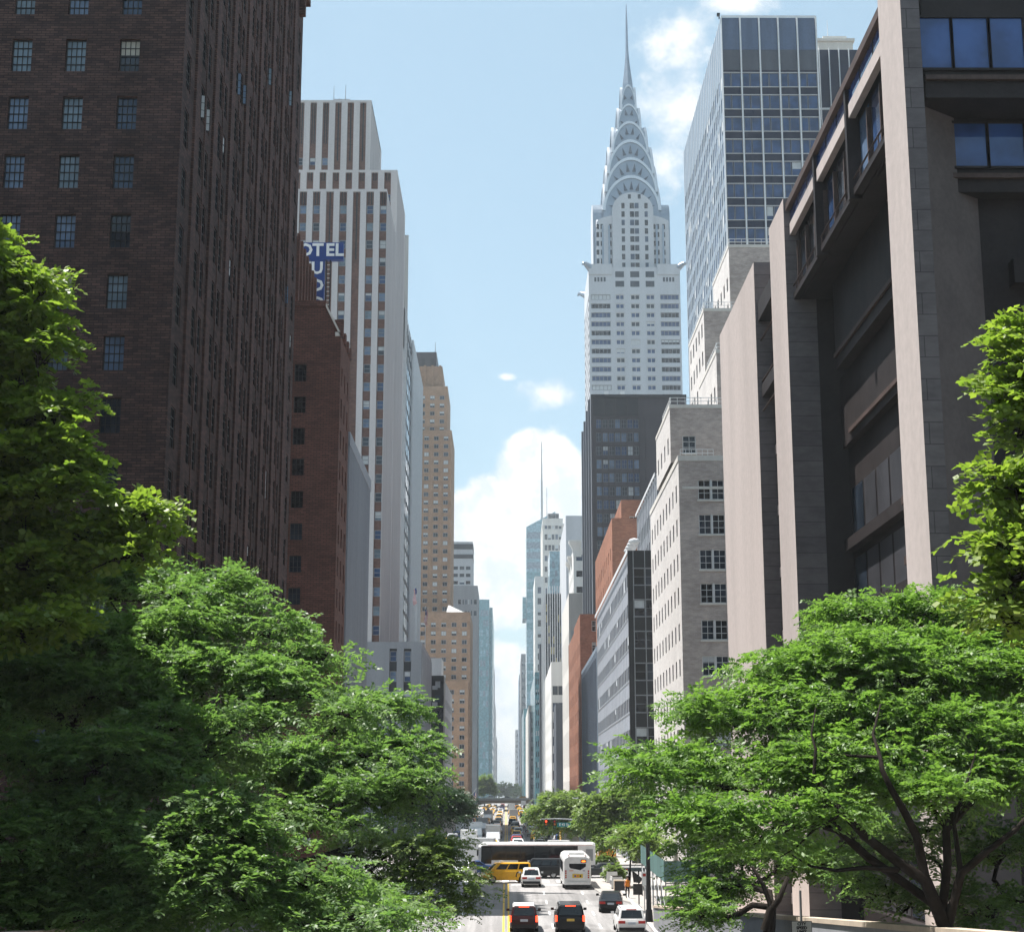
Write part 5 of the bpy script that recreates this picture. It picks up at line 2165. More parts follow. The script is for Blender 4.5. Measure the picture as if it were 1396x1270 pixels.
slant_tower()
for nm, lb, a, b, Y, yt, mt, sc in (
        ('teal_slab', 'slim blue slab under the white slab on the right of the gap', 729, 738, 780, 918, 'glass_teal', 5),
        ('cream_stone_block', 'cream stone block with small dark windows beneath the slanted glass tower', 720.5, 736, 900, 963, 'limestone', 6),
        ('cream_stone_block', 'low cream and teal fronted block where the right side of the street narrows', 714, 735, 1040, 967, 'glass_teal', 6),
        ('slim_grey_tower', 'slim grey tower, second from the gap on the right', 710.5, 718, 1600, 892, 'grey_stone', 5),
        ('slim_grey_tower', 'slim blue grey tower nearest the gap of sky on the right', 707.5, 713, 2000, 920, 'blue_panel', 5),
        ('distant_block', 'last pale block on the right where the street meets the sky', 702.5, 708, 2400, 995, 'pale_grey_stone', 5),
        ('slate_block', 'slate blue block of small windows low on the right of the street', 722, 735.5, 860, 972, 'slate_panel', 6)):
    rblock(nm, lb, a, b, Y, yt, mt, 140, 3, 8.0 if Y > 1200 else 5.0, (XP(b, 900, Y) - XP(a, 900, Y)) * .15, PT, most=45, sc=sc)


# ------------------------------------------------------------------ vehicles
def paint(name, col, rough=0.28, metal=0.0):
    m, t, b, out = _new(name)
    tc = t.n('ShaderNodeTexCoord')
    n = t.noise(tc.outputs['Object'], 2.0, 4, 0.6)
    f = t.maprange(n, 0.3, 0.7, 0.9, 1.05)
    cc = t.n('ShaderNodeCombineColor')
    for i in range(3):
        t.l(f, cc.inputs[i])
    t.l(t.mix(1.0, col, cc.outputs[0], 'MULTIPLY'), b.inputs['Base Color'])
    b.inputs['Roughness'].default_value = rough
    b.inputs['Metallic'].default_value = metal
    b.inputs['Coat Weight'].default_value = 0.1
    b.inputs['Specular IOR Level'].default_value = 0.25
    b.inputs['Coat Roughness'].default_value = 0.06
    return m


for nm, c, me in (('paint_black', (0.008, 0.008, 0.009), 0), ('paint_charcoal', (0.045, 0.047, 0.050), .4), ('paint_silver', (0.45, 0.46, 0.47), .5), ('car_white', (0.68, 0.68, 0.67), 0),
                  ('paint_red', (0.36, 0.028, 0.02), 0), ('paint_maroon', (0.035, 0.008, 0.008), 0), ('paint_blue', (0.03, 0.06, 0.16), .2), ('taxi_yellow', (0.70, 0.36, 0.015), 0),
                  ('paint_green', (0.07, 0.16, 0.08), 0), ('paint_orange', (0.62, 0.18, 0.02), 0), ('paint_navy', (0.015, 0.022, 0.05), 0)):
    paint(nm, c, 0.28, me)
mat('tyre', (0.012, 0.012, 0.012), 0.85, 0.2, 3)
mat('rim_alloy', (0.35, 0.35, 0.36), 0.35, 0.1, 3, metal=0.7)
mat('plastic_black', (0.015, 0.015, 0.016), 0.6, 0.2, 3)
mat('plate_yellow', (0.55, 0.38, 0.08), 0.6, 0.1, 3)
mat('plate_pale', (0.40, 0.44, 0.50), 0.6, 0.1, 3)
mat('lamp_clear', (0.70, 0.70, 0.68), 0.2, 0.05, 3, spec=0.6)
mat('tail_lens', (0.40, 0.015, 0.010), 0.25, 0.1, 3, spec=0.5)
emit('brake_light', (1.0, 0.06, 0.02), 1.6)
emit('amber_sign', (1.0, 0.22, 0.02), 1.2)


class Car:
    """body shapes as side stations: (y, bottom, top, half width) along the length"""
    def __init__(s, L, Wd, H, belt, hood, gh, kind):
        s.L, s.W, s.H, s.belt, s.hood, s.kind = L, Wd / 2, H, belt, hood, kind
        s.gb0, s.gb1, s.gt0, s.gt1 = gh      # greenhouse base rear, base front, top rear, top front

    def lower(s, mb, mt):
        L, w, b, h = s.L / 2, s.W, s.belt, s.hood
        deck = b if s.kind != 'sedan' else b - .02
        st = [(-L, .42, deck * .80, w * .86), (-L + .06, .34, deck * .95, w * .93), (-L + .28, .28, deck, w * .985), (-L * .3, .25, b, w), (s.gb1 - .1, .25, b, w),
              (L * .72, .27, h + .02, w * .985), (L - .22, .30, h - .08, w * .93), (L - .05, .36, h - .24, w * .86), (L, .42, h * .62, w * .80)]
        rings = []
        for y, z0, z1, hw in st:
            m = (z0 + z1) / 2 + .08
            rings.append([(-hw * .93, y, z0), (-hw * .985, y, z0 + .16), (-hw, y, m), (-hw * .985, y, z1 - .10), (-hw * .93, y, z1 - .02), (-hw * .5, y, z1 + .015), (hw * .5, y, z1 + .015),
                          (hw * .93, y, z1 - .02), (hw * .985, y, z1 - .10), (hw, y, m), (hw * .985, y, z0 + .16), (hw * .93, y, z0)])
        mb.loft(rings, mt)

    def ghr(s):
        w = s.W
        r0 = (s.gb0, s.gb1, w * .93, s.belt - .03)
        r1 = (s.gt0, s.gt1, w * .79, s.H - .09)
        r2 = (s.gt0 + .10, s.gt1 - .14, w * .70, s.H)
        return r0, r1, r2

    def green(s, mb, mt):
        rings = []
        for a, b, w, z in s.ghr():
            rings.append([(-w, a + .05, z), (-w + .07, a, z), (w - .07, a, z), (w, a + .05, z), (w, b - .12, z), (w - .14, b, z), (-w + .14, b, z), (-w, b - .12, z)])
        mb.loft(rings, mt)

    def panel(s, side, f0, f1, g0=.16, g1=.95, mt='car_glass', e=.009):
        """glass lying on one side of the greenhouse; f along, g up"""
        (a0, b0, w0, z0), (a1, b1, w1, z1), _ = s.ghr()

        def P(f, g):
            a, b, w, z = a0 + (a1 - a0) * g, b0 + (b1 - b0) * g, w0 + (w1 - w0) * g, z0 + (z1 - z0) * g
            if side == 'rear': return (-w + .07 + (2 * w - .14) * f, a - e, z)
            if side == 'front': return (-w + .14 + (2 * w - .28) * f, b + e, z)
            x = (w + e) * (1 if side == 'right' else -1)
            return (x, a + .05 + (b - a - .17) * f, z)
        mb = MB()
        mb.quad([P(f0, g0), P(f1, g0), P(f1, g1), P(f0, g1)], mt)
        return mb


def wheel(root, x, y, r, w=.23):
    sx = 1 if x > 0 else -1
    t = MB()
    n = 16
    prof = [(0, .62), (0, .93), (.04, 1.0), (w - .04, 1.0), (w, .93), (w, .62)]
    rings = []
    for k in range(n):
        a = 2 * math.pi * k / n
        rings.append([(x - sx * o, y + r * q * math.cos(a), r + r * q * math.sin(a)) for o, q in prof])
    k0 = len(t.v)
    for rg in rings: t.v.extend(rg)
    mi = t.mi('tyre')
    m = len(prof)
    for k in range(n):
        for i in range(m):
            t.f.append((k0 + k * m + i, k0 + k * m + (i + 1) % m, k0 + ((k + 1) % n) * m + (i + 1) % m, k0 + ((k + 1) % n) * m + i)); t.m.append(mi)
    o = t.build('wheel', root)
    h = MB()
    h.tube((x - sx * .03, y, r), (x - sx * .05, y, r), r * .63, n=14, mt='rim_alloy')
    for k in range(5):
        a = 2 * math.pi * k / 5
        h.tube((x - sx * .02, y, r), (x - sx * .02, y + r * .6 * math.cos(a), r + r * .6 * math.sin(a)), .035, n=4, mt='rim_alloy')
    h.build('rim', o)


def full_car(name, label, cat, c, body, roofm=None, plate='plate_pale', brake=False, rails=False, group=None, lens='tail_lens', tall_lens=True):
    root = thing(name, label, cat, (0, 0, 0), group)
    b = MB()
    c.lower(b, body)
    c.green(b, body if roofm is None else body)
    b.build('body', root, smooth=False)
    if roofm:
        r = MB()
        _, (a, bb, w, z), (a2, b2, w2, z2) = c.ghr()
        r.loft([[(-w, a + .06, z + .012), (w, a + .06, z + .012), (w, bb - .1, z + .012), (-w, bb - .1, z + .012)], [(-w2, a2, z2 + .012), (w2, a2, z2 + .012), (w2, b2, z2 + .012), (-w2, b2, z2 + .012)]], roofm)
        r.build('roof', root)
    L = c.L / 2
    for nm, sd, f0, f1 in (('rear_window', 'rear', .05, .95), ('windshield', 'front', .02, .98)):
        c.panel(sd, f0, f1, .12 if sd == 'rear' else .1).build(nm, root)
    nside = 3 if c.kind != 'sedan' else 2
    for sd in ('left', 'right'):
        for k in range(nside):
            c.panel(sd, .05 + .9 * k / nside, .05 + .9 * (k + 1) / nside - .035, .18).build('side_window', root)
    r = .36 if c.kind != 'sedan' else .33
    for x in (-c.W + .0, c.W - .0):
        for y in (-L * .60, L * .62):
            wheel(root, x * 1.004, y, r)
    for s in (-1, 1):
        t = MB()
        if tall_lens and c.kind != 'sedan':
            t.box(s * c.W * .92 - .11, s * c.W * .92 + .03, -L - .012, -L + .2, c.belt - .38, c.belt + .02, 'brake_light' if brake else lens)
        else:
            x0, x1 = sorted((s * c.W * .45, s * c.W * .93))
            t.box(x0, x1, -L - .012, -L + .16, c.belt - .30, c.belt - .12, 'brake_light' if brake else lens)
        t.build('taillight', root)
        h = MB()
        x0, x1 = sorted((s * c.W * .52, s * c.W * .90))
        h.box(x0, x1, L - .22, L - .02, c.hood - .26, c.hood - .09, 'lamp_clear')
        h.build('headlight', root)
        m = MB()
        xx = s * (c.W + .13)
        m.loft([[(xx - .11, c.gb1 - .42, c.belt + .05), (xx + .11, c.gb1 - .42, c.belt + .05), (xx + .11, c.gb1 - .42, c.belt + .22), (xx - .11, c.gb1 - .42, c.belt + .22)],
                [(xx - .07, c.gb1 - .24, c.belt + .08), (xx + .07, c.gb1 - .24, c.belt + .08), (xx + .07, c.gb1 - .24, c.belt + .19), (xx - .07, c.gb1 - .24, c.belt + .19)]], body)
        m.box(min(xx, s * c.W * .9), max(xx, s * c.W * .9), c.gb1 - .40, c.gb1 - .34, c.belt + .07, c.belt + .11, 'plastic_black')
        m.build('mirror', root)
        if rails:
            q = MB()
            q.tube((s * c.W * .72, c.gt0 + .2, c.H + .05), (s * c.W * .72, c.gt1 - .3, c.H + .05), .025, n=5, mt='grey_metal')
            for y in (c.gt0 + .2, (c.gt0 + c.gt1) / 2, c.gt1 - .3):
                q.tube((s * c.W * .72, y, c.H - .03), (s * c.W * .72, y, c.H + .05), .02, n=4, mt='grey_metal')
            q.build('roof_rail', root)
    p = MB(); p.box(-.26, .26, -L - .02, -L + .05, c.belt - .36, c.belt - .20, plate); p.build('licence_plate', root)
    bp = MB()
    bp.box(-c.W * .88, c.W * .88, -L - .05, -L + .3, .34, .56, 'plastic_black')
    bp.box(-c.W * .8, c.W * .8, L - .25, L + .03, .34, .52, 'plastic_black')
    bp.build('bumper', root)
    if c.kind != 'sedan':
        hl = MB(); hl.box(-.35, .35, c.gt0 - .02, c.gt0 + .12, c.H - .10, c.H - .04, 'brake_light' if brake else 'tail_lens'); hl.build('high_brake_light', root)
    return root


def place(o, px, py, X=None, Y=None, rz=0.0):
    """put a vehicle on the road"""
    if Y is None:
        Y = Yroad(py)
    x = XP(px, py, Y) if X is None else X
    o.location = (x, Y, gz(Y) + .012)
    o.rotation_euler = (math.atan2(gz(Y + 2) - gz(Y - 2), 4) * math.cos(rz), 0, rz)
    return o


def Yroad(py):
    lo, hi = 60.0, 900.0
    for _ in range(40):
        m = (lo + hi) / 2
        q = proj((0, m, gz(m)))
        if q[1] > py: lo = m
        else: hi = m
    return lo


SUV = Car(4.75, 1.98, 1.78, 1.12, 1.05, (-2.28, 1.15, -2.02, .55), 'suv')
BIGSUV = Car(5.2, 2.06, 1.92, 1.22, 1.14, (-2.52, 1.25, -2.36, .65), 'suv')
SMALLSUV = Car(4.4, 1.84, 1.66, 1.06, .98, (-2.08, 1.05, -1.72, .45), 'suv')
SEDAN = Car(4.85, 1.88, 1.46, .98, .92, (-1.85, 1.20, -1.15, .40), 'sedan')
VAN = Car(4.75, 1.78, 1.88, 1.18, 1.10, (-2.32, 1.72, -2.26, 1.05), 'van')

o = full_car('suv', 'dark maroon suv with pale roof and bright tail lights beside the yellow centre line', 'car', SUV, 'paint_maroon', 'car_white', brake=True, rails=True)
place(o, 714, 1266)
o = full_car('suv', 'large black suv seen from behind, in the lane right of the maroon suv', 'car', BIGSUV, 'paint_black', plate='plate_yellow', brake=True, rails=True)
place(o, 776, 1267)
o = full_car('sedan', 'black sedan pulling out past the pavement on the right', 'car', SEDAN, 'paint_black', brake=False)
place(o, 833, 1240, rz=R(-4))
o = full_car('suv', 'white suv at the right kerb in the foreground, behind the black sedan', 'car', SUV, 'car_white', rails=True, tall_lens=False)
place(o, 858, 1270)
o = full_car('suv', 'small white suv waiting at the crossing between the yellow taxi van and the white bus', 'car', SMALLSUV, 'car_white', brake=False, tall_lens=False)
place(o, 724, 1207)

# ---- yellow taxi van turning through the crossing
o = full_car('taxi_van', 'yellow taxi van turning left through the crossing in front of the coach', 'taxi', VAN, 'taxi_yellow', lens='tail_lens')
lg = MB()
for k in range(9):
    t0, t1 = math.pi * k / 9, math.pi * (k + 1) / 9
    P = lambda t, r: (-VAN.W - .012, -1.05 + r * math.cos(t), .72 + r * 1.25 * math.sin(t))
    lg.quad([P(t0, .27), P(t1, .27), P(t1, .17), P(t0, .17)], 'plastic_black')
lg.box(-VAN.W - .013, -VAN.W - .005, -1.34, -1.22, .55, .74, 'plastic_black')
lg.box(-VAN.W - .013, -VAN.W - .005, -.88, -.76, .55, .74, 'plastic_black')
lg.build('side_emblem', o)
tl = MB(); tl.box(-.35, .35, .3, .55, VAN.H, VAN.H + .16, 'lamp_clear'); tl.build('roof_light', o)
place(o, 690, 1192, Y=157.5, rz=R(101))
o = full_car('suv', 'black suv crossing behind the yellow taxi van', 'car', BIGSUV, 'paint_black')
place(o, 733, 1184, Y=164.5, rz=R(90))
o = full_car('suv', 'red suv crossing behind the white bus', 'car', SMALLSUV, 'paint_red')
place(o, 760, 1180, Y=166.0, rz=R(91))
o = full_car('sedan', 'dark sedan crossing at the right behind the white planters', 'car', SEDAN, 'paint_charcoal')
place(o, 822, 1180, Y=165.5, rz=R(90))


def shuttle_bus():
    L, w, H = 9.4, 1.27, 3.0
    root = thing('bus', 'white shuttle bus seen from behind with a yellow panel and dark rear window', 'bus', (0, 0, 0))
    b = MB()
    rings = []
    for y, ins, zt in ((-L / 2, .10, H - .12), (-L / 2 + .18, .0, H), (L / 2 - .5, .0, H), (L / 2, .16, H - .5)):
        ww = w - ins
        rings.append([(-ww, y, .45), (-ww, y, zt - .45), (-ww + .10, y, zt - .16), (-ww + .38, y, zt), (ww - .38, y, zt), (ww - .10, y, zt - .16), (ww, y, zt - .45), (ww, y, .45)])
    b.loft(rings, 'car_white')
    b.build('body', root)
    y = -L / 2 - .012
    rw = MB()
    rw.poly([(-.72, y, 1.98), (-.60, y, 1.86), (.30, y, 1.70), (.80, y, 2.02), (.80, y, 2.28), (-.72, y, 2.28)], 'bus_glass')
    rw.build('rear_window', root)
    ds = MB(); ds.box(.34, .84, y - .03, y - .002, 2.36, 2.62, 'plastic_black'); ds.box(.42, .76, y - .036, y - .031, 2.42, 2.56, 'amber_sign'); ds.build('destination_sign', root)
    ad = MB()
    ad.box(-.44, .52, y - .02, y + .005, 1.02, 1.36, 'ad_yellow')
    for q, (c0, r) in enumerate(((-.18, .10), (.05, .11), (.30, .09))):
        ad.poly([(c0 + r * math.cos(t), y - .024, 1.18 + r * math.sin(t)) for t in [i * math.pi / 5 for i in range(10)]], ('ad_violet', 'ad_orange', 'paint_maroon')[q])
    ad.build('advert_panel', root)
    for s in (-1, 1):
        for k, (z, m) in enumerate(((1.62, 'tail_lens'), (1.44, 'tail_lens'), (1.24, 'amber_lens'), (1.06, 'tail_lens'))):
            t = MB(); t.tube((s * 1.03, y - .03, z), (s * 1.03, y + .01, z), .075, n=10, mt=m); t.build('taillight', root)
    for x, m in ((-.62, 'ad_orange'), (-.45, 'ad_orange'), (.62, 'ad_violet')):
        t = MB(); t.box(x - .1, x + .1, y - .012, y + .002, 1.62, 1.68, m); t.build('decal', root)
    bp = MB(); bp.box(-w + .12, w - .12, y - .12, y + .3, .42, .66, 'car_white'); bp.box(-w + .1, w - .1, y - .05, y + .6, .22, .418, 'plastic_black'); bp.build('bumper', root)
    for s in (-1, 1):
        for k in range(6):
            q = MB(); y0 = -L / 2 + .8 + 1.28 * k
            xx = s * (w + .008)
            q.quad([(xx, y0, 1.5), (xx, y0 + 1.15, 1.5), (xx, y0 + 1.15, 2.4), (xx, y0, 2.4)], 'bus_glass'); q.build('side_window', root)
        for yy in (-L * .27, L * .33):
            wheel(root, s * (w + .005), yy, .46, .3)
        m = MB(); m.box(s * (w + .2) - .1, s * (w + .2) + .1, L / 2 - .5, L / 2 - .4, 1.7, 2.15, 'plastic_black'); m.tube((s * w, L / 2 - .45, 2.2), (s * (w + .2), L / 2 - .45, 2.1), .03, n=4, mt='plastic_black'); m.build('mirror', root)
    rf = MB()
    rf.box(-.7, .7, -L / 2 + .9, -L / 2 + 2.6, H + .002, H + .22, 'car_white')
    rf.box(-.35, .35, .5, 1.2, H + .002, H + .08, 'paint_silver')
    rf.build('roof_unit', root)
    for x in (-.8, -.72, .72, .8):
        t = MB(); t.box(x - .03, x + .03, -L / 2 + .05, -L / 2 + .12, H - .06, H + .04, 'tail_lens'); t.build('marker_light', root)
    wsd = MB(); wsd.quad([(-1.0, L / 2 + .012, 1.3), (1.0, L / 2 + .012, 1.3), (.95, L / 2 - .0, 2.4), (-.95, L / 2 - .0, 2.4)], 'bus_glass'); wsd.build('windshield', root)
    return root


mat('ad_yellow', (0.62, 0.42, 0.04), 0.6, 0.1, 3)
mat('ad_orange', (0.62, 0.20, 0.04), 0.6, 0.1, 3)
mat('ad_violet', (0.12, 0.08, 0.25), 0.6, 0.1, 3)
mat('ad_pink', (0.58, 0.36, 0.34), 0.6, 0.2, 2)
mat('amber_lens', (0.5, 0.16, 0.02), 0.3, 0.1, 3)
o = shuttle_bus()
Yb = Yroad(1212)
place(o, 784, 1212, Y=Yb + 4.7)


def coach():
    L, w, H = 12.4, 1.28, 3.2
    root = thing('coach', 'long white coach with a black window band crossing the street from right to left', 'bus', (0, 0, 0))
    b = MB()
    rings = []
    for y, ins, zt in ((-L / 2, .08, H - .1), (-L / 2 + .2, 0, H), (L / 2 - .5, 0, H), (L / 2, .12, H - .35)):
        ww = w - ins
        rings.append([(-ww, y, .38), (-ww, y, zt - .3), (-ww + .12, y, zt - .06), (-ww + .4, y, zt), (ww - .4, y, zt), (ww - .12, y, zt - .06), (ww, y, zt - .3), (ww, y, .38)])
    b.loft(rings, 'car_white')
    b.build('body', root)
    for s in (-1, 1):
        x = s * (w + .010)
        ys = [-L / 2 + 1.9 + 1.52 * k for k in range(7)]
        q = MB(); q.quad([(s * (w + .005), ys[0] - .05, 1.36), (s * (w + .005), L / 2 - .3, 1.36), (s * (w + .005), L / 2 - .3, 2.84), (s * (w + .005), ys[0] - .05, 2.84)], 'black_panel'); q.build('window_band', root)
        for y0 in ys[:-1]:
            q = MB(); q.quad([(x, y0, 1.40), (x, y0 + 1.47, 1.40), (x, y0 + 1.47, 2.80), (x, y0, 2.80)], 'bus_glass'); q.build('side_window', root)
        q = MB(); q.quad([(x, ys[-1], 1.0), (x, L / 2 - .25, 1.0), (x, L / 2 - .35, 2.62), (x, ys[-1], 2.62)], 'bus_glass'); q.build('front_side_window', root)
        st = MB()
        st.quad([(x, -L / 2 + .1, .45), (x, L / 2 - .1, .45), (x, L / 2 - .1, .85), (x, -L / 2 + .1, .85)], 'paint_navy')
        x2 = s * (w + .016)
        st.quad([(x2, -L / 2 + 1.5, .98), (x2, L / 2 - 5.6, .98), (x2, L / 2 - 5.6, 1.38), (x2, -L / 2 + 1.5, 1.38)], 'ad_pink')
        for k in range(9):
            y0 = -L / 2 + 2.0 + .34 * k
            st.quad([(s * (w + .02), y0, 1.10), (s * (w + .02), y0 + .2, 1.10), (s * (w + .02), y0 + .2, 1.28), (s * (w + .02), y0, 1.28)], 'paint_maroon')
        st.quad([(x2, L / 2 - 5.2, .98), (x2, L / 2 - 4.2, .98), (x2, L / 2 - 4.2, 1.38), (x2, L / 2 - 5.2, 1.38)], 'paint_maroon')
        st.quad([(x2, -L / 2 + .3, 2.86), (x2, L / 2 - 1.0, 2.86), (x2, L / 2 - 1.0, 2.93), (x2, -L / 2 + .3, 2.93)], 'ad_pink')
        st.build('side_stripe', root)
        d = MB(); d.box(min(x, x + s * .02), max(x, x + s * .02), -L / 2 + .25, -L / 2 + 1.0, 1.3, 2.5, 'grey_metal'); d.build('vent_grille', root)
        for yy in (-L * .28, -L * .18, L * .33):
            wheel(root, s * (w + .008), yy, .5, .3)
        m = MB(); m.box(s * (w + .22) - .1, s * (w + .22) + .1, L / 2 + .05, L / 2 + .17, 1.8, 2.4, 'plastic_black'); m.tube((s * (w - .2), L / 2 - .1, 2.75), (s * (w + .2), L / 2 + .1, 2.4), .04, n=4, mt='plastic_black'); m.build('mirror', root)
    wsd = MB(); wsd.quad([(-1.1, L / 2 + .014, 1.15), (1.1, L / 2 + .014, 1.15), (1.05, L / 2 + .002, 2.75), (-1.05, L / 2 + .002, 2.75)], 'bus_glass'); wsd.build('windshield', root)
    rf = MB(); rf.box(-.8, .8, -3.5, -1.2, H + .002, H + .18, 'car_white'); rf.box(-.4, .4, 2, 2.9, H + .002, H + .09, 'car_white'); rf.build('roof_unit', root)
    bp = MB(); bp.box(-1.1, 1.1, L / 2 - .1, L / 2 + .06, .35, .7, 'plastic_black'); bp.box(-1.1, 1.1, -L / 2 - .06, -L / 2 + .1, .35, .7, 'plastic_black'); bp.build('bumper', root)
    return root


o = coach()
place(o, 733, 1182, Y=173.5, rz=R(90))
xm = (XP(653, 1160, 172) + XP(811, 1160, 172)) / 2
o.location.x = xm

# ---- the jam beyond the avenue: one mesh each, a few pixels big
def simple_car(c, name):
    b = MB()
    c.lower(b, 'car_white'); c.green(b, 'car_white')
    for sd, f0, f1 in (('rear', .05, .95), ('front', .02, .98), ('left', .05, .95), ('right', .05, .95)):
        b.merge(c.panel(sd, f0, f1, .15))
    L = c.L / 2
    for x in (-c.W, c.W):
        for y in (-L * .6, L * .62):
            b.tube((x * 1.004, y, .34), (x * .8, y, .34), .34, n=10, mt='tyre')
        b.box(x * .9 - .07, x * .9 + .07, -L - .012, -L + .1, c.belt - .30, c.belt - .08, 'tail_lens')
        b.box(x * .75 - .18, x * .75 + .18, L - .15, L - .0, c.hood - .28, c.hood - .12, 'lamp_clear')
    b.box(-c.W * .9, c.W * .9, -L - .03, L + .03, .3, .5, 'plastic_black')
    me = b.mesh(name)
    return me


def simple_truck(name, L=7.2, w=1.15, H=3.3, back='ad_yellow'):
    b = MB()
    b.box(-w, w, -L / 2, L * .18, .75, H, 'car_white')
    b.box(-w * .95, w * .95, -L / 2 - .02, -L / 2 - .005, .95, H - .15, 'paint_silver')
    b.loft([[(-w * .9, L * .19, .5), (w * .9, L * .19, .5), (w * .9, L * .19, 2.3), (-w * .9, L * .19, 2.3)], [(-w * .9, L * .36, .5), (w * .9, L * .36, .5), (w * .85, L * .34, 2.25), (-w * .85, L * .34, 2.25)],
            [(-w * .9, L / 2, .5), (w * .9, L / 2, .5), (w * .9, L / 2, 1.3), (-w * .9, L / 2, 1.3)]], 'car_white')
    b.quad([(-w * .75, L * .375, 1.45), (w * .75, L * .375, 1.45), (w * .72, L * .347, 2.1), (-w * .72, L * .347, 2.1)], 'car_glass')
    for x in (-w, w):
        for y in (-L * .3, L * .33):
            b.tube((x, y, .45), (x * .75, y, .45), .45, n=10, mt='tyre')
        b.box(x * .8 - .1, x * .8 + .1, -L / 2 - .03, -L / 2, .8, .95, 'tail_lens')
    b.box(-w, w, -L / 2 - .1, -L / 2 + .3, .45, .6, 'plastic_black')
    return b.mesh(name)


KIND = {'sedan': (simple_car(SEDAN, 'sedan'), 4.9), 'suv': (simple_car(SUV, 'suv'), 4.8), 'van': (simple_car(VAN, 'van'), 4.8), 'box truck': (simple_truck('box_truck'), 7.4), 'taxi': (simple_car(SMALLSUV, 'taxi'), 4.5)}
COLS = {'white': 'car_white', 'black': 'paint_black', 'grey': 'paint_charcoal', 'silver': 'paint_silver', 'red': 'paint_red', 'blue': 'paint_blue', 'yellow': 'taxi_yellow', 'green': 'paint_green', 'orange': 'paint_orange'}
ORD = ['first', 'second', 'third', 'fourth', 'fifth', 'sixth', 'seventh', 'eighth', 'ninth', 'tenth', 'eleventh', 'twelfth']
counts = {}
rj = random.Random(5)
for lane, X in (('inner right', 1.9), ('middle right', 5.1), ('kerb right', 8.4), ('inner left', -1.9), ('middle left', -5.1), ('kerb left', -8.4)):
    y = 197 + rj.random() * 6 if X > 0 else 196 + rj.random() * 5
    gap = 7.6
    while y < 830:
        k = rj.choices(['sedan', 'suv', 'van', 'box truck', 'taxi'], [5, 6, 2, 1.2, 3.2])[0]
        col = 'yellow' if k == 'taxi' else rj.choice(['white', 'white', 'silver', 'yellow']) if k == 'box truck' else rj.choices(list(COLS), [6, 7, 4, 4, 1.6, 2.2, .8, .4, .8])[0]
        me, ln = KIND[k]
        o = bpy.data.objects.new(k.replace(' ', '_'), me)
        COL.objects.link(o)
        yy = y + ln / 2
        o.location = (X + rj.uniform(-.35, .35), yy, gz(yy) + .012)
        o.rotation_euler = (0, 0, (0 if X > 0 else math.pi) + rj.uniform(-.03, .03))
        o.material_slots[0].link = 'OBJECT'
        o.material_slots[0].material = MATS[COLS[col]]
        n = counts[(lane, k, col)] = counts.get((lane, k, col), 0) + 1
        nm = f'{col} {k}' if k != 'taxi' else 'yellow taxi'
        tag(o, f'{nm} in the far traffic, {ORD[n - 1]} {nm} up the {lane} lane', 'taxi' if k == 'taxi' else 'truck' if 'truck' in k else 'car', 'cars queued beyond the avenue')
        y += ln + gap * rj.uniform(.35, 1.3)
        gap *= 1.055
# vehicles crossing on the far side of the avenue, and turning left
for nm, lb, cat, me, col, x, Y, rz in (
        ('van', 'white van crossing just behind the coach, nearer the left', 'car', 'van', 'white', XP(664, 1135, 190), 188.5, 92),
        ('taxi', 'yellow taxi crossing behind the coach, right of the white van', 'taxi', 'taxi', 'yellow', XP(684, 1135, 190), 189.5, 90),
        ('box_truck', 'white box truck crossing left of the coach under the dark trees', 'truck', 'box truck', 'white', XP(632, 1160, 186), 184, 86),
        ('sedan', 'blue sedan waiting left of the coach by the dark trees', 'car', 'sedan', 'blue', XP(640, 1168, 172), 170, 96),
        ('suv', 'silver suv left of the coach, nearest the leaves of the street tree', 'car', 'suv', 'silver', XP(632, 1178, 164), 163.5, 170),
        ('suv', 'white suv parked under the left trees in the shade', 'car', 'suv', 'white', -7.6, 133, 181),
        ('sedan', 'silver sedan parked under the left trees, nearest the bridge', 'car', 'sedan', 'silver', -7.8, 118, 179),
        ('sedan', 'black sedan parked under the left trees between the white and silver cars', 'car', 'sedan', 'black', -7.7, 125.5, 180)):
    o = bpy.data.objects.new(nm, KIND[me][0])
    COL.objects.link(o)
    o.location = (x, Y, gz(Y) + .012)
    o.rotation_euler = (0, 0, R(rz))
    o.material_slots[0].link = 'OBJECT'
    o.material_slots[0].material = MATS[COLS[col]]
    tag(o, lb, cat)


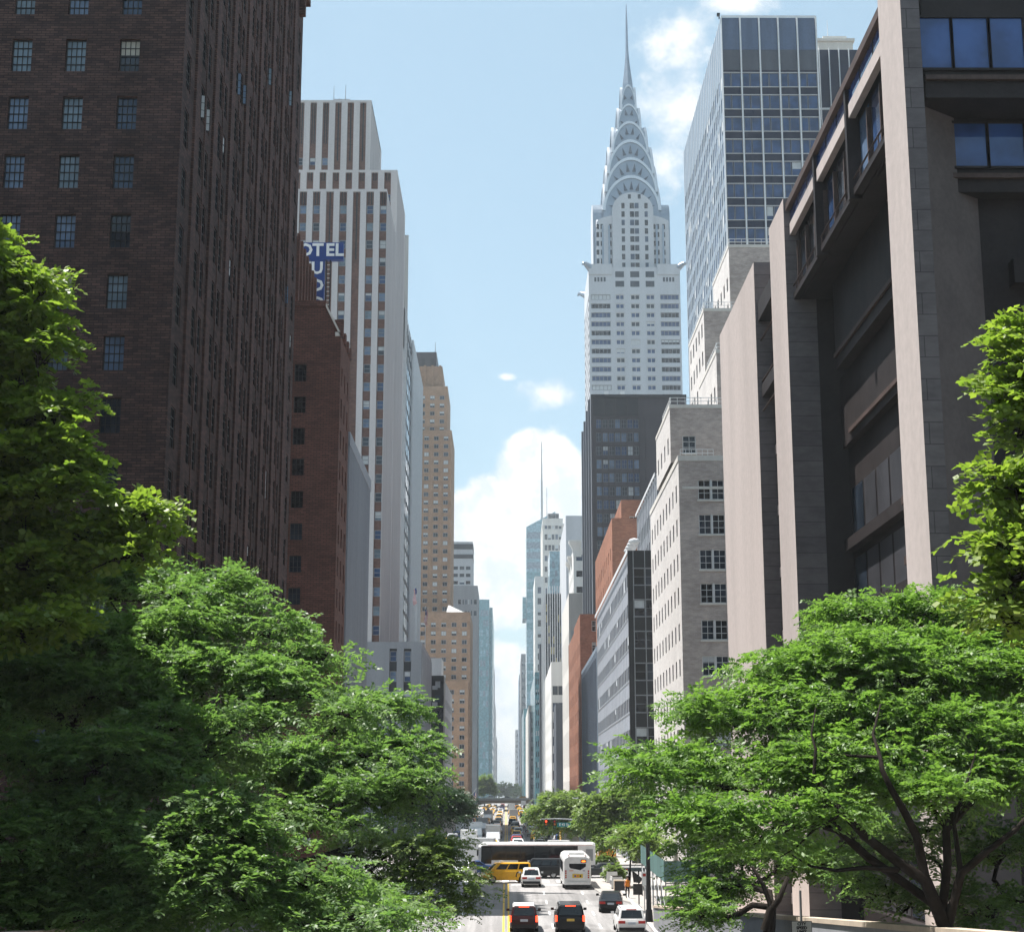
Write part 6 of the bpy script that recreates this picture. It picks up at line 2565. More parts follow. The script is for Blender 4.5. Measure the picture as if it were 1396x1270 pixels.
# ------------------------------------------------------------------ viaduct at the end of the street
def viaduct():
    Y = 850.0
    root = thing('viaduct', 'low tan stone road bridge crossing the far end of the street with cars on it', 'bridge', (0, Y, gz(Y)))
    x0, x1 = XP(648, 1090, Y), XP(722, 1090, Y)
    zt, zb = ZP(1089, Y), ZP(1094.5, Y)
    d = MB()
    n = 20
    for k in range(n):
        a, b = x0 + (x1 - x0) * k / n, x0 + (x1 - x0) * (k + 1) / n
        ar = lambda x: zb - 1.7 * (2 * (x - x0) / (x1 - x0) - 1) ** 4
        d.quad([(a, Y, ar(a)), (b, Y, ar(b)), (b, Y, zt), (a, Y, zt)], 'tan_brick')
        d.quad([(a, Y, ar(a)), (b, Y, ar(b)), (b, Y + 16, ar(b)), (a, Y + 16, ar(a))], 'grey_stone')
    d.quad([(x0, Y, zt), (x1, Y, zt), (x1, Y + 16, zt), (x0, Y + 16, zt)], 'asphalt')
    d.build('deck', root)
    p = MB()
    p.box(x0, x1, Y - .3, Y + .2, zt + .002, zt + .7, 'limestone')
    p.box(x0, x1, Y - .35, Y - .002, zt - .5, zt - .2, 'limestone')
    p.build('parapet', root)
    for xx in (x0, x1):
        q = MB(); q.box(xx - 1.2, xx + 1.2, Y - .6, Y + 17, gz(Y) - .5, zt + .001, 'tan_brick'); q.build('abutment', root)
    r = MB()
    r.tube((XP(721, 1095, 842), 842, ZP(1096, 842)), (XP(736, 1078, 842), 842, ZP(1078, 842)), .7, n=6, mt='limestone')
    r.build('stair_rail', root)
    for nm, lb, cat, me, col, px in (('suv', 'white car on the far stone bridge, nearer the left end', 'car', 'suv', 'white', 667.5), ('taxi', 'yellow taxi on the far stone bridge at its right end', 'taxi', 'taxi', 'yellow', 712),
                                     ('sedan', 'grey car in the middle of the far stone bridge', 'car', 'sedan', 'grey', 690)):
        o = bpy.data.objects.new(nm, KIND[me][0]); COL.objects.link(o)
        o.location = (XP(px, 1088, Y + 4), Y + 4, zt + .01); o.rotation_euler = (0, 0, R(90))
        o.material_slots[0].link = 'OBJECT'; o.material_slots[0].material = MATS[COLS[col]]
        tag(o, lb, cat)


viaduct()


# ------------------------------------------------------------------ street furniture
def signal_mast():
    Y = 192.0
    X = XP(797, 1100, Y)
    g = gz(Y)
    root = thing('traffic_light_mast', 'dark mast with a long arm and red traffic light beyond the coach', 'traffic light', (X, Y, g))
    zt = ZP(1089, Y, 797)
    p = MB()
    p.tube((X, Y, g), (X, Y, zt), .11, .07, 8, 'black_metal')
    p.tube((X, Y, g), (X, Y, g + .8), .18, .14, 8, 'black_metal')
    p.build('pole', root)
    za = ZP(1115.5, Y, 770)
    a = MB()
    xl = XP(737, 1117, Y)
    a.path([(X, Y, za - .8), (X - 1.2, Y, za - .1), (X - 3, Y, za), (xl, Y, za - .05)], [.09, .08, .07, .05], 6, 'grey_metal')
    a.build('arm', root)
    for px, on in ((744.5, True), (756, False)):
        x = XP(px, 1122, Y)
        s = MB()
        zz = za - .1
        s.box(x - .17, x + .17, Y - .17, Y + .13, zz - 1.05, zz + (0 if on else .0), 'plastic_black')
        o = s.build('signal_head', root)
        for k, m in enumerate(('brake_light' if on else 'tail_lens', 'amber_lens', 'paint_green')):
            l = MB(); l.tube((x, Y - .20, zz - .2 - .33 * k), (x, Y - .17, zz - .2 - .33 * k), .12, n=10, mt=m); l.build('lens', o)
    lm = MB()
    for s in (-1, 1):
        lm.path([(X, Y, zt - .3), (X + s * .35, Y, zt + .1), (X + s * .8, Y, zt + .15)], [.05, .045, .04], 5, 'black_metal')
        lm.loft([[(X + s * .75, Y - .12, zt + .05), (X + s * .75, Y + .12, zt + .05), (X + s * .75, Y + .12, zt + .22), (X + s * .75, Y - .12, zt + .22)],
                 [(X + s * 1.35, Y - .16, zt + .08), (X + s * 1.35, Y + .16, zt + .08), (X + s * 1.35, Y + .16, zt + .18), (X + s * 1.35, Y - .16, zt + .18)]], 'white_metal')
    lm.build('lamp', root)
    # street name plate hung under the arm
    sg = thing('street_name_sign', 'teal street name sign hanging under the traffic light arm', 'sign', (XP(768.5, 1124, Y), Y, za))
    x0, x1 = XP(759.5, 1124, Y), XP(778, 1124, Y)
    z1, z0 = ZP(1120.5, Y), ZP(1126.5, Y)
    b = MB(); b.box(x0, x1, Y - .12, Y - .08, z0, z1, 'sign_teal'); b.build('plate', sg)
    h = MB()
    for x in (x0 + .2, x1 - .2):
        h.tube((x, Y - .1, z1), (x, Y - .05, za), .02, n=4, mt='grey_metal')
    h.build('hanger', sg)
    letters('E 42 St', (z1 - z0) * .8, 'sign_white', sg, ((x0 + x1) / 2, Y - .128, (z0 + z1) / 2), .01, .01)


mat('sign_teal', (0.03, 0.22, 0.22), 0.5, 0.1, 2)
mat('shed_green', (0.09, 0.17, 0.16), 0.7, 0.25, 0.8, streak=True)
mat('orange_mesh', (0.62, 0.26, 0.05), 0.8, 0.2, 2)
signal_mast()


def street_lamp(name, label, X, Y, hx, z_head, base):
    root = thing(name, label, 'street lamp', (X, Y, base))
    p = MB()
    s = 1 if hx > X else -1
    p.path([(X, Y, base), (X, Y, z_head - 1.0), (X + s * .5, Y, z_head - .1), (X + s * 1.5, Y, z_head + .15), (hx - s * .5, Y, z_head + .1)], [.11, .08, .06, .05, .045], 8, 'grey_metal')
    p.build('pole', root)
    h = MB()
    h.loft([[(hx - s * .55, Y + a, z_head + b) for a, b in ((-.06, .02), (.06, .02), (.06, .14), (-.06, .14))], [(hx - s * .1, Y + a, z_head + b) for a, b in ((-.2, -.08), (.2, -.08), (.16, .16), (-.16, .16))],
            [(hx + s * .5, Y + a, z_head + b) for a, b in ((-.12, -.02), (.12, -.02), (.10, .08), (-.10, .08))]], 'white_metal')
    h.build('lamp_head', root)


Yl = 60.0
street_lamp('street_lamp', 'pale cobra head street lamp among the dark left trees', -11.2, Yl, XP(418, 1147, Yl), ZP(1147, Yl, 424), tz(Yl))


def planter(i, X, Y, lab):
    root = thing('planter', lab, 'planter', (X, Y, gz(Y) + .15), 'white planters along the pavement corner')
    b = MB()
    g = gz(Y) + .15
    b.loft([[(X + a * .55, Y + c * 1.25, g) for a, c in ((-1, -1), (1, -1), (1, 1), (-1, 1))], [(X + a * .48, Y + c * 1.18, g + .95) for a, c in ((-1, -1), (1, -1), (1, 1), (-1, 1))]], 'car_white')
    b.build('box', root)
    s = MB(); s.box(X - .4, X + .4, Y - 1.1, Y + 1.1, g + .952, g + .99, 'bark'); s.build('soil', root)
    r = MB()
    for a in (-.7, 0, .7):
        r.box(X - .575, X - .50, Y + a - .22, Y + a + .22, g + .3, g + .65, 'grey_stone')
    r.build('panel', root)


for i, (px, py, lab) in enumerate(((817.5, 1190, 'white concrete planter furthest along the pavement corner, next to the avenue'),
                                   (824, 1196, 'second white concrete planter from the avenue'), (829.5, 1203, 'third white concrete planter from the avenue, beside a shrub'),
                                   (836, 1211, 'nearest white concrete planter, next to the dark bin'))):
    Y = Yroad(py)
    planter(i, XP(px, py, Y) + .3, Y, lab)
Y = Yroad(1215)
X = XP(844.5, 1213, Y)
root = thing('waste_container', 'dark square waste container with a pale rim beside the nearest white planter', 'container', (X, Y, gz(Y) + .15))
b = MB(); g = gz(Y) + .15
b.box(X - .45, X + .45, Y - .4, Y + .4, g, g + .78, 'black_panel'); b.build('body', root)
b = MB(); b.box(X - .5, X + .5, Y - .45, Y + .45, g + .782, g + .88, 'terrace_stone'); b.box(X - .5, X - .452, Y - .44, Y + .4, g, g + .78, 'terrace_stone'); b.build('rim', root)


def sign_pole():
    Y = 127.0
    X = XP(871, 1215, Y)
    g = gz(Y) + .15
    root = thing('sign_post', 'post carrying two black sign backs, one tilted, by the white suv', 'sign post', (X, Y, g))
    p = MB(); p.tube((X, Y, g), (X, Y, ZP(1186, Y, 868)), .05, n=6, mt='black_metal'); p.build('post', root)
    q = MB()
    pts = [(861.5, 1187), (863.5, 1202), (872.5, 1203), (876, 1197), (864, 1187)]
    q.poly([(XP(a, b, Y), Y - .08, ZP(b, Y, a)) for a, b in pts], 'black_panel')
    q.poly([(XP(a, b, Y), Y - .06, ZP(b, Y, a)) for a, b in pts], 'black_panel')
    q.build('tilted_sign', root)
    r = MB()
    r.box(XP(863, 1211, Y), XP(875.5, 1211, Y), Y - .10, Y - .06, ZP(1219, Y, 868), ZP(1204, Y, 868), 'black_panel')
    r.build('square_sign', root)
    Y2 = 125.0
    X2 = XP(878.5, 1215, Y2)
    g2 = gz(Y2) + .15
    r2 = thing('parking_sign', 'slim white parking sign post beside the black sign backs', 'sign', (X2, Y2, g2))
    p = MB(); p.tube((X2, Y2, g2), (X2, Y2, ZP(1187, Y2, 878)), .035, n=6, mt='grey_metal'); p.build('post', r2)
    p = MB(); p.box(X2 - .17, X2 + .17, Y2 - .07, Y2 - .04, ZP(1206, Y2, 878), ZP(1188, Y2, 878), 'sign_white'); p.box(X2 - .12, X2 + .12, Y2 - .075, Y2 - .071, ZP(1194, Y2, 878), ZP(1190, Y2, 878), 'paint_red'); p.build('plate', r2)
    Y3 = 119.0
    X3 = XP(884.5, 1230, Y3)
    g3 = gz(Y3) + .1
    r3 = thing('utility_pole', 'thick dark pole on the pavement right of the white suv', 'pole', (X3, Y3, g3))
    p = MB(); p.tube((X3, Y3, g3), (X3, Y3, ZP(1150, Y3, 884)), .2, .14, 9, 'black_metal'); p.build('shaft', r3)
    p = MB(); p.tube((X3, Y3, g3), (X3, Y3, g3 + .9), .32, .24, 9, 'black_metal'); p.build('base', r3)


sign_pole()


def sidewalk_shed():
    Y0, Y1 = 119.5, 140.0
    x0, x1 = 11.6, 15.0
    root = thing('sidewalk_shed', 'green boarded scaffold shed over the right pavement on thin steel posts', 'scaffold', (x0, Y0, gz(Y0)))
    d, p = MB(), MB()
    za = lambda y: gz(y) + 2.9
    ys = [Y0 + (Y1 - Y0) * k / 6 for k in range(7)]
    for a, b in zip(ys[:-1], ys[1:]):
        for xx in (x0, x0 + .06):
            d.quad([(xx, a, za(a)), (xx, b - .06, za(b)), (xx, b - .06, za(b) + 1.5), (xx, a, za(a) + 1.5)], 'shed_green')
        d.quad([(x0, a, za(a)), (x1, a, za(a)), (x1, b, za(b)), (x0, b, za(b))], 'shed_green')
    d.quad([(x0, Y0, za(Y0)), (x1, Y0, za(Y0)), (x1, Y0, za(Y0) + 1.5), (x0, Y0, za(Y0) + 1.5)], 'shed_green')
    d.build('parapet', root)
    for y in ys:
        for xx in (x0 + .1, x1 - .3):
            p.tube((xx, y, gz(y) + .1), (xx, y, za(y)), .055, n=6, mt='grey_metal')
        p.tube((x0 + .1, y, za(y) - .1), (x1 - .3, y, za(y) - .1), .06, n=5, mt='grey_metal')
    for a, b in zip(ys[:-1], ys[1:]):
        p.tube((x0 + .1, a, gz(a) + .6), (x0 + .1, b, za(b) - .3), .03, n=4, mt='grey_metal')
    p.build('post', root)


sidewalk_shed()
# orange construction panel and yellow pole on the far corner
Y = 196.5
x0, x1 = XP(816, 1160, Y), XP(840, 1160, Y)
root = thing('construction_barrier', 'orange construction barrier on the far right corner behind the trees', 'barrier', (x0, Y, gz(Y)))
b = MB(); b.box(x0, x1, Y, Y + .08, gz(Y) + .5, ZP(1156, Y, 828), 'orange_mesh'); b.build('panel', root)
b = MB()
for k in range(4):
    x = x0 + (x1 - x0) * k / 3
    b.tube((x, Y + .12, gz(Y)), (x, Y + .12, ZP(1155, Y, 828)), .04, n=5, mt='grey_metal')
b.build('post', root)
x = XP(813.5, 1150, 190)
root = thing('yellow_post', 'tall yellow post at the corner just right of the coach', 'post', (x, 190, gz(190)))
b = MB(); b.tube((x, 190, gz(190)), (x, 190, ZP(1141, 190, 813)), .09, n=7, mt='paint_yellow'); b.build('shaft', root)
b = MB(); b.tube((x, 190, gz(190)), (x, 190, gz(190) + .3), .18, n=7, mt='paint_yellow'); b.build('base', root)


def speed_sign():
    Y = 46.0
    X = XP(1092.5, 1262, Y)
    zt = ZP(1254.5, Y, 1092)
    pxm = XP(1106, 1262, Y) - XP(1078, 1262, Y)
    root = thing('speed_limit_sign', 'white speed limit sign on a grey post at the bottom right under the trees', 'sign', (X, Y, tz(Y)))
    h = pxm * 1.3
    p = MB(); p.box(X - pxm / 2, X + pxm / 2, Y - .05, Y - .03, zt - h, zt, 'plastic_black'); p.box(X - pxm / 2 + .015, X + pxm / 2 - .015, Y - .054, Y - .0505, zt - h + .015, zt - .015, 'sign_plate'); p.build('plate', root)
    q = MB(); q.tube((X, Y, tz(Y) - .1), (X, Y, ZP(1213, Y, 1092)), .035, n=7, mt='grey_metal'); q.build('post', root)
    s = pxm / 28
    for tx, y in (('CITY', 1258.6), ('SPEED', 1264.0), ('LIMIT', 1269.4)):
        letters(tx, 5.4 * s, 'plastic_black', root, (X, Y - .058, ZP(y, Y, 1092)), .003, .006)


mat('sign_plate', (0.55, 0.55, 0.53), 0.6, 0.08, 2)
speed_sign()


def flag(name, label, base, top, fx, fy0, fy1, wpx, Y):
    """pole with a limp striped flag hanging from its upper end"""
    b, t = Vector(base), Vector(top)
    root = thing(name, label, 'flag', base)
    p = MB(); p.tube(b, t, .09, .05, 6, 'white_metal'); p.build('pole', root)
    m = MB()
    ns, nw = 13, 8
    z1, z0 = ZP(fy0, Y, fx), ZP(fy1, Y, fx)
    xw = XP(fx + wpx, fy0, Y) - XP(fx, fy0, Y)
    xc = XP(fx, fy0, Y)

    def P(i, j):
        u, v = i / ns, j / nw
        sway = .35 * math.sin(v * 9 + u * 2)
        return (xc + xw * (u - v * .35 * (1 - u)) + .1 * math.sin(v * 7), Y - .15 - sway * .6, z1 + (z0 - z1) * (v * .92 + .08 * u) - .3 * abs(xw) * u)
    for i in range(ns):
        for j in range(nw):
            blue = i < 7 and j < 3
            m.quad([P(i, j), P(i + 1, j), P(i + 1, j + 1), P(i, j + 1)], 'flag_blue' if blue else ('flag_red' if i % 2 == 0 else 'sign_white'))
    m.build('cloth', root)


mat('flag_red', (0.42, 0.03, 0.04), 0.8, 0.1, 2)
mat('flag_blue', (0.03, 0.05, 0.18), 0.8, 0.1, 2)
Yf = 289.0
zr = ZP(876, 286.5) + .02
flag('flag', 'limp striped flag on the white pole at the front of the low grey wing', (XP(567.3, 876, Yf), Yf, zr), (XP(567.6, 797, Yf), Yf, ZP(797, Yf, 567)), 567.3, 801, 824, -3.4, Yf)
Yf = 303.0
flag('flag', 'limp striped flag on the shorter white pole further back on the low grey wing', (XP(579.5, 872, Yf), Yf, zr), (XP(580.3, 826, Yf), Yf, ZP(826, Yf, 580)), 579.7, 830, 852, 3.2, Yf)
Yf = 636.0
flag('flag', 'small striped flag on a slanting pole at the foot of the tan brick tower', (XP(640, 1086, Yf), Yf, ZP(1086, Yf, 640)), (XP(650, 1074, Yf), Yf - 2, ZP(1074, Yf, 650)), 646, 1079, 1093, 3.0, Yf)


# ------------------------------------------------------------------ a road worker
def person(name, label, X, Y):
    g = gz(Y) + .16
    root = thing(name, label, 'person', (X, Y, g))
    V, E, rad = [], [], []

    def add(p, r, par=None):
        V.append(p); rad.append(r)
        if par is not None: E.append((par, len(V) - 1))
        return len(V) - 1
    pel = add((0, 0, .94), .15)
    ch = add((0, .01, 1.22), .165, pel)
    sh = add((0, 0, 1.42), .12, ch)
    nk = add((0, 0, 1.52), .06, sh)
    hd = add((0, -.02, 1.64), .105, nk)
    add((0, -.01, 1.76), .075, hd)
    for s in (-1, 1):
        hp = add((s * .11, 0, .86), .105, pel)
        kn = add((s * .13, -.05 if s > 0 else .03, .49), .07, hp)
        an = add((s * .13, .04 if s > 0 else -.02, .09), .045, kn)
        add((s * .15, -.14 if s < 0 else -.08, .04), .04, an)
        so = add((s * .2, 0, 1.38), .07, sh)
        el = add((s * .27, .04, 1.10), .048, so)
        wr = add((s * .27, -.08, .87), .033, el)
        pm = add((s * .27, -.10, .80), .034, wr)
        for q in range(4):
            add((s * (.245 + .017 * q), -.11 - .008 * q, .71 + .008 * abs(q - 1.5)), .010, pm)
        add((s * .235, -.14, .775), .012, wr)
    me = bpy.data.meshes.new('skeleton')
    me.from_pydata(V, E, [])
    o = bpy.data.objects.new('skeleton', me)
    COL.objects.link(o)
    md = o.modifiers.new('Skin', 'SKIN')
    for i, r in enumerate(rad):
        me.skin_vertices[0].data[i].radius = (r, r)
    me.skin_vertices[0].data[0].use_root = True
    sb = o.modifiers.new('Sub', 'SUBSURF'); sb.levels = 2; sb.render_levels = 2
    bpy.context.view_layer.update()
    dg = bpy.context.evaluated_depsgraph_get()
    m2 = bpy.data.meshes.new_from_object(o.evaluated_get(dg))
    bpy.data.objects.remove(o)
    m2.materials.clear()
    for q in ('skin', 'trousers', 'vest_orange', 'shoe'):
        m2.materials.append(MATS[q])
    for pl in m2.polygons:
        c = pl.center
        pl.material_index = 3 if c.z < .1 else 1 if c.z < .93 and abs(c.x) < .225 else 2 if c.z < 1.49 and abs(c.x) < .2 else 0
        pl.use_smooth = True
    ob = bpy.data.objects.new('body', m2); COL.objects.link(ob); ob.parent = root
    h = MB()
    h.loft([[(r * math.cos(t), -.01 + r * math.sin(t), z) for t in [k * math.pi / 5 for k in range(10)]] for r, z in ((.118, 1.68), (.115, 1.74), (.08, 1.80), (.02, 1.83))], 'hair')
    ho = bpy.data.objects.new('hair', h.mesh('hair')); COL.objects.link(ho); ho.parent = root
    root.rotation_euler = (0, 0, R(30))


mat('skin', (0.42, 0.24, 0.17), 0.6, 0.08, 4)
mat('trousers', (0.012, 0.013, 0.018), 0.9, 0.2, 4)
mat('vest_orange', (0.72, 0.22, 0.02), 0.7, 0.1, 4)
mat('shoe', (0.010, 0.010, 0.010), 0.7, 0.2, 4)
mat('hair', (0.020, 0.014, 0.010), 0.7, 0.2, 4)
Yp = Yroad(1226)
person('person', 'person in an orange vest and black trousers standing by the black sign post', XP(855.5, 1225, Yp), Yp)

# ------------------------------------------------------------------ trees
def nrm(a):
    return a / np.maximum(np.linalg.norm(a, axis=-1, keepdims=True), 1e-9)


def foliage(lobes, dens, ll, lw, sl, nl, g, clump=0.5, droop=0.25, inner=0.25, flat=0.55, two=True):
    """leaf sprays over a set of lobes: clumps on each lobe, pinnate sprays in each clump"""
    P, D, N = [], [], []
    L = np.array(lobes, float)
    for i, (cx, cy, cz, rx, ry, rz) in enumerate(L):
        area = 4 * math.pi * (((rx * ry) ** 1.6 + (rx * rz) ** 1.6 + (ry * rz) ** 1.6) / 3) ** (1 / 1.6)
        n = int(area * dens)
        nc = max(6, int(area / (clump * clump * 2.2)))
        v = nrm(g.normal(size=(nc, 3)))
        v[:, 2] = np.where(v[:, 2] < -0.35, -v[:, 2], v[:, 2])
        v = nrm(v)
        rr = np.where(g.random(nc) < inner, g.uniform(.35, .8, nc), g.uniform(.80, 1.10, nc))
        cc = v * rr[:, None] * np.array([rx, ry, rz]) + np.array([cx, cy, cz])
        # drop clumps buried deep in another lobe
        keep = np.ones(nc, bool)
        for j, q in enumerate(L):
            if j != i:
                keep &= (((cc - q[:3]) / q[3:]) ** 2).sum(1) > 0.30
        cc, vv = cc[keep], v[keep]
        if len(cc) == 0:
            continue
        n = int(n * keep.mean())
        idx = g.integers(0, len(cc), n)
        sg = clump * g.uniform(.6, 1.3, len(cc))
        off = g.normal(size=(n, 3)) * sg[idx][:, None] * np.array([.62, .62, .30])
        p = cc[idx] + off
        rad = nrm(vv[idx] / np.array([rx, ry, rz]))
        oo = nrm(off * np.array([1, 1, .6]))
        d = nrm(rad * np.array([.8, .8, .35]) + oo * .8 + g.normal(size=(n, 3)) * .35)
        d[:, 2] *= flat
        d = nrm(d)
        up = nrm(np.array([0, 0, 1.0]) + rad * .55 + g.normal(size=(n, 3)) * .35)
        P.append(p); D.append(d); N.append(up)
    P, D, N = np.concatenate(P), np.concatenate(D), np.concatenate(N)
    n = len(P)
    S = nrm(np.cross(D, N))
    N = np.cross(S, D)
    t = np.linspace(.12, 1, nl)
    side = np.where(np.arange(nl) % 2 == 0, 1.0, -1.0) if two else np.ones(nl)
    sc = g.uniform(.75, 1.25, n)[:, None, None]
    base = P[:, None, :] + D[:, None, :] * (t[None, :, None] * sl * sc)
    base = base - np.array([0, 0, 1.0]) * (droop * sl * sc * (t[None, :, None] ** 2))
    ang = g.uniform(.25, .75, (n, nl, 1))
    ld = nrm(S[:, None, :] * side[None, :, None] + D[:, None, :] * ang + N[:, None, :] * g.normal(0, .28, (n, nl, 1)) - np.array([0, 0, .22]))
    ln = nrm(N[:, None, :] + g.normal(0, .3, (n, nl, 3)))
    lsd = nrm(np.cross(ld, ln))
    lsc = ll * g.uniform(.7, 1.25, (n, nl, 1))
    w = lw * g.uniform(.8, 1.2, (n, nl, 1))
    a = base
    c = base + ld * lsc
    m = base + ld * lsc * .5 + ln * lsc * .06
    V = np.stack([a, m + lsd * w, c, m - lsd * w], axis=2).reshape(-1, 3)
    return V


def quads_mesh(name, V, mt):
    n = len(V) // 4
    me = bpy.data.meshes.new(name)
    me.vertices.add(len(V))
    me.vertices.foreach_set('co', V.astype(np.float32).ravel())
    me.loops.add(n * 4)
    me.loops.foreach_set('vertex_index', np.arange(n * 4, dtype=np.int32))
    me.polygons.add(n)
    me.polygons.foreach_set('loop_start', np.arange(0, n * 4, 4, dtype=np.int32))
    me.polygons.foreach_set('loop_total', np.full(n, 4, dtype=np.int32))
    me.materials.append(MATS[mt])
    me.update(calc_edges=True)
    me.validate()
    return me


def lobe(px, py, Y, rx, rz, ry=None):
    """crown lobe seen at a picture point, radii in picture pixels at its depth"""
    c = at(px, py, Y)
    k = (at(px + 1, py, Y) - c).x
    return (c.x, c.y, c.z, rx * k, (ry if ry is not None else 0.8 * rx) * k, rz * k)


def tree(name, label, base, lobes, mt, dens=26, ll=.15, lw=.036, sl=.5, nl=12, seed=1, clump=.5, droop=.25, limbs=(), trunk_r=.22, group=None, twig=True, inner=.25, core=True, cat='tree', fork=None):
    g = np.random.default_rng(seed)
    root = thing(name, label, cat, base, group)
    V = foliage(lobes, dens, ll, lw, sl, nl, g, clump, droop, inner)
    V = V - np.array(base)
    o = bpy.data.objects.new('crown', quads_mesh('crown', V, mt))
    COL.objects.link(o); o.parent = root
    # trunk, limbs to every lobe and twigs inside it
    tm = MB()
    b = Vector(base)
    L = [Vector(q[:3]) for q in lobes]
    cen = sum(L, Vector()) / len(L)
    if fork is None:
        fz = b.z + max(1.0, .45 * (min(q.z for q in L) - b.z))
        fk = Vector((b.x + (cen.x - b.x) * .15, b.y + (cen.y - b.y) * .15, fz))
    else:
        fk = Vector(fork)
    tm.path([b - Vector((0, 0, .3)), b + (fk - b) * .5 + Vector((.05, 0, 0)), fk], [trunk_r * 1.25, trunk_r, trunk_r * .85], 9)
    done = [(fk, 0.0, trunk_r * .8)]
    for q, lb in sorted(zip(lobes, L), key=lambda z: (z[1] - fk).length):
        st0, d0, r0 = min(done, key=lambda z: (z[0] - lb).length + .45 * z[1] + (1.5 if z[0].z > lb.z + .5 else 0))
        v = lb - st0
        wob = .10 * v.length
        m1 = st0 + v * .35 + Vector((g.normal() * wob, g.normal() * wob, .12 * v.length))
        m2 = st0 + v * .7 + Vector((g.normal() * wob, g.normal() * wob, .08 * v.length))
        r1 = max(r0 * .62, .035)
        tm.path([st0, m1, m2, lb], [r0 * .75, r0 * .7, (r0 + r1) * .4, r1 * .7], 7)
        done.append((m2, d0 + v.length * .7, (r0 + r1) * .4))
        done.append((lb, d0 + v.length, r1 * .75))
        if twig:
            for k in range(7):
                v = Vector(g.normal(size=3)).normalized()
                v.z = abs(v.z) * .7 - .1
                e = lb + Vector((v.x * q[3], v.y * q[4], v.z * q[5])) * .85
                mid = (lb + e) / 2 + Vector((0, 0, -.1 * q[5] + g.normal() * .12))
                st = m2 if k % 3 == 0 else lb
                tm.path([st, mid, e], [trunk_r * .15, trunk_r * .10, trunk_r * .04], 5)
    for pts, r0, r1 in limbs:
        pp = [at(*q) for q in pts]
        n = len(pp)
        tm.path(pp, [r0 + (r1 - r0) * i / (n - 1) for i in range(n)], 8)
    tm.build('trunk', root, smooth=True)
    return root


def stagger(spec, d0, y0, k=2.6, seed=0, parts=3, mg=.40):
    """crown lobes from (px, py, rx, rz): lower ones stand nearer, each is broken into smaller tufts"""
    g = np.random.default_rng(seed)
    out = []
    for px, py, rx, rz in spec:
        d = d0 - k * (py - y0) / 100
        for j in range(parts):
            ox = (j - (parts - 1) / 2) * rx * .55 / max(1, (parts - 1) / 2) * (1 if parts > 1 else 0)
            oy = g.uniform(-.45, .45) * rz
            s = g.uniform(.48, .66)
            q = lobe(px + ox, py + oy, d - k * oy / 100 + g.uniform(-.8, .8), rx * s, rz * g.uniform(.52, .72), ry=rx * s * .9)
            out.append(q[:3] + tuple(max(.4, v - m) for v, m in zip(q[3:], (mg, mg, mg * .85))))
    return out


LOCUST = dict(mt='locust_leaf', ll=.15, lw=.036, sl=.52, nl=14, dens=38, clump=.52)
# ---- right: the big honey locust
Y = 43
RA = stagger([(1240, 905, 150, 55), (1110, 925, 85, 45), (1340, 880, 110, 60), (1010, 985, 90, 42), (1150, 985, 130, 52), (1320, 985, 120, 52), (930, 1045, 75, 46), (1040, 1060, 100, 50), (1190, 1070, 120, 45), (1350, 1075, 90, 60), (965, 1120, 75, 42), (1080, 1125, 80, 40), (1225, 840, 90, 30), (1395, 950, 80, 60), (900, 1050, 46, 30), (1180, 1020, 110, 50), (1290, 930, 120, 50)], 48.5, 850, 2.9, 1, 3, .10)
bx = at(1296, 1300, 40.5)
bx = (bx.x, 40.5, tz(40.5))
LIMBS = [([(1290, 1268, 40), (1262, 1200, 40), (1232, 1180, 40), (1180, 1140, 40), (1150, 1108, 40), (1124, 1080, 40.5), (1105, 1040, 41.5), (1080, 1010, 43)], .24, .03),
         ([(1262, 1200, 40), (1250, 1140, 40.2), (1235, 1110, 40), (1215, 1075, 40), (1203, 1050, 40), (1200, 1032, 40.5), (1190, 1000, 41.5), (1200, 960, 43)], .17, .03),
         ([(1200, 1032, 40.5), (1165, 1030, 40.8), (1135, 1028, 41), (1095, 1015, 42)], .06, .02), ([(1110, 1055, 40.5), (1112, 1020, 40.5), (1106, 1000, 41), (1112, 965, 42)], .07, .02),
         ([(1150, 1108, 40), (1110, 1130, 40), (1085, 1155, 40), (1060, 1170, 40.5)], .05, .015), ([(1290, 1268, 40), (1310, 1190, 40), (1345, 1160, 40), (1385, 1130, 40.5), (1430, 1080, 41)], .18, .05),
         ([(1310, 1190, 40), (1300, 1120, 40.5), (1320, 1060, 41), (1335, 1010, 42.5)], .10, .02), ([(1225, 1185, 40), (1180, 1182, 39.8), (1140, 1186, 39.6), (1105, 1180, 40), (1080, 1165, 40.5)], .10, .02)]
tree('honey_locust', 'large bright green honey locust with exposed dark limbs at lower right', bx, RA, seed=3, limbs=[(p, a * .72, b * .8) for p, a, b in LIMBS], trunk_r=.2, fork=tuple(at(1285, 1240, 40.8)), **LOCUST)
RB = stagger([(1010, 1170, 82, 36), (968, 1228, 42, 26), (925, 1105, 42, 40), (1075, 1165, 70, 40), (985, 1205, 62, 30), (958, 1256, 38, 20), (1130, 1150, 70, 38), (1110, 1190, 50, 26)], 62, 1100, 2.5, 2, 3)
b2 = at(1043, 1268, 57)
tree('honey_locust', 'smaller honey locust with a forked trunk below the large one at lower right', (b2.x, 57, tz(57)), RB, seed=4, trunk_r=.2,
     limbs=[([(1043, 1268, 56.8), (1050, 1240, 56.8), (1062, 1225, 56.8), (1074, 1195, 57)], .17, .07), ([(1052, 1236, 56.8), (1040, 1205, 57), (1025, 1180, 57)], .10, .05)],
     fork=tuple(at(1052, 1236, 57)), **LOCUST)
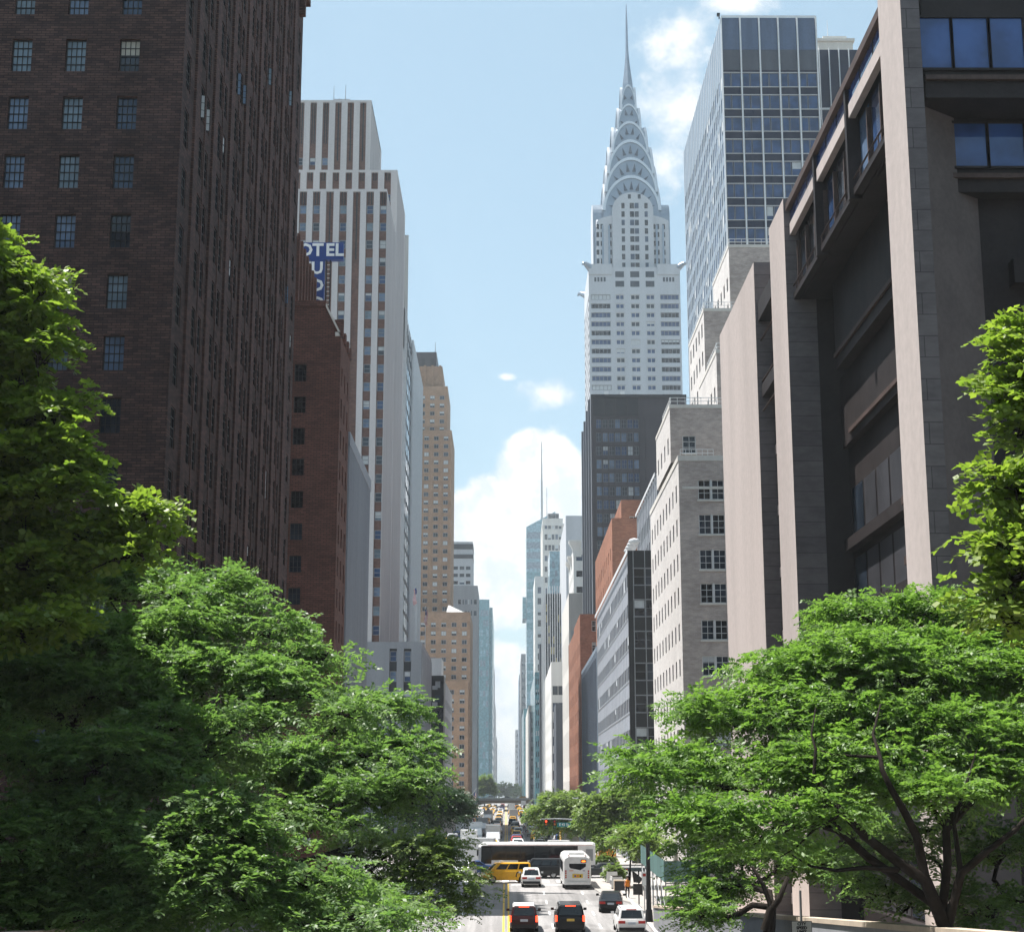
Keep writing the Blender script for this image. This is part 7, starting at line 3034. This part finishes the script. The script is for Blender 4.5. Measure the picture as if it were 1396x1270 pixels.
RC = stagger([(1310, 1150, 100, 45), (1390, 1170, 80, 60), (1230, 1165, 80, 45), (1350, 1235, 90, 50), (1270, 1225, 60, 40), (1190, 1210, 40, 30)], 47, 1150, 1.0, 3, 3)
tree('honey_locust', 'shaded honey locust behind the large one at the lower right corner', (14.0, 49, tz(49)), RC, seed=5, trunk_r=.2, **{**LOCUST, 'mt': 'locust_leaf_cool', 'dens': 22})
# ---- right: broad leaved tree at the picture's edge
MAPLE = dict(mt='maple_leaf', ll=.17, lw=.085, sl=.45, nl=8, dens=25, clump=.42, droop=.35)
RD = stagger([(1409, 455, 32, 32), (1386, 540, 36, 30), (1416, 510, 40, 40), (1419, 590, 40, 40), (1379, 660, 34, 32), (1416, 690, 50, 50), (1389, 745, 36, 36), (1384, 800, 34, 36), (1424, 790, 60, 60), (1474, 560, 70, 120), (1484, 760, 80, 120), (1404, 850, 60, 50)], 35, 455, 0.6, 8, 3, .22)
tree('maple_tree', 'yellow green broad leaved tree climbing the right edge above the honey locust', (14.2, 33.5, tz(33.5)), RD, seed=6, trunk_r=.28, **MAPLE)
# ---- left: broad leaved tree at the edge
LA = stagger([(15, 790, 90, 60), (80, 770, 60, 44), (30, 850, 80, 50), (-9, 345, 42, 50), (31, 385, 40, 36), (6, 440, 62, 52), (54, 440, 26, 30), (-4, 540, 78, 62), (71, 560, 38, 34), (51, 605, 52, 40), (6, 640, 86, 60), (46, 690, 80, 50), (-64, 460, 90, 140), (-64, 700, 110, 130), (180, 705, 38, 26), (170, 745, 50, 34), (36, 780, 90, 50), (21, 500, 60, 50), (86, 640, 40, 40), (-4, 400, 60, 50), (76, 720, 70, 40), (-4, 600, 80, 60), (36, 470, 50, 40)], 42, 345, 0.6, 9, 3, .22)
tree('maple_tree', 'yellow green broad leaved tree climbing the left edge in front of the dark brick tower', (-13.2, 41, tz(41)), LA, seed=7, trunk_r=.26, **{**MAPLE, 'dens': 30})
# ---- left: honey locusts
LCOOL = {**LOCUST, 'mt': 'locust_leaf_cool'}
LB = stagger([(120, 790, 100, 60), (240, 800, 95, 42), (330, 845, 75, 42), (200, 870, 120, 60), (70, 900, 110, 80), (300, 915, 100, 50), (395, 910, 70, 40), (150, 980, 130, 70), (420, 965, 85, 42), (280, 1010, 110, 52), (120, 870, 110, 50), (60, 960, 100, 60), (200, 930, 120, 60)], 46.5, 790, 2.8, 4, 3, .28)
tree('honey_locust', 'tall honey locust spreading in front of the dark brick tower at left', (-12.0, 43, tz(43)), LB, seed=8, trunk_r=.32, **LCOOL)
LC = stagger([(500, 985, 75, 36), (545, 1020, 50, 34), (460, 1030, 90, 44), (530, 1075, 60, 40), (400, 1060, 80, 42), (565, 1060, 38, 40), (350, 1040, 60, 36), (500, 1092, 50, 32), (385, 1105, 60, 30), (455, 1118, 50, 26), (440, 1070, 60, 36)], 53.5, 985, 2.8, 5, 3, .25)
tree('honey_locust', 'honey locust leaning over the roadway at left with a bright sunlit edge', (-11.8, 53, tz(53)), LC, seed=9, trunk_r=.28, **LCOOL)
LD = stagger([(80, 1030, 120, 70), (230, 1090, 110, 60), (90, 1140, 130, 70), (230, 1180, 120, 60), (320, 1120, 70, 46), (340, 1175, 52, 40), (60, 1230, 120, 60), (330, 1240, 90, 50), (190, 1250, 110, 50), (420, 1215, 52, 40), (455, 1260, 60, 30)], 39.5, 1030, 0.8, 6, 3, .15)
tree('honey_locust', 'low shaded honey locust filling the lower left corner', (-11.4, 38, tz(38)), LD, seed=10, trunk_r=.26, **LCOOL)
LE = stagger([(560, 1160, 60, 26), (596, 1160, 34, 22), (510, 1158, 48, 22), (600, 1195, 50, 22), (585, 1180, 40, 20), (555, 1205, 50, 26), (618, 1228, 30, 18)], 61, 1158, 2.0, 7, 3, .18)
tree('honey_locust', 'small pale honey locust over the left roadway near the yellow line', (-11.2, 60, tz(60)), LE, seed=11, trunk_r=.18, **{**LOCUST, 'mt': 'street_leaf', 'dens': 30})
LF = [lobe(500, 1245, 58, 60, 34), lobe(560, 1265, 57, 46, 26), lobe(440, 1290, 52, 60, 30)]
tree('honey_locust', 'low honey locust at the bottom edge left of the roadway', (-11.3, 57, tz(57)), LF, seed=12, trunk_r=.16, **{**LOCUST, 'dens': 20})

# ---- street trees further on
FARLEAF = dict(ll=.34, lw=.10, sl=.8, nl=8, clump=.7)
ST = [('street tree with a pale green crown just right of the coach, at the near corner', (11.8, 183), [lobe(838, 1120, 182, 40, 36), lobe(866, 1118, 181, 28, 40), lobe(818, 1112, 182, 24, 26), lobe(845, 1150, 180, 36, 22), lobe(852, 1096, 182, 26, 18)]),
      ('street tree with a pale green crown behind the traffic light arm', (11.4, 214), [lobe(768, 1105, 213, 32, 24), lobe(745, 1116, 214, 22, 20), lobe(785, 1110, 212, 26, 26), lobe(770, 1130, 213, 34, 18)]),
      ('small street tree leaning past the dark pole on the right pavement', (11.2, 150), [lobe(868, 1148, 150, 24, 20), lobe(885, 1160, 148, 26, 18)])]
for i, (lb, (x, y), lo) in enumerate(ST):
    tree('street_tree', lb, (x, y, gz(y) + .1), lo, 'street_leaf', dens=12, seed=20 + i, trunk_r=.14, group='trees along the right pavement', **FARLEAF)
SL = [('dark leaved street tree nearest the coach on the left pavement', (-12.2, 200), [lobe(600, 1118, 200, 34, 34), lobe(570, 1110, 198, 34, 40), lobe(618, 1100, 202, 22, 22)]),
      ('second dark leaved street tree on the left pavement', (-12.4, 236), [lobe(612, 1100, 236, 22, 24), lobe(630, 1112, 238, 14, 16), lobe(590, 1096, 236, 26, 26)]),
      ('third dark leaved street tree on the left pavement, below the tan tower', (-12.6, 280), [lobe(628, 1098, 280, 13, 14), lobe(612, 1090, 280, 16, 14)])]
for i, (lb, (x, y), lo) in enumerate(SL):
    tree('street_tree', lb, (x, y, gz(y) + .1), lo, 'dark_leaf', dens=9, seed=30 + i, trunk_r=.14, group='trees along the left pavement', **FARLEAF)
BIGLEAF = dict(ll=.9, lw=.3, sl=1.6, nl=7, clump=1.4)
tree('street_tree', 'hazy green tree above the left end of the far stone bridge', (-12.0, 885, gz(885)), [lobe(662, 1068, 885, 8, 11), lobe(668, 1078, 885, 7, 9), lobe(657, 1080, 885, 6, 8)], 'street_leaf', dens=3, seed=40, trunk_r=.3, twig=False, **BIGLEAF)
# far park trees closing the street, too small to tell apart
g = np.random.default_rng(50)
V = foliage([lobe(680, 1080, 1500, 9, 8), lobe(690, 1078, 1500, 9, 9), lobe(700, 1080, 1500, 8, 8), lobe(708, 1082, 1480, 6, 6)], .35, 2.2, .9, 3.5, 7, g, 3.0)
o = bpy.data.objects.new('far_trees', quads_mesh('far_trees', V, 'street_leaf')); COL.objects.link(o)
tag(o, 'hazy mass of green trees at the end of the street', 'trees', kind='stuff')


# ---- shrubs behind the planters
def shrub(label, px, py, rx, rz):
    Y = Yroad(py + rz)
    g = np.random.default_rng(int(px))
    lo = [lobe(px, py, Y, rx, rz), lobe(px - rx * .5, py + rz * .3, Y, rx * .6, rz * .7), lobe(px + rx * .5, py + rz * .2, Y, rx * .6, rz * .7)]
    b = (lo[0][0], Y, gz(Y) + .15)
    tree('shrub', label, b, lo, 'street_leaf', dens=40, ll=.2, lw=.07, sl=.3, nl=8, seed=int(px), clump=.25, trunk_r=.04, twig=False, cat='shrub', group='shrubs behind the white planters')


shrub('leafy green shrub behind the far white planters', 826, 1176, 11, 11)
shrub('leafy green shrub behind the nearest white planters', 838, 1192, 11, 11)

# ------------------------------------------------------------------ air
hz = bpy.data.materials.new('haze_air')
hz.use_nodes = True
t = NT(hz.node_tree)
out = t.n('ShaderNodeOutputMaterial')
pv = t.n('ShaderNodeVolumePrincipled')
pv.inputs['Color'].default_value = (0.86, 0.94, 1.0, 1)
pv.inputs['Density'].default_value = 0.00016
pv.inputs['Anisotropy'].default_value = 0.2
t.l(pv.outputs[0], out.inputs['Volume'])
MATS['haze_air'] = hz
mb = MB()
mb.box(-3600, 3600, -320, 4600, -8, 328, 'haze_air')
tag(mb.build('haze'), kind='stuff')
